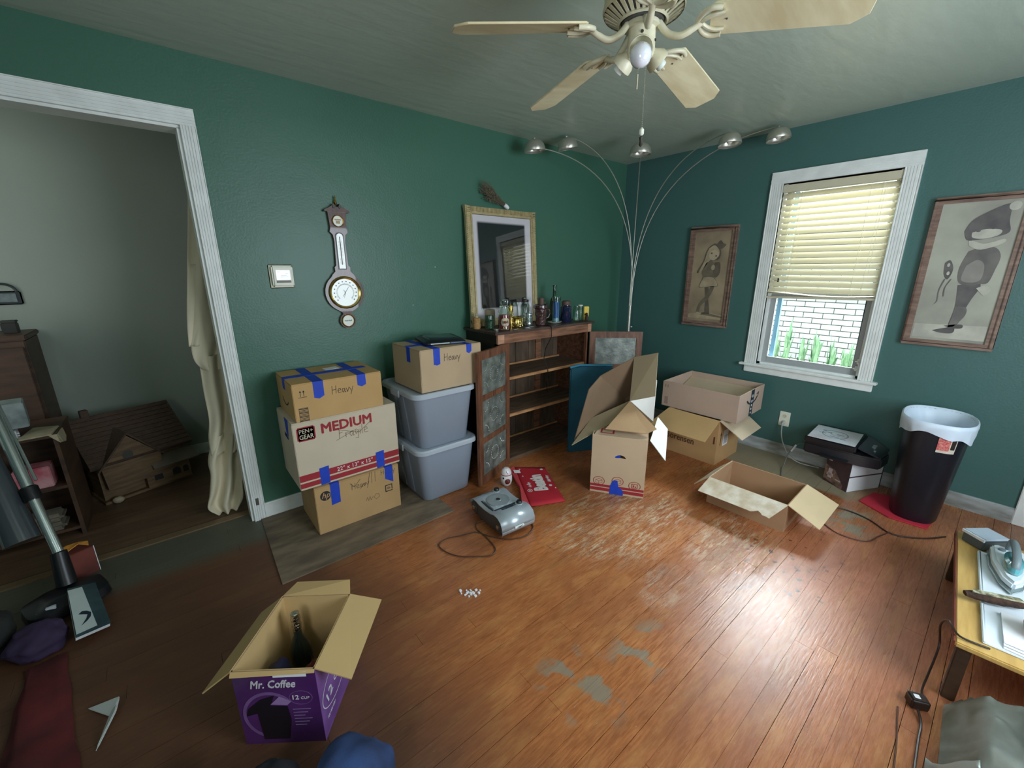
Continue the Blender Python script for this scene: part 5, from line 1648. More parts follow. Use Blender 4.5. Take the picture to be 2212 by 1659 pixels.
obj('control_panel', MB().slab([(-0.15, -0.09, 0.122), (-0.11, -0.21, 0.070), (0.12, -0.215, 0.070), (0.15, -0.09, 0.122)], 0.012), M('panel_gloss', (34, 44, 54), 0.12, coat=1.0), t, bevel=0.003)
obj('panel_button', MB().box(-0.02, 0.04, -0.16, -0.14, 0.098, 0.108).box(-0.07, -0.05, -0.17, -0.16, 0.09, 0.10), M('button_grey', (150, 160, 164), 0.4), t)
obj('output_tray', MB().slab([(-0.155, 0.10, 0.02), (-0.155, -0.06, 0.02), (-0.20, -0.05, 0.018), (-0.20, 0.09, 0.018)], 0.008), pr_m, t)
sh = thing('paper_sheet', 'white printed sheet lying on top of the black printer', 'paper sheet', (-0.218, -2.06, 0.3475), rz=math.radians(3))
obj('sheet', MB().slab([(-0.158, 0.128, 0), (-0.158, -0.135, 0), (0.148, -0.135, 0), (0.148, 0.128, 0)], 0.0015), M('sheet_white', (222, 232, 238), 0.6, c2=(206, 200, 204), var=0.3, scale=6), sh, smooth=0)
mb = MB()
q = frame((0, 0, 0.0012), (0, -1, 0), (1, 0, 0))
for cx_, cy_, rx_, ry_ in ((0.0, 0.0, 0.075, 0.085), (0.02, 0.02, 0.05, 0.05)):
    disc(mb, q @ Matrix.Translation((cx_, cy_, 0)), rx_, ry_, 18, 0.93)
for a, b_, c_, d_ in ((-0.09, -0.05, -0.02, -0.01), (-0.06, -0.02, 0.01, 0.02), (-0.02, 0.03, -0.06, -0.05), (0.01, 0.05, 0.0, 0.012), (-0.08, -0.06, 0.05, 0.06), (0.04, 0.07, -0.08, -0.07)):
    rect(mb, q, a, b_, c_, d_)
obj('printed_drawing', mb, M('faint_print', (120, 142, 154), 0.7, var=0.1), sh, smooth=0)

# ================================================================== TRASH CAN
t = thing('trash_can', 'tall black plastic trash can with a white liner, right of the printer', 'trash can', (-0.335, -2.535, 0), rz=math.radians(4))
def ell(rx, ry, z, n=40, p=2.6, dx=0):
    out = []
    for i in range(n):
        a = 2 * PI * i / n
        c_, s_ = math.cos(a), math.sin(a)
        out.append((dx + rx * abs(c_) ** (2 / p) * (1 if c_ >= 0 else -1), ry * abs(s_) ** (2 / p) * (1 if s_ >= 0 else -1), z))
    return out
mb = MB()
loft(mb, [ell(0.150, 0.105, 0, dx=0.03), ell(0.156, 0.11, 0.01, dx=0.03), ell(0.198, 0.145, 0.61), ell(0.205, 0.152, 0.615), ell(0.205, 0.152, 0.63), ell(0.196, 0.144, 0.63), ell(0.152, 0.106, 0.02, dx=0.03)])
obj('can_body', mb, M('black_trash_plastic', (20, 26, 36), 0.42, var=0.1, coat=0.1), t, smooth=45)
ln_m = M('white_liner', (214, 228, 242), 0.45, var=0.05)
mb = MB()
def wob(ring, amp, fr_, ph=0, zamp=0):
    n = len(ring)
    out = []
    for i, (x, y, z) in enumerate(ring):
        a = 2 * PI * i / n
        w_ = 1 + amp * math.sin(fr_ * a + ph) + amp * 0.6 * math.sin((fr_ * 2 + 3) * a + ph * 2)
        out.append((x * w_, y * w_, z + zamp * math.sin(2 * a + ph) + zamp * 0.4 * math.sin(7 * a)))
    return out
N_ = 72
rings = [wob(ell(0.130, 0.085, 0.30, N_), 0.03, 9, 1), wob(ell(0.155, 0.108, 0.45, N_), 0.025, 9, 0.6), wob(ell(0.180, 0.130, 0.58, N_), 0.010, 9), ell(0.197, 0.145, 0.634, N_), ell(0.205, 0.153, 0.640, N_), ell(0.212, 0.160, 0.634, N_), wob(ell(0.212, 0.160, 0.612, N_), 0.008, 11, 0, 0.004), wob(ell(0.209, 0.157, 0.585, N_), 0.014, 7, 1, 0.010), wob(ell(0.206, 0.155, 0.555, N_), 0.02, 9, 2, 0.022)]
loft(mb, rings, cap0=True, cap1=False)
obj('bag_liner', mb, ln_m, t, smooth=60)
q = frame((-0.150, -0.135, 0.475), (0.93, -0.36, 0), (0.10, 0.1, 1))
# sticker on the side facing the room
ang = math.radians(232)
def on_can(a, z):
    k_ = (z / 0.61)
    rx, ry = 0.156 + (0.198 - 0.156) * k_, 0.11 + (0.145 - 0.11) * k_
    c_, s_ = math.cos(a), math.sin(a)
    p = 2.6
    return Vector(((0.03 * (1 - k_)) + rx * abs(c_) ** (2 / p) * (1 if c_ >= 0 else -1), ry * abs(s_) ** (2 / p) * (1 if s_ >= 0 else -1), z))
def sticker(a0_, a1_, z0_, z1_, off_, mat, name):
    mb = MB()
    n = 6
    for i in range(n):
        aa, bb = math.radians(a0_ + (a1_ - a0_) * i / n), math.radians(a0_ + (a1_ - a0_) * (i + 1) / n)
        P_ = [on_can(aa, z0_), on_can(bb, z0_), on_can(bb, z1_), on_can(aa, z1_)]
        P_ = [p + Vector((p.x, p.y, 0)).normalized() * off_ for p in P_]
        mb.slab(P_, 0.001)
    return obj(name, mb, mat, t, smooth=0)
sticker(184, 214, 0.475, 0.57, 0.0015, M('sticker_cream', (216, 208, 190), 0.6, var=0.1, scale=40), 'sticker')
sticker(184, 202, 0.490, 0.57, 0.0028, M('sticker_red', (190, 60, 62), 0.5, c2=(220, 150, 140), var=0.5, scale=120), 'sticker_print')
sticker(204, 212, 0.500, 0.56, 0.0028, M('sticker_dark', (50, 40, 36), 0.5, var=0.3, scale=60), 'sticker_print')
put(obj('red_cloth', MB().slab([(-0.40, -2.29, 0.006), (-0.50, -2.45, 0.006), (-0.485, -2.62, 0.006), (-0.30, -2.64, 0.006), (-0.15, -2.5, 0.006), (-0.2, -2.33, 0.006)], 0.006), M('bright_red_cloth', (206, 44, 66), 0.8, var=0.15)), label='bright red cloth lying flat on the floor under the trash can', cat='cloth')
t.location.z = 0.0095

# ================================================================== RADIO, BAG, WHITE TOY
t = thing('portable_radio', 'silver portable CD radio lying on the bare boards in the middle of the room', 'radio', (-2.325, -0.945, 0.0), rz=math.radians(-4))
silver = M('silver_plastic', (176, 188, 194), 0.32, metal=0.35, var=0.05)
dk_grey = M('radio_side_grey', (70, 66, 62), 0.5, var=0.1)
prof = [(-0.185, 0.045), (-0.182, 0.075), (-0.165, 0.105), (-0.135, 0.122), (-0.10, 0.124), (-0.06, 0.112), (0.0, 0.106), (0.06, 0.108), (0.10, 0.116), (0.135, 0.114), (0.160, 0.095), (0.172, 0.06), (0.168, 0.03), (0.13, 0.016), (0.05, 0.012), (-0.05, 0.012), (-0.14, 0.014), (-0.172, 0.024)]
k = len(prof)
def xprism(mb, pts, x0, x1, ins=0.0):
    k = len(pts)
    cy_ = sum(p[0] for p in pts) / k
    cz_ = sum(p[1] for p in pts) / k
    def sc_(p, f):
        return (cy_ + (p[0] - cy_) * f, cz_ + (p[1] - cz_) * f)
    rings = []
    for x, f in ((x0, 1 - ins), (x0 + 0.012, 1.0), (x1 - 0.012, 1.0), (x1, 1 - ins)):
        rings.append([(x, *sc_(p, f)) for p in pts])
    return loft(mb, rings)
obj('radio_body', xprism(MB(), prof, -0.108, 0.108, 0.12), dk_grey, t, smooth=50)
top = [p for p in prof if p[1] > 0.05]
shell = [(a * 1.012, b_ + 0.003) for a, b_ in [(-0.184, 0.05), (-0.183, 0.075), (-0.166, 0.105), (-0.135, 0.122), (-0.10, 0.124), (-0.06, 0.112), (0.0, 0.106), (0.06, 0.108), (0.10, 0.116), (0.135, 0.114), (0.160, 0.095), (0.171, 0.065)]]
mb = MB()
for a, b_ in zip(shell, shell[1:]):
    mb.add([(-0.116, *a), (0.116, *a), (0.116, *b_), (-0.116, *b_)], [(0, 1, 2, 3)])
obj('top_shell', mb, silver, t, smooth=60, solid=0.005)
fs_ = [(-0.187, 0.053), (-0.185, 0.035), (-0.172, 0.018)]
mb = MB()
for a, b_ in zip(fs_, fs_[1:]):
    mb.add([(-0.114, *a), (0.114, *a), (0.114, *b_), (-0.114, *b_)], [(0, 1, 2, 3)])
obj('front_skirt', mb, M('grey_skirt', (150, 146, 146), 0.4, metal=0.2), t, smooth=60, solid=0.003)
obj('cd_frame', MB().box(-0.078, 0.078, -0.045, 0.098, 0.107, 0.1165), silver, t, bevel=0.006)
obj('cd_lid', MB().lathe([(0.072, 0), (0.070, 0.005), (0.055, 0.0065), (0.02, 0.005), (0.018, 0.007)], (0, 0.028, 0.1165), 36), M('cd_lid_grey', (142, 154, 160), 0.25, metal=0.3, coat=0.5), t)
obj('cd_window', MB().lathe([(0.013, 0), (0.012, 0.002)], (0, 0.028, 0.1235), 16), black_plastic, t)
obj('panel_gap', MB().box(-0.08, 0.082, -0.058, -0.050, 0.106, 0.117).box(-0.09, -0.083, -0.05, 0.08, 0.106, 0.1165), M('gap_dark', (40, 44, 46), 0.6), t, smooth=0)
obj('display_window', MB().box(-0.045, 0.04, -0.088, -0.070, 0.118, 0.1265), M('display_dark', (40, 54, 66), 0.15, coat=1), t, bevel=0.003)
obj('tuning_window', MB().box(-0.055, 0.03, 0.132, 0.148, 0.106, 0.1165), M('display_dark2', (60, 72, 78), 0.2, coat=1), t, bevel=0.003)
for x, y, z in ((0.078, -0.082, 0.123), (0.055, 0.128, 0.115)):
    kb = obj('knob_collar', MB().lathe([(0.026, 0), (0.024, 0.005)], (x, y, z), 20), silver, t)
    obj('knob', MB().lathe([(0.017, 0), (0.018, 0.008), (0.014, 0.015), (0.006, 0.017)], (x, y, z + 0.004), 20), black_plastic, kb)
for y in (-0.135, 0.125):
    for s_ in (-1, 1):
        r_ = obj('speaker_ring', MB().lathe([(0.034, 0), (0.034, 0.006), (0.028, 0.007)], (s_ * 0.105, y, 0.062), 20, axis=(s_, 0, 0)), dk_grey, t)
        obj('speaker_port', MB().lathe([(0.014, 0), (0.014, 0.007), (0.005, 0.010)], (s_ * 0.110, y, 0.062), 14, axis=(s_, 0, 0)), M('chrome', (206, 206, 200), 0.2, metal=1), r_)
obj('front_latch', MB().box(-0.032, 0.032, -0.196, -0.186, 0.052, 0.064), M('latch_pale', (226, 230, 226), 0.3), t, bevel=0.002)
obj('front_logo', MB().slab([(-0.020, -0.197, 0.060), (0.0, -0.197, 0.054), (0.020, -0.197, 0.062), (0.0, -0.197, 0.059)], 0.002), ink, t, smooth=0)
obj('foot', MB().lathe([(0.008, 0), (0.010, 0.014)], (-0.08, -0.135, 0.0), 10), dk_grey, t)
obj('foot', MB().lathe([(0.008, 0), (0.010, 0.014)], (0.08, -0.135, 0.0), 10), dk_grey, t)
obj('foot', MB().lathe([(0.008, 0), (0.010, 0.014)], (-0.08, 0.11, 0.0), 10), dk_grey, t)
obj('foot', MB().lathe([(0.008, 0), (0.010, 0.014)], (0.08, 0.11, 0.0), 10), dk_grey, t)
obj('mains_cord', MB().tube([v - Vector((-2.325, -0.945, 0)) for v in catmull([(-2.43, -0.92, 0.02), (-2.47, -0.90, 0.008), (-2.500, -0.95, 0.005), (-2.495, -1.02, 0.005), (-2.50, -1.12, 0.005), (-2.515, -1.175, 0.005), (-2.56, -1.195, 0.005), (-2.62, -1.16, 0.005), (-2.70, -1.10, 0.005), (-2.742, -1.02, 0.005), (-2.742, -0.95, 0.005), (-2.68, -0.93, 0.005), (-2.60, -0.955, 0.005), (-2.52, -0.985, 0.010), (-2.47, -1.06, 0.005), (-2.40, -1.14, 0.005), (-2.30, -1.17, 0.005), (-2.22, -1.13, 0.005), (-2.205, -1.07, 0.005)], 5)], 0.0028, 6), M('radio_cord', (66, 48, 36), 0.5), t)

t = thing('red_tote_bag', 'flat red reusable shopping bag with white rounded lettering on the floor by the radio', 'bag', (-1.89, -0.78, 0))
red_fab = M('red_bag_fabric', (190, 34, 50), 0.75, var=0.12, scale=10, bump=0.15, bscale=12)
P4 = [Vector(p) for p in [(-1.832, -0.480, 0), (-1.655, -0.635, 0), (-1.885, -1.065, 0), (-2.105, -0.965, 0)]]
oo = Vector((-1.89, -0.78, 0))
mb = MB()
nn = 12
vs = []
for i in range(nn + 1):
    for j in range(nn + 1):
        u, v_ = i / nn, j / nn
        p = (P4[0] * (1 - u) + P4[1] * u) * (1 - v_) + (P4[3] * (1 - u) + P4[2] * u) * v_ - oo
        e = min(u, 1 - u, v_, 1 - v_) * 6
        p.z = 0.006 + 0.014 * min(1, e) * (0.8 + 0.3 * math.sin(5 * u + 3 * v_))
        vs.append(tuple(p))
fs = [(i * (nn + 1) + j, (i + 1) * (nn + 1) + j, (i + 1) * (nn + 1) + j + 1, i * (nn + 1) + j + 1) for i in range(nn) for j in range(nn)]
obj('bag_panel', MB().add(vs, fs), red_fab, t, smooth=60, solid=-0.004)
obj('gusset', MB().slab([(P4[0] - oo) + Vector((0, 0, 0.012)), (P4[3] - oo) + Vector((0, 0, 0.012)), Vector((-2.145, -0.935, 0.02)) - oo, Vector((-2.02, -0.77, 0.035)) - oo, Vector((-1.90, -0.50, 0.022)) - oo], 0.006), M('red_gusset', (206, 70, 76), 0.75, var=0.12), t, smooth=0)
lx = (P4[0] - P4[3]).normalized()       # lettering reads from the near edge upwards
ly = Vector((-lx.y, lx.x, 0))
if ly.x > 0 and False:
    ly = -ly
base = P4[3] * 0.45 + P4[2] * 0.55
q = frame(tuple(base - oo + lx * 0.15 + Vector((0.02, -0.02, 0.0235))), lx, ly)
wp = M('white_bag_print', (236, 226, 222), 0.7, var=0.04)
text('bag_lettering', 'Beatin', 0.125, q, wp, t, bold=0.0032, sx=0.72)
mb = MB()
for x_, y_, r_ in ((0.06, -0.035, 0.012), (0.02, -0.06, 0.005), (0.30, -0.03, 0.012), (0.22, 0.12, 0.012), (0.10, 0.12, 0.006), (0.33, 0.13, 0.006)):
    disc(mb, q @ Matrix.Translation((x_, y_, 0)), r_, r_)
disc(mb, q @ Matrix.Translation((0.015, 0.12, 0)), 0.018, 0.018, 16, 0.8)
disc(mb, q @ Matrix.Translation((0.015, 0.12, 0)), 0.008, 0.008, 12, 0.6)
obj('printed_dots', mb, wp, t, smooth=0)
hand('script_print', '~~', 0.05, q @ Matrix.Translation((0.11, -0.06, 0)), wp, t, 0.06)
hand('script_print', '~~', 0.035, q @ Matrix.Translation((0.06, 0.095, 0)), wp, t, 0.09)
obj('white_tag', MB().slab([Vector(p) - oo for p in [(-1.90, -0.555, 0.034), (-1.865, -0.585, 0.034), (-1.885, -0.62, 0.034), (-1.92, -0.59, 0.034)]], 0.002), paper, t, smooth=0)

t = thing('white_egg_toy', 'small rounded white plastic toy with a red band standing beside the red bag', 'toy', (-2.035, -0.640, 0))
wpl = M('toy_white', (230, 226, 226), 0.3, coat=0.4, var=0.03)
obj('toy_body', MB().lathe([(0.022, 0), (0.034, 0.012), (0.041, 0.038), (0.041, 0.07), (0.037, 0.085)], (0, 0, 0), 24), wpl, t)
obj('toy_head', MB().lathe([(0.037, 0), (0.036, 0.012), (0.029, 0.03), (0.016, 0.042), (0.002, 0.045)], (0, 0, 0.089), 24), wpl, t)
obj('red_band', MB().lathe([(0.0385, 0), (0.0385, 0.005)], (0, 0, 0.0845), 24), red_ink, t)
a0 = math.atan2(-2.7 + 0.665, -3.69 + 2.005)
obj('dark_print', curved_disc(MB(), 0.042, 0.045, 0.020, a0 + 0.25), M('brown_toy_print', (70, 34, 30), 0.5, c2=(150, 60, 50), var=0.5, scale=80), t, solid=0.0005)
obj('dark_print', curved_disc(MB(), 0.0415, 0.068, 0.007, a0 - 0.5), ink, t, solid=0.0005)
obj('handle_slot', MB().tube([(-0.012, -0.034, 0.098), (-0.02, -0.026, 0.118)], 0.003, 6), M('slot_grey', (150, 150, 156), 0.5), t)

# ================================================================== CEILING FAN
FC = Vector((-2.413, -1.789, 0))
t = thing('ceiling_fan', 'cream five-blade ceiling fan with one bare round bulb and pull chains', 'ceiling fan', (FC.x, FC.y, H))
cream = M('fan_cream', (218, 214, 188), 0.4, c2=(190, 182, 150), var=0.3, scale=14)
blade_m = M('blade_cream', (224, 216, 180), 0.5, c2=(204, 190, 150), var=0.5, scale=5, stretch=(1, 4, 1))
dustm = M('vent_dust', (84, 84, 78), 0.9, var=0.3, scale=40)
zz = -H
obj('canopy', MB().lathe([(0.10, 0.0), (0.10, -0.03), (0.115, -0.05), (0.118, -0.17), (0.118, -0.205)], (0, 0, 0), 40, cap=False), cream, t)
vr = MB()
vr.lathe([(0.118, -0.205), (0.122, -0.212), (0.118, -0.220)], (0, 0, 0), 40, cap=False)
vr.lathe([(0.072, -0.240), (0.076, -0.246), (0.07, -0.250), (0.066, -0.243)], (0, 0, 0), 40, cap=False)
for i in range(30):
    a = 2 * PI * i / 30
    c_, s_ = math.cos(a), math.sin(a)
    n_ = Vector((-s_, c_, 0)) * 0.0052
    p0, p1 = Vector((0.119 * c_, 0.119 * s_, -0.214)), Vector((0.07 * c_, 0.07 * s_, -0.244))
    vr.slab([p0 - n_ * 1.3, p1 - n_ * 0.8, p1 + n_ * 0.8, p0 + n_ * 1.3], 0.003)
obj('vent_ring', vr, cream, t)
obj('motor_core', MB().lathe([(0.11, -0.200), (0.108, -0.206), (0.066, -0.236), (0.06, -0.25), (0.02, -0.255)], (0, 0, 0), 32, cap=False), dustm, t)
obj('hub', MB().lathe([(0.05, -0.235), (0.052, -0.262), (0.03, -0.268)], (0, 0, 0), 28), cream, t)
for i in range(5):
    az = 2.6530 - i * 2 * PI / 5
    R_ = Matrix.Rotation(az, 4, 'Z')
    pitch = math.radians(14)
    drop = math.radians(6.0)
    root = 0.19
    zr = 2.166 - H
    Bm = R_ @ Matrix.Translation((root, 0, zr)) @ Matrix.Rotation(drop, 4, 'Y') @ Matrix.Rotation(-pitch, 4, 'X')
    L_ = 0.39
    out = [(0.0, -0.045), (0.012, -0.058), (L_ - 0.035, -0.066), (L_, -0.036), (L_, 0.036), (L_ - 0.035, 0.066), (0.012, 0.058), (0.0, 0.045)]
    mb = MB().slab([(x, y, 0) for x, y in out], 0.006).xf(Bm)
    obj('blade', mb, blade_m, t, bevel=0.0015, seg=1)
    # bracket: curled scroll arm under the blade plus arm to hub
    bk_ = MB()
    arm = catmull([(0.045, 0.0, -0.250), (0.075, 0.004, -0.285), (0.110, 0.0, -0.300), (0.145, 0.0, -0.290), (0.170, 0.0, -0.277)], 5)
    bk_.tube([R_ @ p for p in arm], [0.010] * (len(arm) - 6) + [0.009] * 6, 8)
    for s_ in (-1, 1):
        sc_ = catmull([(-0.032, s_ * 0.006, -0.006), (-0.018, s_ * 0.034, -0.010), (0.004, s_ * 0.050, -0.010), (0.032, s_ * 0.048, -0.009)], 5)
        bk_.tube([Bm @ p for p in sc_], 0.0075, 8)
        sc_ = catmull([(-0.020, s_ * 0.004, -0.008), (-0.004, s_ * 0.018, -0.010), (0.016, s_ * 0.028, -0.010), (0.040, s_ * 0.030, -0.008)], 5)
        bk_.tube([Bm @ p for p in sc_], 0.0055, 7)
    obj('blade_bracket', bk_, cream, t, smooth=50)
    sw = MB()
    for x, y in ((0.028, -0.035), (0.028, 0.035), (0.045, 0.0)):
        sw.lathe([(0.0035, 0), (0.002, -0.0022)], (x, y, -0.0035), 8)
    obj('screw', sw.xf(Bm), dustm, t)
lk = obj('light_kit', MB().lathe([(0.034, -0.258), (0.040, -0.262), (0.042, -0.32), (0.036, -0.338), (0.014, -0.346)], (0, 0, 0), 28), cream, t)
screw_m = M('screw_dark', (60, 58, 52), 0.5, metal=0.5)
obj('set_screw', MB().lathe([(0.005, 0), (0.004, 0.003)], (-0.033, -0.024, -0.285), 8, axis=(-0.8, -0.6, 0)).lathe([(0.004, 0), (0.003, 0.003)], (0.012, -0.04, -0.30), 8, axis=(0.3, -1, 0)), screw_m, lk)
for i, azd in enumerate((216, 336, 96)):
    a = math.radians(azd)
    d = Vector((math.cos(a) * 0.80, math.sin(a) * 0.80, -0.60)).normalized()
    p = Vector((math.cos(a) * 0.030, math.sin(a) * 0.030, -0.315))
    obj('fitter_cup', MB().lathe([(0.013, 0), (0.018, 0.010), (0.033, 0.030), (0.035, 0.046), (0.033, 0.046), (0.031, 0.032), (0.012, 0.014)], p, 28, axis=d, cap=False), cream, lk, smooth=50)
    sk = obj('socket', MB().lathe([(0.013, 0.008), (0.0145, 0.012), (0.0145, 0.045), (0.016, 0.047), (0.016, 0.062), (0.012, 0.062)], p, 18, axis=d), M('socket_white', (218, 226, 220), 0.35), lk)
    if i == 0:
        obj('bulb', MB().lathe([(0.012, 0.04), (0.015, 0.055), (0.026, 0.075), (0.031, 0.095), (0.029, 0.115), (0.020, 0.130), (0.008, 0.137), (0.0005, 0.138)], p, 28, axis=d), M('frosted_bulb', (226, 228, 236), 0.12, coat=0.8), sk, smooth=60)
ch_m = M('bead_chain', (196, 190, 168), 0.35, metal=0.6)
def beads(x, y, z0, z1, dx=0, dy=0, step=0.0052):
    mb = MB()
    n = int((z0 - z1) / step)
    for i in range(n):
        u = i / max(1, n - 1)
        mb.lathe([(0.0004, -0.0018), (0.0018, 0), (0.0004, 0.0018)], (x + dx * u, y + dy * u, z0 - (z0 - z1) * u), 6, cap=False)
    return mb
obj('pull_chain', beads(-0.028, -0.040, -0.335, -0.548, -0.012, -0.012), ch_m, t)
obj('pull_chain_short', beads(-0.044, -0.026, -0.33, -0.40), ch_m, t)
obj('chain_pendant', MB().lathe([(0.003, 0), (0.0075, -0.006), (0.0075, -0.018), (0.003, -0.022)], (-0.040, -0.052, -0.548), 12), M('pendant_white', (216, 216, 200), 0.4), t)
obj('chain_pendant', MB().lathe([(0.002, 0), (0.006, -0.004), (0.004, -0.016), (0.006, -0.024), (0.002, -0.03)], (-0.040, -0.052, -0.571), 12), screw_m, t)
obj('chain_drop', MB().tube([(-0.044, -0.026, -0.40), (-0.044, -0.026, -0.44)], 0.0028, 6), ch_m, t)

# ================================================================== FIVE-ARM ARC FLOOR LAMP
LB = Vector((-0.255, -0.325, 0))
t = thing('arc_floor_lamp', 'brushed steel floor lamp with five arching arms and dome shades in the corner', 'floor lamp', LB)
steel = M('brushed_steel', (206, 204, 192), 0.36, metal=0.8, var=0.08, scale=20)
obj('base', MB().lathe([(0.155, 0), (0.155, 0.02), (0.15, 0.026), (0.03, 0.032)], (0, 0, 0), 40), steel, t)
obj('pole', MB().lathe([(0.0155, 0.03), (0.0155, 1.12), (0.017, 1.122), (0.017, 1.13)], (0, 0, 0), 20), steel, t)
obj('pole_knob', MB().lathe([(0.006, 0), (0.009, 0.008), (0.004, 0.014)], (0.014, -0.014, 0.93), 10, axis=(0.7, -0.7, 0)), M('knob_white', (220, 224, 214), 0.3), t)
heads = [(-1.43, -0.235, 2.318, 0.10), (-1.152, -0.294, 2.365, 0.25), (-0.835, -0.719, 2.298, 0.0), (-0.436, -1.168, 2.335, -0.1), (-0.193, -1.388, 2.362, -0.12)]
for k, (hx_, hy_, hz_, tl_) in enumerate(heads):
    hp = Vector((hx_, hy_, hz_)) - LB
    dr = Vector((hp.x, hp.y, 0))
    R_ = dr.length
    dr.normalize()
    z0 = 1.125
    top_z = hz_ + (0.055 if k != 0 else 0.0)
    o0 = Vector((math.cos(k * 1.25), math.sin(k * 1.25), 0)) * 0.009
    path = [o0 + Vector((0, 0, z0 - 0.1))]
    R2 = R_ - (0.085 if k == 0 else 0.0)
    for i in range(26):
        th = i / 25 * PI / 2
        xx = (1 - math.cos(th)) ** 1.25 * R2
        path.append(o0 * (1 - i / 25) + dr * xx + Vector((0, 0, z0 + (top_z - z0) * math.sin(th))))
    am = obj('arm', MB().tube(path, 0.0042, 8), steel, t, smooth=60)
    q = Matrix.Translation(hp) @ Matrix.Rotation(tl_, 4, Vector((-dr.y, dr.x, 0)))
    prof = [(0.073, -0.03), (0.075, -0.028), (0.074, -0.010), (0.066, 0.015), (0.050, 0.034), (0.028, 0.045), (0.008, 0.048)]
    sh_ = obj('dome_shade', MB().lathe(prof, (0, 0, 0), 32, cap=False).xf(q), steel, am, smooth=60, solid=-0.0015)
    obj('shade_cap', MB().lathe([(0.012, 0.044), (0.011, 0.056), (0.004, 0.06)], (0, 0, 0), 14).xf(q), steel, sh_)
    obj('lamp_bulb', MB().lathe([(0.010, 0.03), (0.018, 0.008), (0.022, -0.008), (0.012, -0.022), (0.001, -0.026)], (0, 0, 0), 16).xf(q), M('frosted_small_bulb', (214, 214, 200), 0.3), sh_)

# ================================================================== PICTURES ON THE RIGHT WALL
fr_w = M('picture_frame_wood', (146, 120, 104), 0.45, c2=(112, 88, 78), var=0.5, scale=12, stretch=(1, 1, 5))
def wall_picture(name, label, y0, y1, z0, z1, fw1, paint, tone):
    cy_, w_, h_ = (y0 + y1) / 2, abs(y1 - y0), z1 - z0
    t = thing(name, label, 'picture', (0, cy_, z0))
    mb = MB()
    mb.box(-0.022, 0, -w_ / 2, w_ / 2, 0, fw1).box(-0.022, 0, -w_ / 2, w_ / 2, h_ - fw1, h_)
    mb.box(-0.022, 0, -w_ / 2, -w_ / 2 + fw1, fw1, h_ - fw1).box(-0.022, 0, w_ / 2 - fw1, w_ / 2, fw1, h_ - fw1)
    f = obj('frame', mb, fr_w, t, smooth=0)
    mb = MB()
    r = fw1 * 0.45
    for (a, b_, c_, d_) in ((-w_ / 2, w_ / 2, 0, r), (-w_ / 2, w_ / 2, h_ - r, h_)):
        mb.box(-0.032, -0.020, a, b_, c_, d_)
    for (a, b_) in ((-w_ / 2, -w_ / 2 + r), (w_ / 2 - r, w_ / 2)):
        mb.box(-0.032, -0.020, a, b_, r, h_ - r)
    obj('frame_moulding', mb, fr_w, f, bevel=0.003)
    obj('print', MB().box(-0.012, -0.002, -w_ / 2 + fw1 - 0.004, w_ / 2 - fw1 + 0.004, fw1 - 0.004, h_ - fw1 + 0.004), paint, t, smooth=0)
    iw, ih = w_ - 2 * fw1, h_ - 2 * fw1
    base = Vector((-0.0128, w_ / 2 - fw1, fw1))
    def mapf(u, v, dz):
        return base + Vector((-dz, -u * iw, v * ih))
    return t, mapf, iw, ih
def fig(t, mapf, name, pts, mat, lay, smooth_=True):
    P_ = [Vector((u, v, 0)) for u, v in pts]
    if smooth_:
        P_ = catmull(P_ + [P_[0]], 4)[:-1]
    mb = MB()
    n = len(P_)
    import mathutils
    front_ = [mapf(p.x, p.y, lay * 0.0004 + 0.0004) for p in P_]
    back_ = [mapf(p.x, p.y, 0.0) for p in P_]
    tris = mathutils.geometry.tessellate_polygon([[Vector((p.x, p.y, 0)) for p in P_]])
    mb.add(front_ + back_, [tuple(t_) for t_ in tris] + [tuple(i + n for i in reversed(t_)) for t_ in tris] + [(i, (i + 1) % n, n + (i + 1) % n, n + i) for i in range(n)])
    return obj(name, mb, mat, t, smooth=0)
def circ(cx, cy, rx, ry, n=10):
    return [(cx + rx * math.cos(2 * PI * i / n), cy + ry * math.sin(2 * PI * i / n)) for i in range(n)]
sep_bg = M('sepia_ground', (164, 146, 118), 0.7, c2=(122, 108, 88), var=0.6, scale=4)
s_dark = M('sepia_dark', (84, 76, 64), 0.8, c2=(108, 98, 82), var=0.5, scale=14)
s_mid = M('sepia_mid', (122, 112, 92), 0.8, c2=(98, 90, 74), var=0.5, scale=14)
s_lite = M('sepia_light', (178, 162, 132), 0.8, c2=(156, 140, 112), var=0.4, scale=14)
t, mf, iw, ih = wall_picture('girl_picture', 'narrow wooden framed sepia print of a girl in a short dress, left of the window', -0.737, -1.132, 0.978, 1.815, 0.042, sep_bg, 0)
A = lambda n, p, m_, l, s_=True: fig(t, mf, n, p, m_, l, s_)
A('drawn_ground', [(0.02, 0.03), (0.98, 0.03), (0.98, 0.085), (0.5, 0.10), (0.02, 0.08)], s_lite, 0, False)
A('drawn_shadow', [(0.35, 0.075), (0.96, 0.055), (0.96, 0.07), (0.55, 0.095)], s_mid, 1)
A('drawn_leg', [(0.40, 0.42), (0.52, 0.40), (0.56, 0.25), (0.62, 0.11), (0.50, 0.10), (0.47, 0.24)], s_dark, 1)
A('drawn_leg', [(0.58, 0.42), (0.68, 0.40), (0.56, 0.27), (0.36, 0.17), (0.33, 0.08), (0.25, 0.09), (0.30, 0.20), (0.50, 0.31)], s_mid, 2)
A('drawn_foot', [(0.42, 0.10), (0.60, 0.11), (0.62, 0.085), (0.40, 0.085)], s_dark, 3)
A('drawn_foot', [(0.24, 0.10), (0.34, 0.10), (0.33, 0.06), (0.27, 0.055)], s_lite, 3)
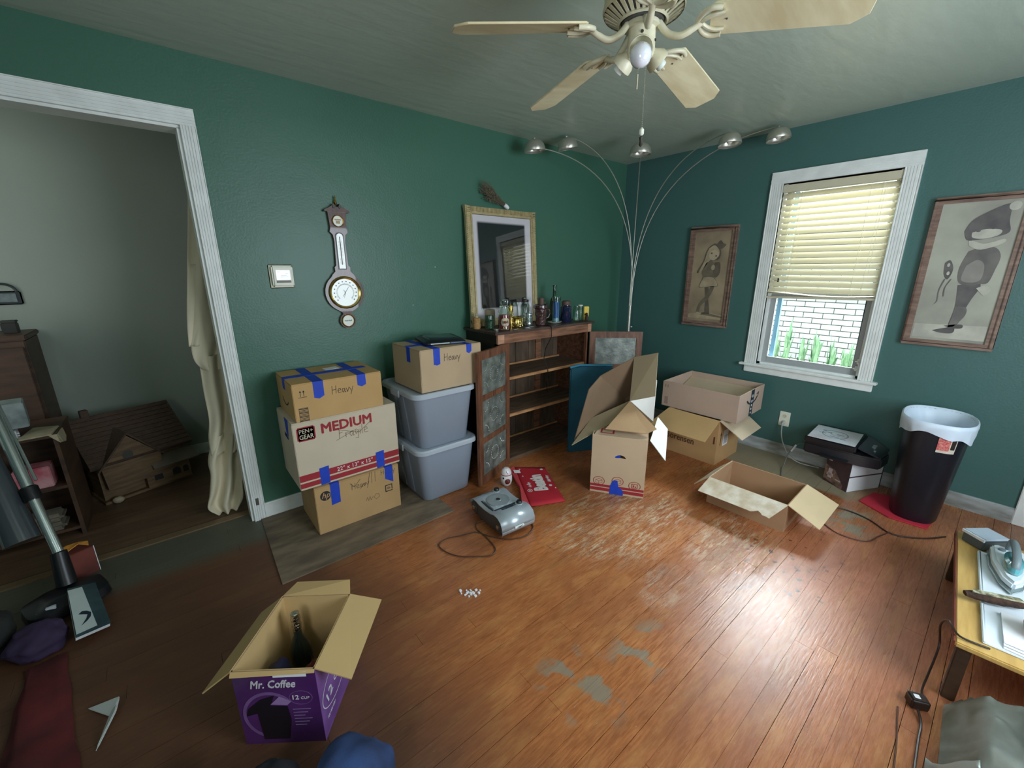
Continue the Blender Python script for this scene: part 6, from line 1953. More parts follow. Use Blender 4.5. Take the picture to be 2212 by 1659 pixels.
A('drawn_hair', [(0.40, 0.83), (0.58, 0.87), (0.74, 0.80), (0.72, 0.70), (0.50, 0.68), (0.36, 0.62), (0.18, 0.55), (0.14, 0.57), (0.28, 0.68), (0.34, 0.78)], s_dark, 1)
A('drawn_hair', [(0.42, 0.82), (0.56, 0.85), (0.70, 0.79), (0.68, 0.72), (0.48, 0.69), (0.34, 0.61), (0.20, 0.56), (0.32, 0.68), (0.37, 0.77)], s_lite, 2)
A('drawn_face', circ(0.56, 0.745, 0.125, 0.055), M('sepia_skin', (188, 172, 142), 0.8, var=0.1), 3)
A('drawn_eye', circ(0.50, 0.765, 0.028, 0.010, 8), s_dark, 4)
A('drawn_eye', circ(0.63, 0.735, 0.022, 0.009, 8), s_dark, 4)
A('drawn_dress', [(0.38, 0.66), (0.52, 0.68), (0.66, 0.64), (0.70, 0.55), (0.66, 0.50), (0.78, 0.41), (0.60, 0.40), (0.45, 0.39), (0.24, 0.39), (0.32, 0.50), (0.28, 0.56)], s_mid, 2)
A('drawn_skirt', [(0.36, 0.50), (0.62, 0.50), (0.76, 0.415), (0.60, 0.405), (0.45, 0.395), (0.26, 0.395)], s_lite, 3)
A('drawn_sleeve', [(0.62, 0.665), (0.76, 0.66), (0.78, 0.55), (0.68, 0.50), (0.60, 0.56)], s_dark, 3)
A('drawn_hand', circ(0.585, 0.61, 0.05, 0.028, 8), s_lite, 4)
A('drawn_bow', [(0.60, 0.85), (0.70, 0.90), (0.78, 0.87), (0.86, 0.85), (0.76, 0.81), (0.66, 0.82)], s_dark, 3)
grey_bg = M('grey_print_ground', (176, 176, 160), 0.7, c2=(138, 136, 126), var=0.6, scale=3)
t, mf, iw, ih = wall_picture('boy_picture', 'framed grey print of a child in a pointed hood, right of the window', -2.252, -2.650, 1.002, 1.872, 0.036, grey_bg, 0)
g_dark = M('print_grey_dark', (88, 84, 84), 0.8, c2=(108, 104, 102), var=0.5, scale=12)
g_mid = M('print_grey_mid', (122, 118, 112), 0.8, c2=(100, 96, 94), var=0.5, scale=10)
g_lite = M('print_grey_light', (196, 194, 178), 0.8, c2=(172, 170, 158), var=0.4, scale=12)
A('drawn_ground', [(0.02, 0.02), (0.98, 0.02), (0.98, 0.13), (0.02, 0.12)], g_lite, 0, False)
A('drawn_leg', [(0.46, 0.42), (0.74, 0.43), (0.68, 0.32), (0.64, 0.25), (0.60, 0.14), (0.48, 0.10), (0.50, 0.26)], g_dark, 1)
A('drawn_leg', [(0.50, 0.26), (0.64, 0.26), (0.66, 0.20), (0.56, 0.12), (0.48, 0.10), (0.50, 0.18)], g_mid, 2)
A('drawn_shoe', [(0.28, 0.075), (0.44, 0.10), (0.56, 0.11), (0.56, 0.065), (0.40, 0.06)], g_dark, 3)
A('drawn_shoe', [(0.42, 0.115), (0.56, 0.13), (0.66, 0.13), (0.66, 0.105), (0.55, 0.10)], g_dark, 2)
A('drawn_tunic', [(0.48, 0.66), (0.64, 0.69), (0.80, 0.68), (0.88, 0.62), (0.86, 0.53), (0.82, 0.44), (0.72, 0.43), (0.60, 0.42), (0.46, 0.44), (0.42, 0.54)], g_mid, 2)
A('drawn_tunic', [(0.50, 0.56), (0.62, 0.60), (0.72, 0.56), (0.72, 0.46), (0.60, 0.44), (0.48, 0.46)], M('print_grey_soft', (150, 146, 138), 0.8, var=0.2, scale=10), 3)
A('drawn_collar', [(0.46, 0.70), (0.62, 0.67), (0.86, 0.71), (0.86, 0.74), (0.64, 0.71), (0.46, 0.74)], g_lite, 3)
A('drawn_hood', [(0.36, 0.80), (0.42, 0.87), (0.56, 0.92), (0.78, 0.97), (0.84, 0.95), (0.86, 0.86), (0.90, 0.79), (0.80, 0.76), (0.56, 0.74), (0.42, 0.74)], g_dark, 3)
A('drawn_face', [(0.46, 0.79), (0.62, 0.81), (0.80, 0.80), (0.78, 0.765), (0.62, 0.745), (0.48, 0.755)], g_lite, 4)
A('drawn_eye', circ(0.70, 0.815, 0.03, 0.008, 8), g_dark, 5)
A('drawn_eye', circ(0.53, 0.80, 0.03, 0.008, 8), g_dark, 5)
A('drawn_pompom', circ(0.88, 0.955, 0.07, 0.03), g_lite, 4)
A('drawn_hand', [(0.70, 0.40), (0.80, 0.42), (0.88, 0.39), (0.82, 0.35), (0.76, 0.37)], g_lite, 4)
A('drawn_mask', [(0.22, 0.58), (0.28, 0.60), (0.34, 0.55), (0.34, 0.50), (0.30, 0.46), (0.24, 0.50)], g_dark, 2)
A('drawn_mask', circ(0.275, 0.565, 0.02, 0.014, 8), g_lite, 3)
A('drawn_mask', circ(0.295, 0.505, 0.02, 0.014, 8), g_lite, 3)
A('drawn_ribbon', [(0.26, 0.46), (0.28, 0.46), (0.24, 0.38), (0.25, 0.30), (0.20, 0.27), (0.235, 0.30), (0.225, 0.38)], g_mid, 2)
A('drawn_ribbon', [(0.34, 0.46), (0.36, 0.46), (0.31, 0.40), (0.32, 0.34), (0.30, 0.34), (0.295, 0.40)], g_mid, 2)

# ================================================================== PURPLE CARTON, FRONT LEFT
FL_, FR_, BR_, BLk = [Vector(p) for p in [(-3.722, -1.402, 0), (-3.523, -1.553, 0), (-3.334, -1.319, 0), (-3.531, -1.170, 0)]]
oo = (FL_ + FR_ + BR_ + BLk) / 4
t = thing('coffee_maker_box', 'open purple printed carton with tan flaps holding a bottle, nearest on the floor', 'box', oo)
pur = M('purple_card', (84, 40, 104), 0.35, c2=(54, 26, 72), var=0.4, scale=4, coat=0.3)
pur2 = M('lilac_card', (136, 96, 168), 0.3, c2=(98, 60, 128), var=0.4, scale=5, coat=0.4)
in_c = M('inner_card_tan', (196, 164, 112), 0.85, var=0.05)
hb_ = 0.298
def wall(a, b_, z0, z1, outm, name):
    a_, b2 = a - oo, b_ - oo
    n_ = Vector(((b2 - a_).y, -(b2 - a_).x, 0)).normalized()
    if n_.dot((a_ + b2) / 2) < 0:
        n_ = -n_
    w_ = obj(name, MB().slab([a_ + Vector((0, 0, z0)) - n_ * 0.003, b2 + Vector((0, 0, z0)) - n_ * 0.003, b2 + Vector((0, 0, z1)) - n_ * 0.003, a_ + Vector((0, 0, z1)) - n_ * 0.003], 0.004), in_c, t, smooth=0)
    obj('printed_face', MB().slab([a_ + Vector((0, 0, z0)), b2 + Vector((0, 0, z0)), b2 + Vector((0, 0, z1)), a_ + Vector((0, 0, z1))], 0.0012), outm, w_, smooth=0)
    x_ = (b2 - a_).normalized()
    return n_, x_
nF, xF = wall(FL_, FR_, 0, hb_, pur, 'front_wall')
nR, xR = wall(FR_, BR_, 0, hb_, pur2, 'side_wall')
wall(BR_, BLk, 0, hb_, pur, 'back_wall')
wall(BLk, FL_, 0, hb_, pur2, 'side_wall')
obj('box_bottom', MB().slab([p - oo + Vector((0, 0, 0.004)) for p in (FL_ * 0.98 + oo * 0.02, FR_ * 0.98 + oo * 0.02, BR_ * 0.98 + oo * 0.02, BLk * 0.98 + oo * 0.02)], 0.004), in_c, t, smooth=0)
zt_ = Vector((0, 0, hb_))
fd = [('right_flap', BR_, FR_, Vector((-3.243, -1.388, 0.268)), Vector((-3.440, -1.628, 0.262))),
      ('back_flap', BLk, BR_, Vector((-3.47, -1.128, 0.300)), Vector((-3.315, -1.268, 0.318))),
      ('left_flap', FL_, BLk, Vector((-3.80, -1.34, 0.225)), Vector((-3.60, -1.10, 0.225))),
      ('front_flap', FR_, FL_, Vector((-3.526, -1.558, 0.289)), Vector((-3.727, -1.409, 0.284)))]
for nm, a, b_, c1, c2 in fd:
    q1, q2_, q3, q4 = a - oo + zt_, b_ - oo + zt_, c2 - oo, c1 - oo
    if nm == 'left_flap':
        q3, q4 = Vector((-3.60, -1.10, 0.215)) - oo, Vector((-3.80, -1.34, 0.215)) - oo
    obj(nm, MB().slab([q1, q2_, q3, q4], 0.004), in_c, t, smooth=0)
qF = frame(FL_ - oo + nF * 0.0012, xF, (0, 0, 1))
if qF.col[2].to_3d().dot(nF) < 0:
    qF = frame(FR_ - oo + nF * 0.0012, -xF, (0, 0, 1))
wprint = M('silver_white_print', (206, 202, 210), 0.5, var=0.1)
text('printed_name', 'Mr. Coffee', 0.042, qF @ Matrix.Translation((0.048, 0.232, 0.0006)), wprint, t, shear=0.25, bold=0.0004, sx=0.74)
text('printed_cup_count', '12', 0.024, qF @ Matrix.Translation((0.166, 0.182, 0.0006)), wprint, t, bold=0.0002)
text('printed_cup_count', 'CUP', 0.014, qF @ Matrix.Translation((0.195, 0.182, 0.0006)), wprint, t, bold=0.0)
obj('printed_swirl', disc(disc(MB(), qF @ Matrix.Translation((0.095, 0.12, 0.0005)), 0.085, 0.095, 24, 0.88, 0.0005, 40, 250), qF @ Matrix.Translation((0.195, 0.188, 0.0005)), 0.036, 0.028, 20, 0.95), M('lilac_print', (120, 84, 140), 0.5, var=0.2, scale=30), t, smooth=0)
pot = MB()
pot.slab([qF @ Vector(p) for p in [(0.06, 0.02, 0.0005), (0.14, 0.02, 0.0005), (0.155, 0.10, 0.0005), (0.15, 0.155, 0.0005), (0.10, 0.16, 0.0005), (0.055, 0.13, 0.0005)]], 0.0006)
pot.slab([qF @ Vector(p) for p in [(0.055, 0.13, 0.0007), (0.02, 0.12, 0.0007), (0.03, 0.15, 0.0007), (0.07, 0.185, 0.0007), (0.115, 0.20, 0.0007), (0.10, 0.16, 0.0007)]], 0.0006)
obj('printed_coffee_pot', pot, M('pot_print', (24, 18, 30), 0.4, var=0.2), t, smooth=0)
obj('printed_lid_glow', MB().slab([qF @ Vector(p) for p in [(0.10, 0.165, 0.0009), (0.15, 0.16, 0.0009), (0.165, 0.175, 0.0009), (0.13, 0.195, 0.0009)]], 0.0005), M('lilac_print2', (150, 120, 170), 0.5, var=0.2), t, smooth=0)
obj('fine_print', (lambda mb: [rect(mb, qF @ Matrix.Translation((0.165, 0.14 - i * 0.013, 0.0004)), 0, 0.055 - (i % 3) * 0.01, 0, 0.0025) for i in range(6)] and mb)(MB()), M('lilac_fine', (132, 110, 150), 0.6, var=0.1), t, smooth=0)
obj('white_label', MB().slab([qF @ Vector(p) for p in [(0.125, 0.276, 0.004), (0.225, 0.276, 0.004), (0.225, 0.294, 0.004), (0.125, 0.290, 0.004)]], 0.0006), paper, t, smooth=0)
qR = frame(FR_ - oo + nR * 0.0012, xR, (0, 0, 1))
if qR.col[2].to_3d().dot(nR) < 0:
    qR = frame(BR_ - oo + nR * 0.0012, -xR, (0, 0, 1))
text('printed_cup_count', '12', 0.052, qR @ Matrix.Translation((0.035, 0.105, 0.0006)) @ Matrix.Rotation(0.25, 4, 'Z'), wprint, t, bold=0.0004)
text('printed_cup_count', 'CUP', 0.034, qR @ Matrix.Translation((0.098, 0.125, 0.0006)) @ Matrix.Rotation(0.25, 4, 'Z'), wprint, t, bold=0.0002)
obj('printed_swirl', disc(MB(), qR @ Matrix.Translation((0.105, 0.135, 0.0005)), 0.095, 0.062, 24, 0.965, 0.0005, 60, 300), wprint, t, smooth=0)
hand('fine_print', '~~~', 0.02, qR @ Matrix.Translation((0.03, 0.05, 0.0006)), wprint, t, 0.05)
obj('dark_window', MB().slab([qR @ Vector(p) for p in [(0.235, 0.14, 0.0006), (0.29, 0.15, 0.0006), (0.29, 0.29, 0.0006), (0.235, 0.29, 0.0006)]], 0.0006), M('box_dark_brown', (50, 32, 26), 0.4, var=0.2), t, smooth=0)
# contents
t = thing('glass_bottle', 'clear glass bottle with a silver foil neck standing in the purple carton', 'bottle', (oo.x + 0.012, oo.y + 0.085, 0.0085), rz=0)
obj('bottle_body', MB().lathe([(0.034, 0), (0.037, 0.006), (0.037, 0.13), (0.026, 0.165), (0.014, 0.19), (0.013, 0.235)], (0, 0, 0), 24), M('smoky_glass', (40, 50, 44), 0.05, coat=1.0), t)
obj('foil_neck', MB().lathe([(0.015, 0.215), (0.017, 0.235), (0.0145, 0.245), (0.017, 0.262), (0.0135, 0.278), (0.015, 0.284), (0.006, 0.288)], (0, 0, 0), 16), M('silver_foil', (214, 206, 190), 0.2, metal=1.0, bump=0.6, bscale=120), t)
def blob_obj(name, label, cat, loc, r, mat, seed=0, zmin=None, sub=3, amp=0.18, fr_=3.0, kindpart='cloth_body'):
    rnd = random.Random(seed)
    bm = bmesh.new()
    bmesh.ops.create_icosphere(bm, subdivisions=sub, radius=1.0)
    from mathutils import noise as mn
    off = Vector((rnd.uniform(0, 50), rnd.uniform(0, 50), rnd.uniform(0, 50)))
    for v in bm.verts:
        n = mn.noise(v.co * fr_ + off) * amp + mn.noise(v.co * fr_ * 2.3 + off) * amp * 0.4
        d = v.co * (1 + n)
        v.co = Vector((d.x * r[0], d.y * r[1], d.z * r[2]))
        if zmin is not None and v.co.z < zmin:
            v.co.z = zmin + (v.co.z - zmin) * 0.02
    me = bpy.data.meshes.new(name)
    bm.to_mesh(me)
    bm.free()
    for p in me.polygons:
        p.use_smooth = True
    me.materials.append(mat)
    o = bpy.data.objects.new(name, me)
    o.location = loc
    C.objects.link(o)
    if label:
        put(o, label=label, cat=cat)
    return o
blob_obj('blue_cloth', 'dark blue cloth bundled in the left side of the purple carton', 'cloth', (oo.x - 0.070, oo.y - 0.030, 0.115), (0.045, 0.085, 0.105), M('navy_cloth', (34, 38, 84), 0.7, var=0.3, scale=10), 3, zmin=-0.1045)
blob_obj('red_cloth', 'dark red cloth stuffed in the near end of the purple carton', 'cloth', (oo.x + 0.018, oo.y - 0.082, 0.11), (0.040, 0.05, 0.10), M('dark_red_fabric', (120, 34, 44), 0.6, var=0.2, scale=10), 8, zmin=-0.1)
blob_obj('green_cloth', 'dull green cloth in the middle of the purple carton', 'cloth', (oo.x + 0.082, oo.y + 0.005, 0.06), (0.032, 0.05, 0.05), M('green_cloth', (52, 66, 44), 0.8, var=0.3, scale=10), 5, zmin=-0.048)

# blue garment lump at the bottom edge
blue_den = M('blue_denim', (44, 72, 122), 0.85, c2=(24, 36, 64), var=0.7, scale=6, bump=0.15, bscale=180)
blob_obj('blue_cloth_bundle', 'rounded heap of blue cloth on the floor in front of the purple carton', 'cloth', (-3.515, -1.80, 0.10), (0.115, 0.10, 0.130), blue_den, 11, zmin=-0.1045, sub=4, amp=0.12, fr_=1.6)
blob_obj('dark_cloth_bundle', 'low heap of near-black cloth left of the blue cloth heap', 'cloth', (-3.69, -1.685, 0.09), (0.08, 0.075, 0.115), M('near_black_cloth', (18, 22, 32), 0.9, var=0.3, scale=8), 12, zmin=-0.0895, sub=4, amp=0.15, fr_=1.6)

# ================================================================== CURTAIN CLOTH BY THE DOORWAY
cl_m = M('cream_cotton', (218, 208, 180), 0.85, var=0.06, scale=8, bump=0.06, bscale=120)
t = thing('hanging_cloth', 'long cream cotton cloth hanging inside the doorway beside the white casing', 'cloth', (-3.52, 0.19, 0))
def drape(name, rows, depth, folds, ph):
    """rows: (z, x_left, x_right)"""
    mb = MB()
    vs = []
    n = 22
    Z = catmull([Vector((a, b_, c_)) for a, b_, c_ in rows], 6)
    for k, (z, xl, xr) in enumerate([(v.x, v.y, v.z) for v in Z]):
        for i in range(n + 1):
            u = i / n
            y = depth * math.sin(folds * u * PI + ph + k * 0.10) * (0.5 + 0.5 * math.sin(u * PI)) + 0.006 * math.sin(13 * u + k * 0.5)
            vs.append((xl + (xr - xl) * u + 3.52, y, z))
    r_ = len(Z)
    fs = [(k * (n + 1) + i, k * (n + 1) + i + 1, (k + 1) * (n + 1) + i + 1, (k + 1) * (n + 1) + i) for k in range(r_ - 1) for i in range(n)]
    return obj(name, mb.add(vs, fs), cl_m, t, smooth=80, solid=0.004)
drape('upper_panel', [(1.86, -3.488, -3.40), (1.75, -3.505, -3.40), (1.45, -3.558, -3.42), (1.12, -3.600, -3.44), (0.98, -3.606, -3.46), (0.91, -3.560, -3.48)], 0.020, 2.2, 0.4)
drape('back_panel', [(1.5, -3.55, -3.45), (1.20, -3.600, -3.50), (1.06, -3.618, -3.53)], 0.012, 1.5, 1.4)
drape('middle_twist', [(1.0, -3.585, -3.44), (0.80, -3.592, -3.45), (0.62, -3.596, -3.46), (0.50, -3.615, -3.47), (0.40, -3.62, -3.49)], 0.028, 3.0, 1.0)
drape('lower_twist', [(0.52, -3.590, -3.46), (0.38, -3.640, -3.47), (0.28, -3.645, -3.48), (0.17, -3.668, -3.50), (0.08, -3.690, -3.51), (0.012, -3.645, -3.55)], 0.034, 4.0, 2.2)
obj('hook', MB().lathe([(0.006, 0), (0.006, 0.03), (0.009, 0.034)], (0.06, 0.03, 1.86), 10, axis=(0, -1, 0)), M('nickel_hook', (170, 168, 160), 0.35, metal=1.0), t)

# ================================================================== HALLWAY OBJECTS
# wooden doll's house
th = math.radians(19.5)
t = thing('wooden_dollhouse', 'brown wooden dollhouse on the hallway floor beyond the doorway', 'dollhouse', (-3.974, 0.92, 0.0), rz=th)
dh = M('dollhouse_wood', (112, 88, 58), 0.7, c2=(84, 64, 42), var=0.4, scale=8, stretch=(1, 1, 6))
dr_ = M('dollhouse_roof', (82, 62, 46), 0.8, c2=(60, 46, 36), var=0.4, scale=30, stretch=(1, 6, 6))
dd = M('dollhouse_opening', (36, 30, 30), 0.7, var=0.2)
HW = 0.245
obj('base_board', MB().box(-HW, HW, -0.035, 0.34, 0, 0.018), dh, t, bevel=0.003)
obj('body', MB().box(-HW + 0.01, HW - 0.01, 0.0, 0.33, 0.018, 0.285), dh, t, smooth=0)
mb = MB()
mb.add([(-HW - 0.03, -0.06, 0.27), (HW + 0.03, -0.06, 0.27), (HW + 0.02, 0.235, 0.53), (-HW - 0.03, 0.235, 0.53), (-HW - 0.03, 0.36, 0.27), (HW + 0.03, 0.36, 0.27),
        (-HW - 0.03, -0.05, 0.255), (HW + 0.03, -0.05, 0.255), (HW + 0.03, 0.35, 0.255), (-HW - 0.03, 0.35, 0.255)],
       [(0, 1, 2, 3), (3, 2, 5, 4), (6, 9, 8, 7), (0, 6, 7, 1), (4, 5, 8, 9), (1, 7, 8, 5, 2), (0, 3, 4, 9, 6)])
rf = obj('roof', mb, dr_, t, smooth=0)
mb = MB()
for i in range(11):
    v0 = i / 11
    y0, z0 = -0.06 + 0.295 * v0, 0.27 + 0.26 * v0
    mb.slab([(-HW - 0.03, y0, z0 + 0.006), (HW + 0.03, y0, z0 + 0.006), (HW + 0.03, y0 + 0.026, z0 + 0.026), (-HW - 0.03, y0 + 0.026, z0 + 0.026)], 0.003)
obj('shingle_course', mb, dr_, rf, smooth=0, kind='stuff')
# front gable
mb = MB()
mb.add([(-0.215, -0.055, 0.10), (0.075, -0.055, 0.10), (0.085, -0.055, 0.25), (-0.07, -0.055, 0.43), (-0.225, -0.055, 0.25), (-0.215, 0.12, 0.10), (0.075, 0.12, 0.10), (0.085, 0.12, 0.25), (-0.07, 0.16, 0.43), (-0.225, 0.12, 0.25)],
       [(0, 1, 2, 3, 4), (9, 8, 7, 6, 5), (0, 5, 6, 1), (1, 6, 7, 2), (2, 7, 8, 3), (3, 8, 9, 4), (4, 9, 5, 0)])
gb = obj('front_gable', mb, dh, t, smooth=0)
mb = MB()
mb.slab([(-0.245, -0.07, 0.235), (-0.07, -0.07, 0.447), (-0.07, 0.16, 0.447), (-0.245, 0.13, 0.235)], 0.010)
mb.slab([(0.105, -0.07, 0.235), (-0.07, -0.07, 0.447), (-0.07, 0.16, 0.447), (0.105, 0.13, 0.235)], 0.010)
obj('gable_roof', mb, dr_, gb, smooth=0)
obj('round_window', disc(MB(), frame((-0.085, -0.0565, 0.30), (1, 0, 0), (0, 0, 1)), 0.028, 0.030), M('dollhouse_glass', (62, 62, 52), 0.4, var=0.2), gb, smooth=0)
obj('porch_roof', MB().slab([(0.02, -0.09, 0.155), (HW + 0.045, -0.09, 0.155), (HW + 0.03, 0.0, 0.215), (0.02, 0.0, 0.215)], 0.012), M('dollhouse_porch', (108, 98, 82), 0.8, var=0.2), t, smooth=0)
obj('porch_front', MB().box(-0.02, HW - 0.01, -0.05, 0.0, 0.018, 0.15), dh, t, smooth=0)
mb = MB()
arch = lambda x, z, w_, h_: [(x - w_, z), (x + w_, z)] + [(x + w_ * math.cos(a), z + h_ + w_ * 0.8 * math.sin(a)) for a in [math.radians(v) for v in range(0, 181, 30)]]
q = frame((0, -0.0512, 0), (1, 0, 0), (0, 0, 1))
for x, z, w_, h_ in ((0.045, 0.06, 0.024, 0.035), (0.15, 0.055, 0.024, 0.035), (0.205, 0.055, 0.016, 0.035)):
    mb.slab([q @ Vector((*p, 0)) for p in arch(x, z, w_, h_)], 0.001)
obj('arched_window', mb, dd, t, smooth=0)
obj('chimney', MB().box(-0.19, -0.15, 0.22, 0.26, 0.44, 0.58), dr_, t, bevel=0.003)
put(blob_obj('pale_toy', None, None, (-4.13, 0.80, 0.022), (0.03, 0.02, 0.022), M('pale_toy', (168, 154, 128), 0.6, var=0.2), 21, zmin=-0.021), label='small pale rounded toy lying in front of the dollhouse', cat='toy')
# tall brown cabinet against the hall wall
wd1 = M('dark_brown_furniture', (86, 62, 44), 0.5, c2=(62, 44, 32), var=0.4, scale=5, stretch=(1, 1, 5))
t = thing('hall_cabinet', 'tall brown wooden cabinet at the left edge, standing against the hallway wall', 'cabinet', (-4.62, 1.19, 0))
obj('carcass', MB().box(-0.28, 0.265, -0.17, 0.18, 0, 1.07), wd1, t, bevel=0.006)
obj('top', MB().box(-0.29, 0.275, -0.18, 0.185, 1.07, 1.10), wd1, t, bevel=0.006)
for s_ in (-0.135, 0.13):
    d_ = obj('door', MB().box(s_ - 0.13, s_ + 0.125, -0.188, -0.171, 0.05, 1.03), wd1, t, bevel=0.004)
    obj('knob', MB().lathe([(0.008, 0), (0.014, 0.012), (0.006, 0.02)], (s_ + (0.1 if s_ < 0 else -0.1), -0.188, 0.6), 12, axis=(0, -1, 0)), brass, d_)
t = thing('small_dark_box', 'small dark box on top of the tall brown hallway cabinet', 'box', (-4.425, 1.20, 1.1005))
obj('box_body', MB().box(-0.035, 0.03, -0.03, 0.03, 0, 0.062), M('dark_box', (48, 48, 42), 0.6, var=0.2), t, bevel=0.004)
obj('box_lid', MB().box(-0.037, 0.032, -0.032, 0.032, 0.063, 0.076), M('dark_box_lid', (60, 58, 50), 0.6, var=0.2), t, bevel=0.004)
t = thing('wall_plaque', 'dark oval-topped metal plaque with a pale centre hanging on the hallway wall', 'wall plaque', (-4.452, 1.40, 1.32))
dk = M('dark_iron', (38, 48, 48), 0.5, var=0.2)
def arcring(rx, rz, z0, a0_, a1_, r, n=16):
    return MB().tube([(rx * math.cos(math.radians(a0_ + (a1_ - a0_) * i / n)), -0.012, z0 + rz * math.sin(math.radians(a0_ + (a1_ - a0_) * i / n))) for i in range(n + 1)], r, 8)
obj('handle_ring', arcring(0.062, 0.05, 0.018, 0, 180, 0.007), dk, t)
obj('plaque_body', MB().box(-0.078, 0.078, -0.012, 0.0, -0.062, 0.022), dk, t, bevel=0.008)
obj('pale_panel', MB().box(-0.055, 0.055, -0.0145, -0.0115, -0.045, 0.008), M('pale_plaque', (120, 132, 130), 0.6, var=0.3, scale=40), t, smooth=0)
# low shelf unit
t = thing('low_shelf_unit', 'low brown shelf unit at the left edge before the tall hallway cabinet', 'shelf unit', (-4.57, 0.66, 0))
obj('side_panel', MB().box(0.30, 0.318, -0.18, 0.19, 0, 0.60), wd1, t, smooth=0)
obj('side_panel', MB().box(-0.318, -0.30, -0.18, 0.19, 0, 0.60), wd1, t, smooth=0)
obj('top', MB().box(-0.32, 0.322, -0.185, 0.195, 0.60, 0.62), wd1, t, bevel=0.003)
obj('shelf', MB().box(-0.30, 0.30, -0.175, 0.19, 0.30, 0.316), wd1, t, smooth=0)
obj('shelf', MB().box(-0.30, 0.30, -0.175, 0.19, 0.04, 0.056), wd1, t, smooth=0)
obj('back_panel', MB().box(-0.30, 0.30, 0.182, 0.19, 0.02, 0.60), wd1, t, smooth=0)
t = thing('cream_cloth', 'crumpled cream cloth draped over the front right corner of the low shelf unit', 'cloth', (-4.30, 0.55, 0.6205))
obj('folded_layer', MB().slab([(-0.09, -0.11, 0.004), (0.035, -0.09, 0.003), (0.045, 0.06, 0.005), (-0.06, 0.10, 0.006)], 0.007), M('cream_fabric', (182, 170, 138), 0.85, var=0.2, scale=20), t, bevel=0.002)
obj('hanging_layer', MB().slab([(0.02, -0.083, 0.0), (0.054, -0.083, -0.002), (0.056, 0.05, -0.004), (0.060, 0.06, -0.055), (0.060, 0.02, -0.075), (0.060, -0.04, -0.06), (0.058, -0.085, -0.05)], 0.004), M('cream_fabric', (182, 170, 138), 0.85), t, smooth=0)
t = thing('paper_pile', 'stack of white papers on the low shelf unit at the left edge', 'papers', (-4.50, 0.56, 0.6205), rz=0.2)
for i in range(6):
    obj('paper', MB().slab([(-0.10, -0.075, 0.003 + i * 0.006), (0.105 - 0.01 * (i % 2), -0.08, 0.003 + i * 0.006), (0.10, 0.08, 0.003 + i * 0.006), (-0.105, 0.075 + 0.008 * (i % 3), 0.003 + i * 0.006)], 0.004), paper, t, smooth=0)
t = thing('pale_carton', 'pale carton with a torn dark corner standing on the papers at the left edge', 'carton', (-4.44, 0.60, 0.665), rz=0.15)
obj('carton_body', MB().box(-0.12, 0.085, -0.07, 0.07, 0, 0.135), M('pale_carton_card', (160, 172, 168), 0.7, c2=(110, 120, 118), var=0.5, scale=12), t, bevel=0.004)
t = thing('pink_box', 'pink and white box on the shelf of the low unit', 'box', (-4.38, 0.56, 0.3165))
obj('box_body', MB().box(-0.08, 0.06, -0.05, 0.06, 0, 0.12), M('pink_card', (170, 70, 84), 0.6, c2=(200, 150, 150), var=0.6, scale=10), t, bevel=0.004)
t = thing('folded_towel', 'folded greyish towel on the bottom shelf of the low unit', 'towel', (-4.40, 0.55, 0.0565))
obj('towel_body', MB().box(-0.12, 0.08, -0.07, 0.06, 0, 0.05).box(-0.118, 0.078, -0.068, 0.06, 0.053, 0.10), M('towel_grey', (120, 112, 96), 0.95, var=0.3, scale=20, bump=0.3, bscale=200), t, bevel=0.018, seg=3)

# ================================================================== VACUUM AND CLUTTER AT THE LEFT EDGE
t = thing('vacuum_cleaner', 'upright vacuum cleaner with a chrome wand and black floor head at the left edge', 'vacuum cleaner', (-4.28, -0.12, 0))
oo = Vector((-4.28, -0.12, 0))
chrome = M('chrome_tube', (196, 206, 204), 0.22, metal=0.85)
a_, b_ = Vector((-4.385, 0.24, 0.90)) - oo, Vector((-4.252, -0.118, 0.225)) - oo
m1, m2 = a_.lerp(b_, 0.575), a_.lerp(b_, 0.66)
obj('upper_wand', MB().tube([a_, m1], 0.021, 16), chrome, t)
obj('wand_joint', MB().tube([m1, m1.lerp(m2, 0.1), m2], [0.026, 0.031, 0.031], 16), black_plastic, t)
obj('lower_wand', MB().tube([m2, b_], 0.019, 16), chrome, t)
obj('wand_rail', MB().tube([a_ + Vector((0.022, 0.01, 0)), m1 + Vector((0.028, 0.01, 0.02))], 0.006, 8), chrome, t)
obj('swivel_neck', MB().tube([b_, b_ + Vector((0.005, -0.05, -0.145))], [0.028, 0.036], 14), black_plastic, t)
mb = MB()
loft(mb, [rrect(0.115, 0.075, 0.04, 0.0), rrect(0.135, 0.09, 0.045, 0.015), rrect(0.130, 0.085, 0.045, 0.055), rrect(0.08, 0.05, 0.04, 0.085)])
hd_ = obj('floor_head', mb.xf(Matrix.Translation((0.03, -0.10, 0)) @ Matrix.Rotation(0.35, 4, 'Z')), black_plastic, t, smooth=40)
obj('head_trim', MB().box(-0.02, 0.012, -0.19, -0.175, 0.04, 0.075).box(-0.05, -0.032, -0.19, -0.178, 0.04, 0.066), M('pale_trim', (196, 200, 206), 0.4, var=0.1), t, bevel=0.002)
obj('handle_grip', MB().tube([a_, a_ + Vector((-0.02, 0.06, 0.10)), a_ + Vector((-0.03, 0.12, 0.13))], [0.024, 0.020, 0.018], 12), black_plastic, t)
obj('dust_canister', MB().tube([a_.lerp(b_, 0.35) + Vector((-0.09, 0.02, 0.0)), a_.lerp(b_, 0.9) + Vector((-0.09, 0.02, 0.0))], [0.05, 0.062], 20), M('smoke_plastic', (66, 72, 76), 0.2, coat=0.6), t)
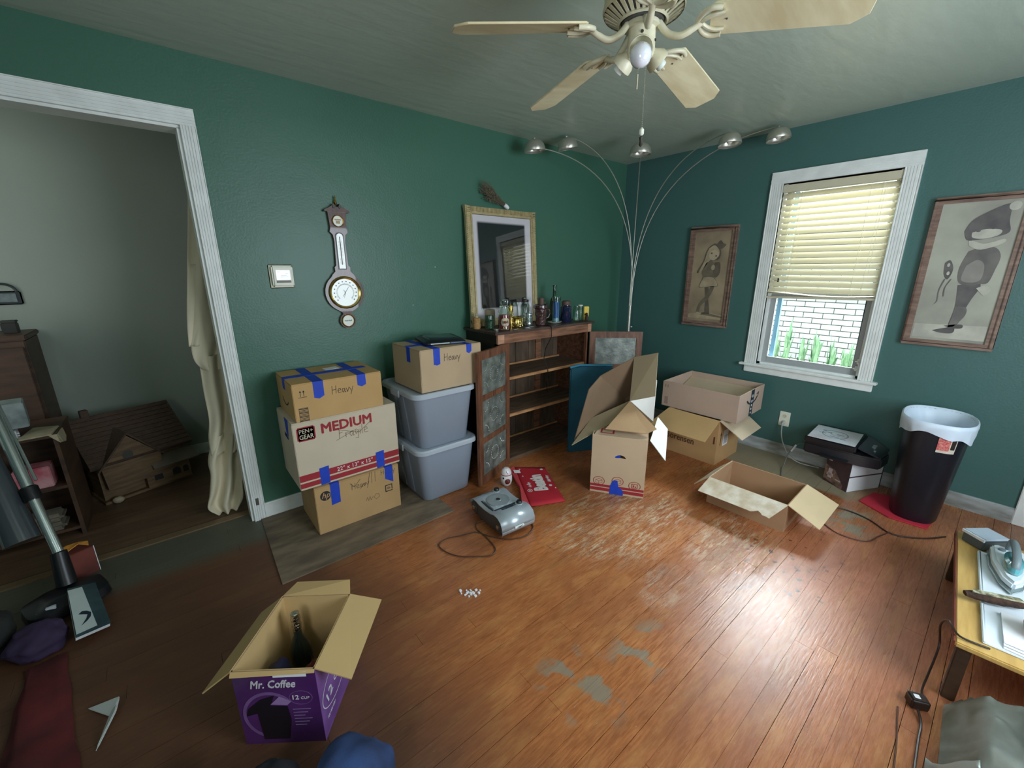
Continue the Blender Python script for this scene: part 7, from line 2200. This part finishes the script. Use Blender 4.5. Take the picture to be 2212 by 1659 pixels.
obj('small_wand_clip', MB().tube([a_.lerp(b_, 0.2) + Vector((-0.06, 0.01, 0)), a_.lerp(b_, 0.6) + Vector((-0.06, 0.01, 0))], 0.012, 10), M('pale_grey_plastic', (140, 146, 146), 0.4), t)
t = thing('red_carton', 'dull red carton standing behind the vacuum head by the doorway', 'carton', (-4.235, 0.035, 0), rz=0.45)
obj('carton_body', MB().box(-0.06, 0.055, -0.05, 0.05, 0, 0.14), M('dull_red_card', (132, 66, 54), 0.7, c2=(96, 44, 38), var=0.4, scale=8), t, bevel=0.003)
obj('pale_edge', MB().box(0.0535, 0.0565, -0.051, -0.047, 0.0, 0.141), paper, t, smooth=0)
t = thing('orange_paper', 'crumpled orange paper scrap lying on the dull red carton', 'paper scrap', (-4.235, 0.03, 0.1415), rz=0.2)
obj('crumpled_sheet', MB().slab([(-0.055, -0.03, 0.006), (-0.02, -0.022, 0.012), (-0.02, 0.03, 0.018), (-0.05, 0.022, 0.010)], 0.004).slab([(-0.02, -0.022, 0.012), (0.02, -0.012, 0.028), (0.02, 0.02, 0.022), (-0.02, 0.03, 0.018)], 0.004).slab([(0.02, -0.012, 0.028), (0.052, -0.03, 0.012), (0.055, 0.008, 0.016), (0.02, 0.02, 0.022)], 0.004), M('orange_paper', (236, 160, 62), 0.7, var=0.2, scale=30), t, smooth=0)
t = thing('magazine', 'white and teal magazine with a dark curved figure on its cover, leaning by the vacuum', 'magazine', (-4.165, -0.385, 0.0))
oo = Vector((-4.165, -0.385, 0))
P4 = [Vector(p) - oo for p in [(-4.236, -0.245, 0.095), (-4.150, -0.235, 0.075), (-4.090, -0.520, 0.035), (-4.185, -0.560, 0.055)]]
obj('cover', MB().slab(P4, 0.010), M('teal_cover', (62, 88, 94), 0.4, c2=(40, 58, 66), var=0.4, scale=10, coat=0.3), t, smooth=0)
nrm = (P4[1] - P4[0]).cross(P4[3] - P4[0]).normalized()
if nrm.z < 0:
    nrm = -nrm
lft = lambda u, v, h: (P4[0] * (1 - u) + P4[1] * u) * (1 - v) + (P4[3] * (1 - u) + P4[2] * u) * v + nrm * h
obj('white_panel', MB().slab([lft(0.0, 0.05, 0.0058), lft(0.50, 0.04, 0.0058), lft(0.62, 0.97, 0.0058), lft(0.02, 0.98, 0.0058)], 0.001), M('cover_white', (204, 216, 214), 0.35, var=0.1, coat=0.3), t, smooth=0)
arc_ = [(0.18, 0.62), (0.30, 0.58), (0.44, 0.60), (0.56, 0.66), (0.52, 0.74), (0.40, 0.80), (0.20, 0.86), (0.38, 0.75), (0.44, 0.68), (0.32, 0.65)]
import mathutils
def flat_poly(pts3, h, n_):
    k = len(pts3)
    tris = mathutils.geometry.tessellate_polygon([pts3])
    return MB().add([p + n_ * h for p in pts3] + list(pts3), [tuple(x) for x in tris] + [tuple(i + k for i in reversed(x)) for x in tris] + [(i, (i + 1) % k, k + (i + 1) % k, k + i) for i in range(k)])
obj('cover_drawing', flat_poly([lft(u, v, 0.0064) for u, v in arc_], 0.0005, nrm), M('navy_print', (30, 48, 62), 0.5, var=0.1), t, smooth=0)
obj('page_block', MB().slab([p - nrm * 0.012 for p in P4], 0.012), paper, t, smooth=0)
blob_obj('purple_cloth', 'dark purple cloth heaped at the left edge below the magazine', 'cloth', (-4.30, -0.48, 0.05), (0.085, 0.09, 0.06), M('purple_cloth', (62, 44, 78), 0.85, var=0.3, scale=8), 31, zmin=-0.0495, sub=4, amp=0.2, fr_=2.2)
blob_obj('dark_cloth', 'dark grey-green cloth heap at the left edge under the vacuum', 'cloth', (-4.47, -0.36, 0.07), (0.095, 0.13, 0.09), M('dark_olive_cloth', (44, 46, 44), 0.9, var=0.3, scale=8), 32, zmin=-0.0695, sub=4, amp=0.2, fr_=2.2)
# red cloth spread on the floor
def rumpled(name, label, pts, mat, z=0.004, amp=0.012, n=18, cat='cloth'):
    P_ = [Vector((x, y, 0)) for x, y in pts]
    vs, fs = [], []
    from mathutils import noise as mn
    for i in range(n + 1):
        for j in range(n + 1):
            u, v = i / n, j / n
            p = (P_[0] * (1 - u) + P_[1] * u) * (1 - v) + (P_[3] * (1 - u) + P_[2] * u) * v
            e = min(1, min(u, 1 - u, v, 1 - v) * 6)
            w_ = 0.02 * mn.noise(Vector((u * 5, v * 5, 3)))
            p.x += w_ * (1 - e)
            p.y += w_ * (1 - e)
            p.z = z + amp * (0.5 + 0.8 * mn.noise(p * 9)) * e + amp * 0.1
            p.z = max(p.z, 0.002)
            vs.append(tuple(p))
    for i in range(n):
        for j in range(n):
            fs.append((i * (n + 1) + j, (i + 1) * (n + 1) + j, (i + 1) * (n + 1) + j + 1, i * (n + 1) + j + 1))
    return put(obj(name, MB().add(vs, fs), mat, smooth=80), label=label, cat=cat)
rumpled('red_cloth', 'long dark red cloth trailing over the floor at the lower left', [(-4.33, -0.58), (-4.22, -0.56), (-4.10, -1.36), (-4.30, -1.44)], M('dark_red_cloth', (104, 32, 34), 0.9, c2=(74, 24, 26), var=0.5, scale=8), amp=0.03)
t = thing('white_bracket', 'thin white pointed plastic piece lying on the floor at the lower left', 'plastic piece', (-4.07, -1.02, 0.0))
oo = Vector((-4.07, -1.02, 0))
obj('blade_part', MB().slab([Vector(p) - oo for p in [(-4.129, -0.925, 0.006), (-4.041, -0.965, 0.030), (-4.044, -0.99, 0.032), (-4.066, -1.015, 0.010)]], 0.006), M('white_plastic_piece', (198, 202, 200), 0.4, var=0.05), t, bevel=0.002)
obj('hook_part', MB().slab([Vector(p) - oo for p in [(-4.041, -0.965, 0.030), (-4.047, -1.02, 0.028), (-4.094, -1.125, 0.005), (-4.068, -1.02, 0.012)]], 0.006), M('white_plastic_piece', (198, 202, 200), 0.4), t, bevel=0.002)
t = thing('white_bowl', 'white bowl at the bottom edge, left of the purple carton', 'bowl', (-3.955, -1.455, 0.0))
obj('bowl_body', MB().lathe([(0.028, 0), (0.035, 0.006), (0.062, 0.045), (0.070, 0.075), (0.066, 0.077), (0.058, 0.046), (0.03, 0.010), (0.0005, 0.008)], (0, 0, 0), 36, cap=False), M('white_porcelain', (222, 228, 224), 0.2, coat=0.6), t, smooth=60)

# ================================================================== LOW BENCH AND CLUTTER AT THE RIGHT EDGE
pine = M('pine_top', (206, 170, 100), 0.45, c2=(184, 146, 80), var=0.4, scale=5, stretch=(1, 8, 1))
t = thing('low_bench', 'low pine bench with a reddish edge at the right edge, loaded with clutter', 'bench', (-1.336, -3.022, 0), rz=math.radians(4.2))
obj('bench_top', MB().box(-0.455, 0.44, -0.27, 0.262, 0.228, 0.248), pine, t, bevel=0.004)
obj('red_edge_strip', MB().box(-0.455, 0.44, 0.262, 0.267, 0.224, 0.250), M('red_brown_edge', (120, 52, 34), 0.5, var=0.2), t, bevel=0.001)
for x in (-0.42, 0.405):
    for y in (-0.24, 0.235):
        obj('leg', MB().box(x - 0.018, x + 0.018, y - 0.018, y + 0.018, 0, 0.228), wd1, t, bevel=0.003)
TZB = 0.2485
t = thing('grey_case', 'grey hard case with a pale top edge at the far end of the low bench', 'case', (-0.985, -2.815, TZB), rz=math.radians(-38))
obj('case_body', MB().box(-0.055, 0.06, -0.045, 0.045, 0, 0.05), M('slate_plastic', (84, 92, 94), 0.5, var=0.2), t, bevel=0.006)
obj('pale_lid', MB().box(-0.055, 0.06, -0.046, 0.046, 0.051, 0.060), M('pale_blue_lid', (176, 190, 202), 0.3, var=0.1), t, bevel=0.003)
obj('chrome_strip', MB().box(-0.060, -0.055, -0.046, 0.046, 0.045, 0.058), M('bright_strip', (224, 232, 236), 0.2), t, bevel=0.001)
t = thing('white_tray', 'white plastic tray lying on the low pine bench under the iron', 'tray', (-1.336, -3.022, TZB), rz=math.radians(4.2))
obj('tray_body', MB().box(-0.40, 0.27, -0.25, 0.20, 0, 0.006), M('tray_white', (222, 232, 238), 0.35, var=0.04), t, bevel=0.002)
obj('tray_rim', MB().box(-0.40, 0.27, 0.192, 0.20, 0.006, 0.012).box(0.262, 0.27, -0.25, 0.192, 0.006, 0.012), M('tray_white', (222, 232, 238), 0.35), t, bevel=0.002)
t = thing('steam_iron', 'white steam iron with a teal water tank on the low bench', 'iron', (-1.20, -2.895, TZB + 0.0125), rz=math.radians(4))
ip = [(-0.17, 0.0), (-0.12, 0.030), (0.0, 0.055), (0.14, 0.058), (0.16, 0.04), (0.16, -0.04), (0.14, -0.058), (0.0, -0.055), (-0.12, -0.030)]
obj('sole_plate', prism(MB(), ip, 0.0, 0.008), chrome, t, bevel=0.001)
wh = M('white_appliance', (220, 232, 238), 0.3, coat=0.3, var=0.04)
obj('iron_body', prism(MB(), [(x * 0.95, y * 0.92) for x, y in ip], 0.009, 0.045), wh, t, bevel=0.010, seg=3)
obj('water_tank', MB().lathe([(0.045, 0), (0.048, 0.01), (0.044, 0.028), (0.030, 0.036)], (-0.02, 0, 0.046), 24, sx=1.7, sy=0.62), M('teal_tank', (96, 168, 176), 0.12, coat=1.0), t)
obj('handle', MB().tube(catmull([(-0.085, 0, 0.045), (-0.075, 0, 0.085), (-0.02, 0, 0.105), (0.08, 0, 0.10), (0.125, 0, 0.08), (0.13, 0, 0.045)]), 0.013, 12), M('grey_grip', (118, 132, 136), 0.45, var=0.1), t)
obj('dial', MB().lathe([(0.012, 0), (0.011, 0.006)], (0.10, 0.022, 0.046), 14), M('grey_dial', (110, 124, 130), 0.4), t)
t = thing('driftwood_piece', 'rough dark wood offcut with pale flecked bark lying across the low bench', 'wood piece', (-1.485, -2.865, TZB + 0.0125), rz=math.radians(-62))
mb = MB()
from mathutils import noise as mn
for ring in range(1):
    rings = []
    for i in range(11):
        x = -0.085 + 0.17 * i / 10
        rr = 0.020 * (1.0 - 0.45 * abs(2 * i / 10 - 1) ** 3)
        rings.append([(x, rr * 1.05 * math.cos(a) * (1 + 0.25 * mn.noise(Vector((x * 40, a, 0)))), 0.019 + rr * 0.85 * math.sin(a) * (1 + 0.25 * mn.noise(Vector((x * 40, a, 5))))) for a in [2 * PI * k / 10 for k in range(10)]])
    loft(mb, rings)
obj('wood_body', mb, M('dark_bark', (74, 50, 36), 0.9, c2=(40, 28, 22), var=0.6, scale=40, bump=0.5, bscale=80), t, smooth=40)
obj('pale_bark', MB().slab([(-0.07, -0.008, 0.036), (0.075, -0.010, 0.036), (0.07, 0.012, 0.036), (-0.06, 0.010, 0.036)], 0.004), M('pale_flecked_bark', (190, 190, 158), 0.85, c2=(90, 86, 62), var=0.8, scale=70), t, smooth=0)
t = thing('wooden_plate', 'round brown wooden plate behind the iron on the low bench', 'plate', (-1.02, -2.965, TZB + 0.0065))
obj('plate_body', MB().lathe([(0.035, 0), (0.040, 0.004), (0.050, 0.012), (0.046, 0.013), (0.034, 0.006)], (0, 0, 0), 32), M('brown_plate', (150, 124, 108), 0.5, c2=(96, 70, 58), var=0.5, scale=20), t)
t = thing('terracotta_pot', 'round terracotta pot at the right edge of the low bench', 'pot', (-1.60, -2.985, TZB + 0.0065))
obj('pot_body', MB().lathe([(0.03, 0), (0.048, 0.02), (0.056, 0.05), (0.050, 0.08), (0.034, 0.10), (0.038, 0.108), (0.030, 0.108), (0.028, 0.095)], (0, 0, 0), 30), M('terracotta', (166, 96, 76), 0.7, var=0.15, scale=12), t)
t = thing('white_papers', 'white sheets lying flat at the near end of the low bench', 'papers', (-1.64, -2.935, TZB + 0.0065), rz=math.radians(3))
for i in range(3):
    obj('paper', MB().slab([(-0.10 + i * 0.012, -0.05, 0.002 + i * 0.004), (0.115, -0.052 + i * 0.004, 0.002 + i * 0.004), (0.115, 0.045, 0.002 + i * 0.004), (-0.095 + i * 0.01, 0.042, 0.002 + i * 0.004)], 0.002), paper, t, smooth=0)
# grey plastic sheeting heap
gp = M('grey_plastic_sheet', (160, 166, 160), 0.55, c2=(118, 120, 106), var=0.5, scale=5)
def heap(name, label, pts, hts, mat, n=26, amp=0.02, cat='plastic sheet'):
    P_ = [Vector((x, y, 0)) for x, y in pts]
    vs, fs = [], []
    for i in range(n + 1):
        for j in range(n + 1):
            u, v = i / n, j / n
            p = (P_[0] * (1 - u) + P_[1] * u) * (1 - v) + (P_[3] * (1 - u) + P_[2] * u) * v
            e = min(1, min(u, 1 - u, v, 1 - v) * 5)
            z = ((hts[0] * (1 - u) + hts[1] * u) * (1 - v) + (hts[3] * (1 - u) + hts[2] * u) * v)
            p.z = max(0.002, z * e + amp * mn.noise(p * 14) * e + amp * 0.5 * mn.noise(p * 31))
            vs.append(tuple(p))
    for i in range(n):
        for j in range(n):
            fs.append((i * (n + 1) + j, (i + 1) * (n + 1) + j, (i + 1) * (n + 1) + j + 1, i * (n + 1) + j + 1))
    return put(obj(name, MB().add(vs, fs), mat, smooth=60), label=label, cat=cat)
heap('grey_plastic_sheet', 'crumpled grey plastic sheeting heaped on the floor at the lower right corner', [(-1.83, -2.815), (-1.83, -3.2), (-2.42, -3.2), (-2.15, -2.83)], [0.21, 0.20, 0.22, 0.12], gp, amp=0.035)
heap('white_plastic_bag', 'whitish thin plastic bag spread on the floor in front of the grey sheeting', [(-2.10, -2.80), (-2.12, -2.90), (-2.40, -2.93), (-2.42, -2.82)], [0.03, 0.20, 0.24, 0.04], M('white_bag_plastic', (176, 188, 184), 0.4, var=0.15, scale=12, coat=0.3), amp=0.02)
t = thing('teal_case', 'dark teal hard case with a pale green label at the lower right corner', 'case', (-1.955, -3.02, 0.235), rz=math.radians(6))
obj('case_body', MB().box(-0.16, 0.10, -0.08, 0.055, 0, 0.055), M('dark_teal_plastic', (34, 62, 70), 0.35, var=0.2, coat=0.3), t, bevel=0.010, seg=3)
obj('pale_label', MB().box(0.03, 0.101, 0.02, 0.0565, 0.03, 0.0565), M('pale_green_label', (150, 164, 146), 0.6, var=0.2), t, bevel=0.001)
obj('case_stand', MB().box(-0.14, 0.08, -0.07, 0.02, -0.234, -0.001), M('brown_under_box', (92, 80, 66), 0.8, var=0.2), t, smooth=0)
# power adapter and its cable
t = thing('power_adapter', 'black plug-in power adapter with a white label on the floor beside the low bench', 'power adapter', (-1.905, -2.752, 0.0), rz=math.radians(-58))
ad_m = M('adapter_black', (46, 34, 30), 0.35, var=0.1, coat=0.2)
obj('adapter_body', MB().box(-0.024, 0.030, -0.022, 0.022, 0.001, 0.040), ad_m, t, bevel=0.006, seg=3)
obj('prong', MB().box(-0.009, -0.0065, 0.022, 0.040, 0.018, 0.025), chrome, t)
obj('prong', MB().box(0.0065, 0.009, 0.022, 0.040, 0.018, 0.025), chrome, t)
obj('white_label', MB().box(-0.010, 0.006, -0.008, 0.008, 0.040, 0.0406), paper, t, smooth=0)
obj('adapter_cable', MB().tube([Matrix.Rotation(math.radians(58), 4, 'Z') @ (v - Vector((-1.905, -2.752, 0))) for v in catmull([(-1.875, -2.762, 0.02), (-1.82, -2.758, 0.012), (-1.755, -2.762, 0.03), (-1.66, -2.768, 0.10), (-1.66, -2.755, 0.19), (-1.725, -2.768, 0.262), (-1.78, -2.80, 0.256), (-1.77, -2.87, 0.2535)])], 0.0035, 7), ad_m, t)
obj('adapter_cable', MB().tube([Matrix.Rotation(math.radians(58), 4, 'Z') @ (v - Vector((-1.905, -2.752, 0))) for v in catmull([(-1.935, -2.760, 0.015), (-1.98, -2.775, 0.006), (-2.06, -2.778, 0.005), (-2.20, -2.785, 0.005)])], 0.0038, 7), ad_m, t)
put(obj('thin_brown_cord', MB().tube(catmull([(-1.96, -2.715, 0.003), (-2.02, -2.722, 0.003), (-2.12, -2.735, 0.003), (-2.3, -2.75, 0.003)]), 0.0022, 6), M('brown_cord', (86, 56, 46), 0.5)), label='thin brown cord on the floor at the bottom edge near the adapter', cat='cord')
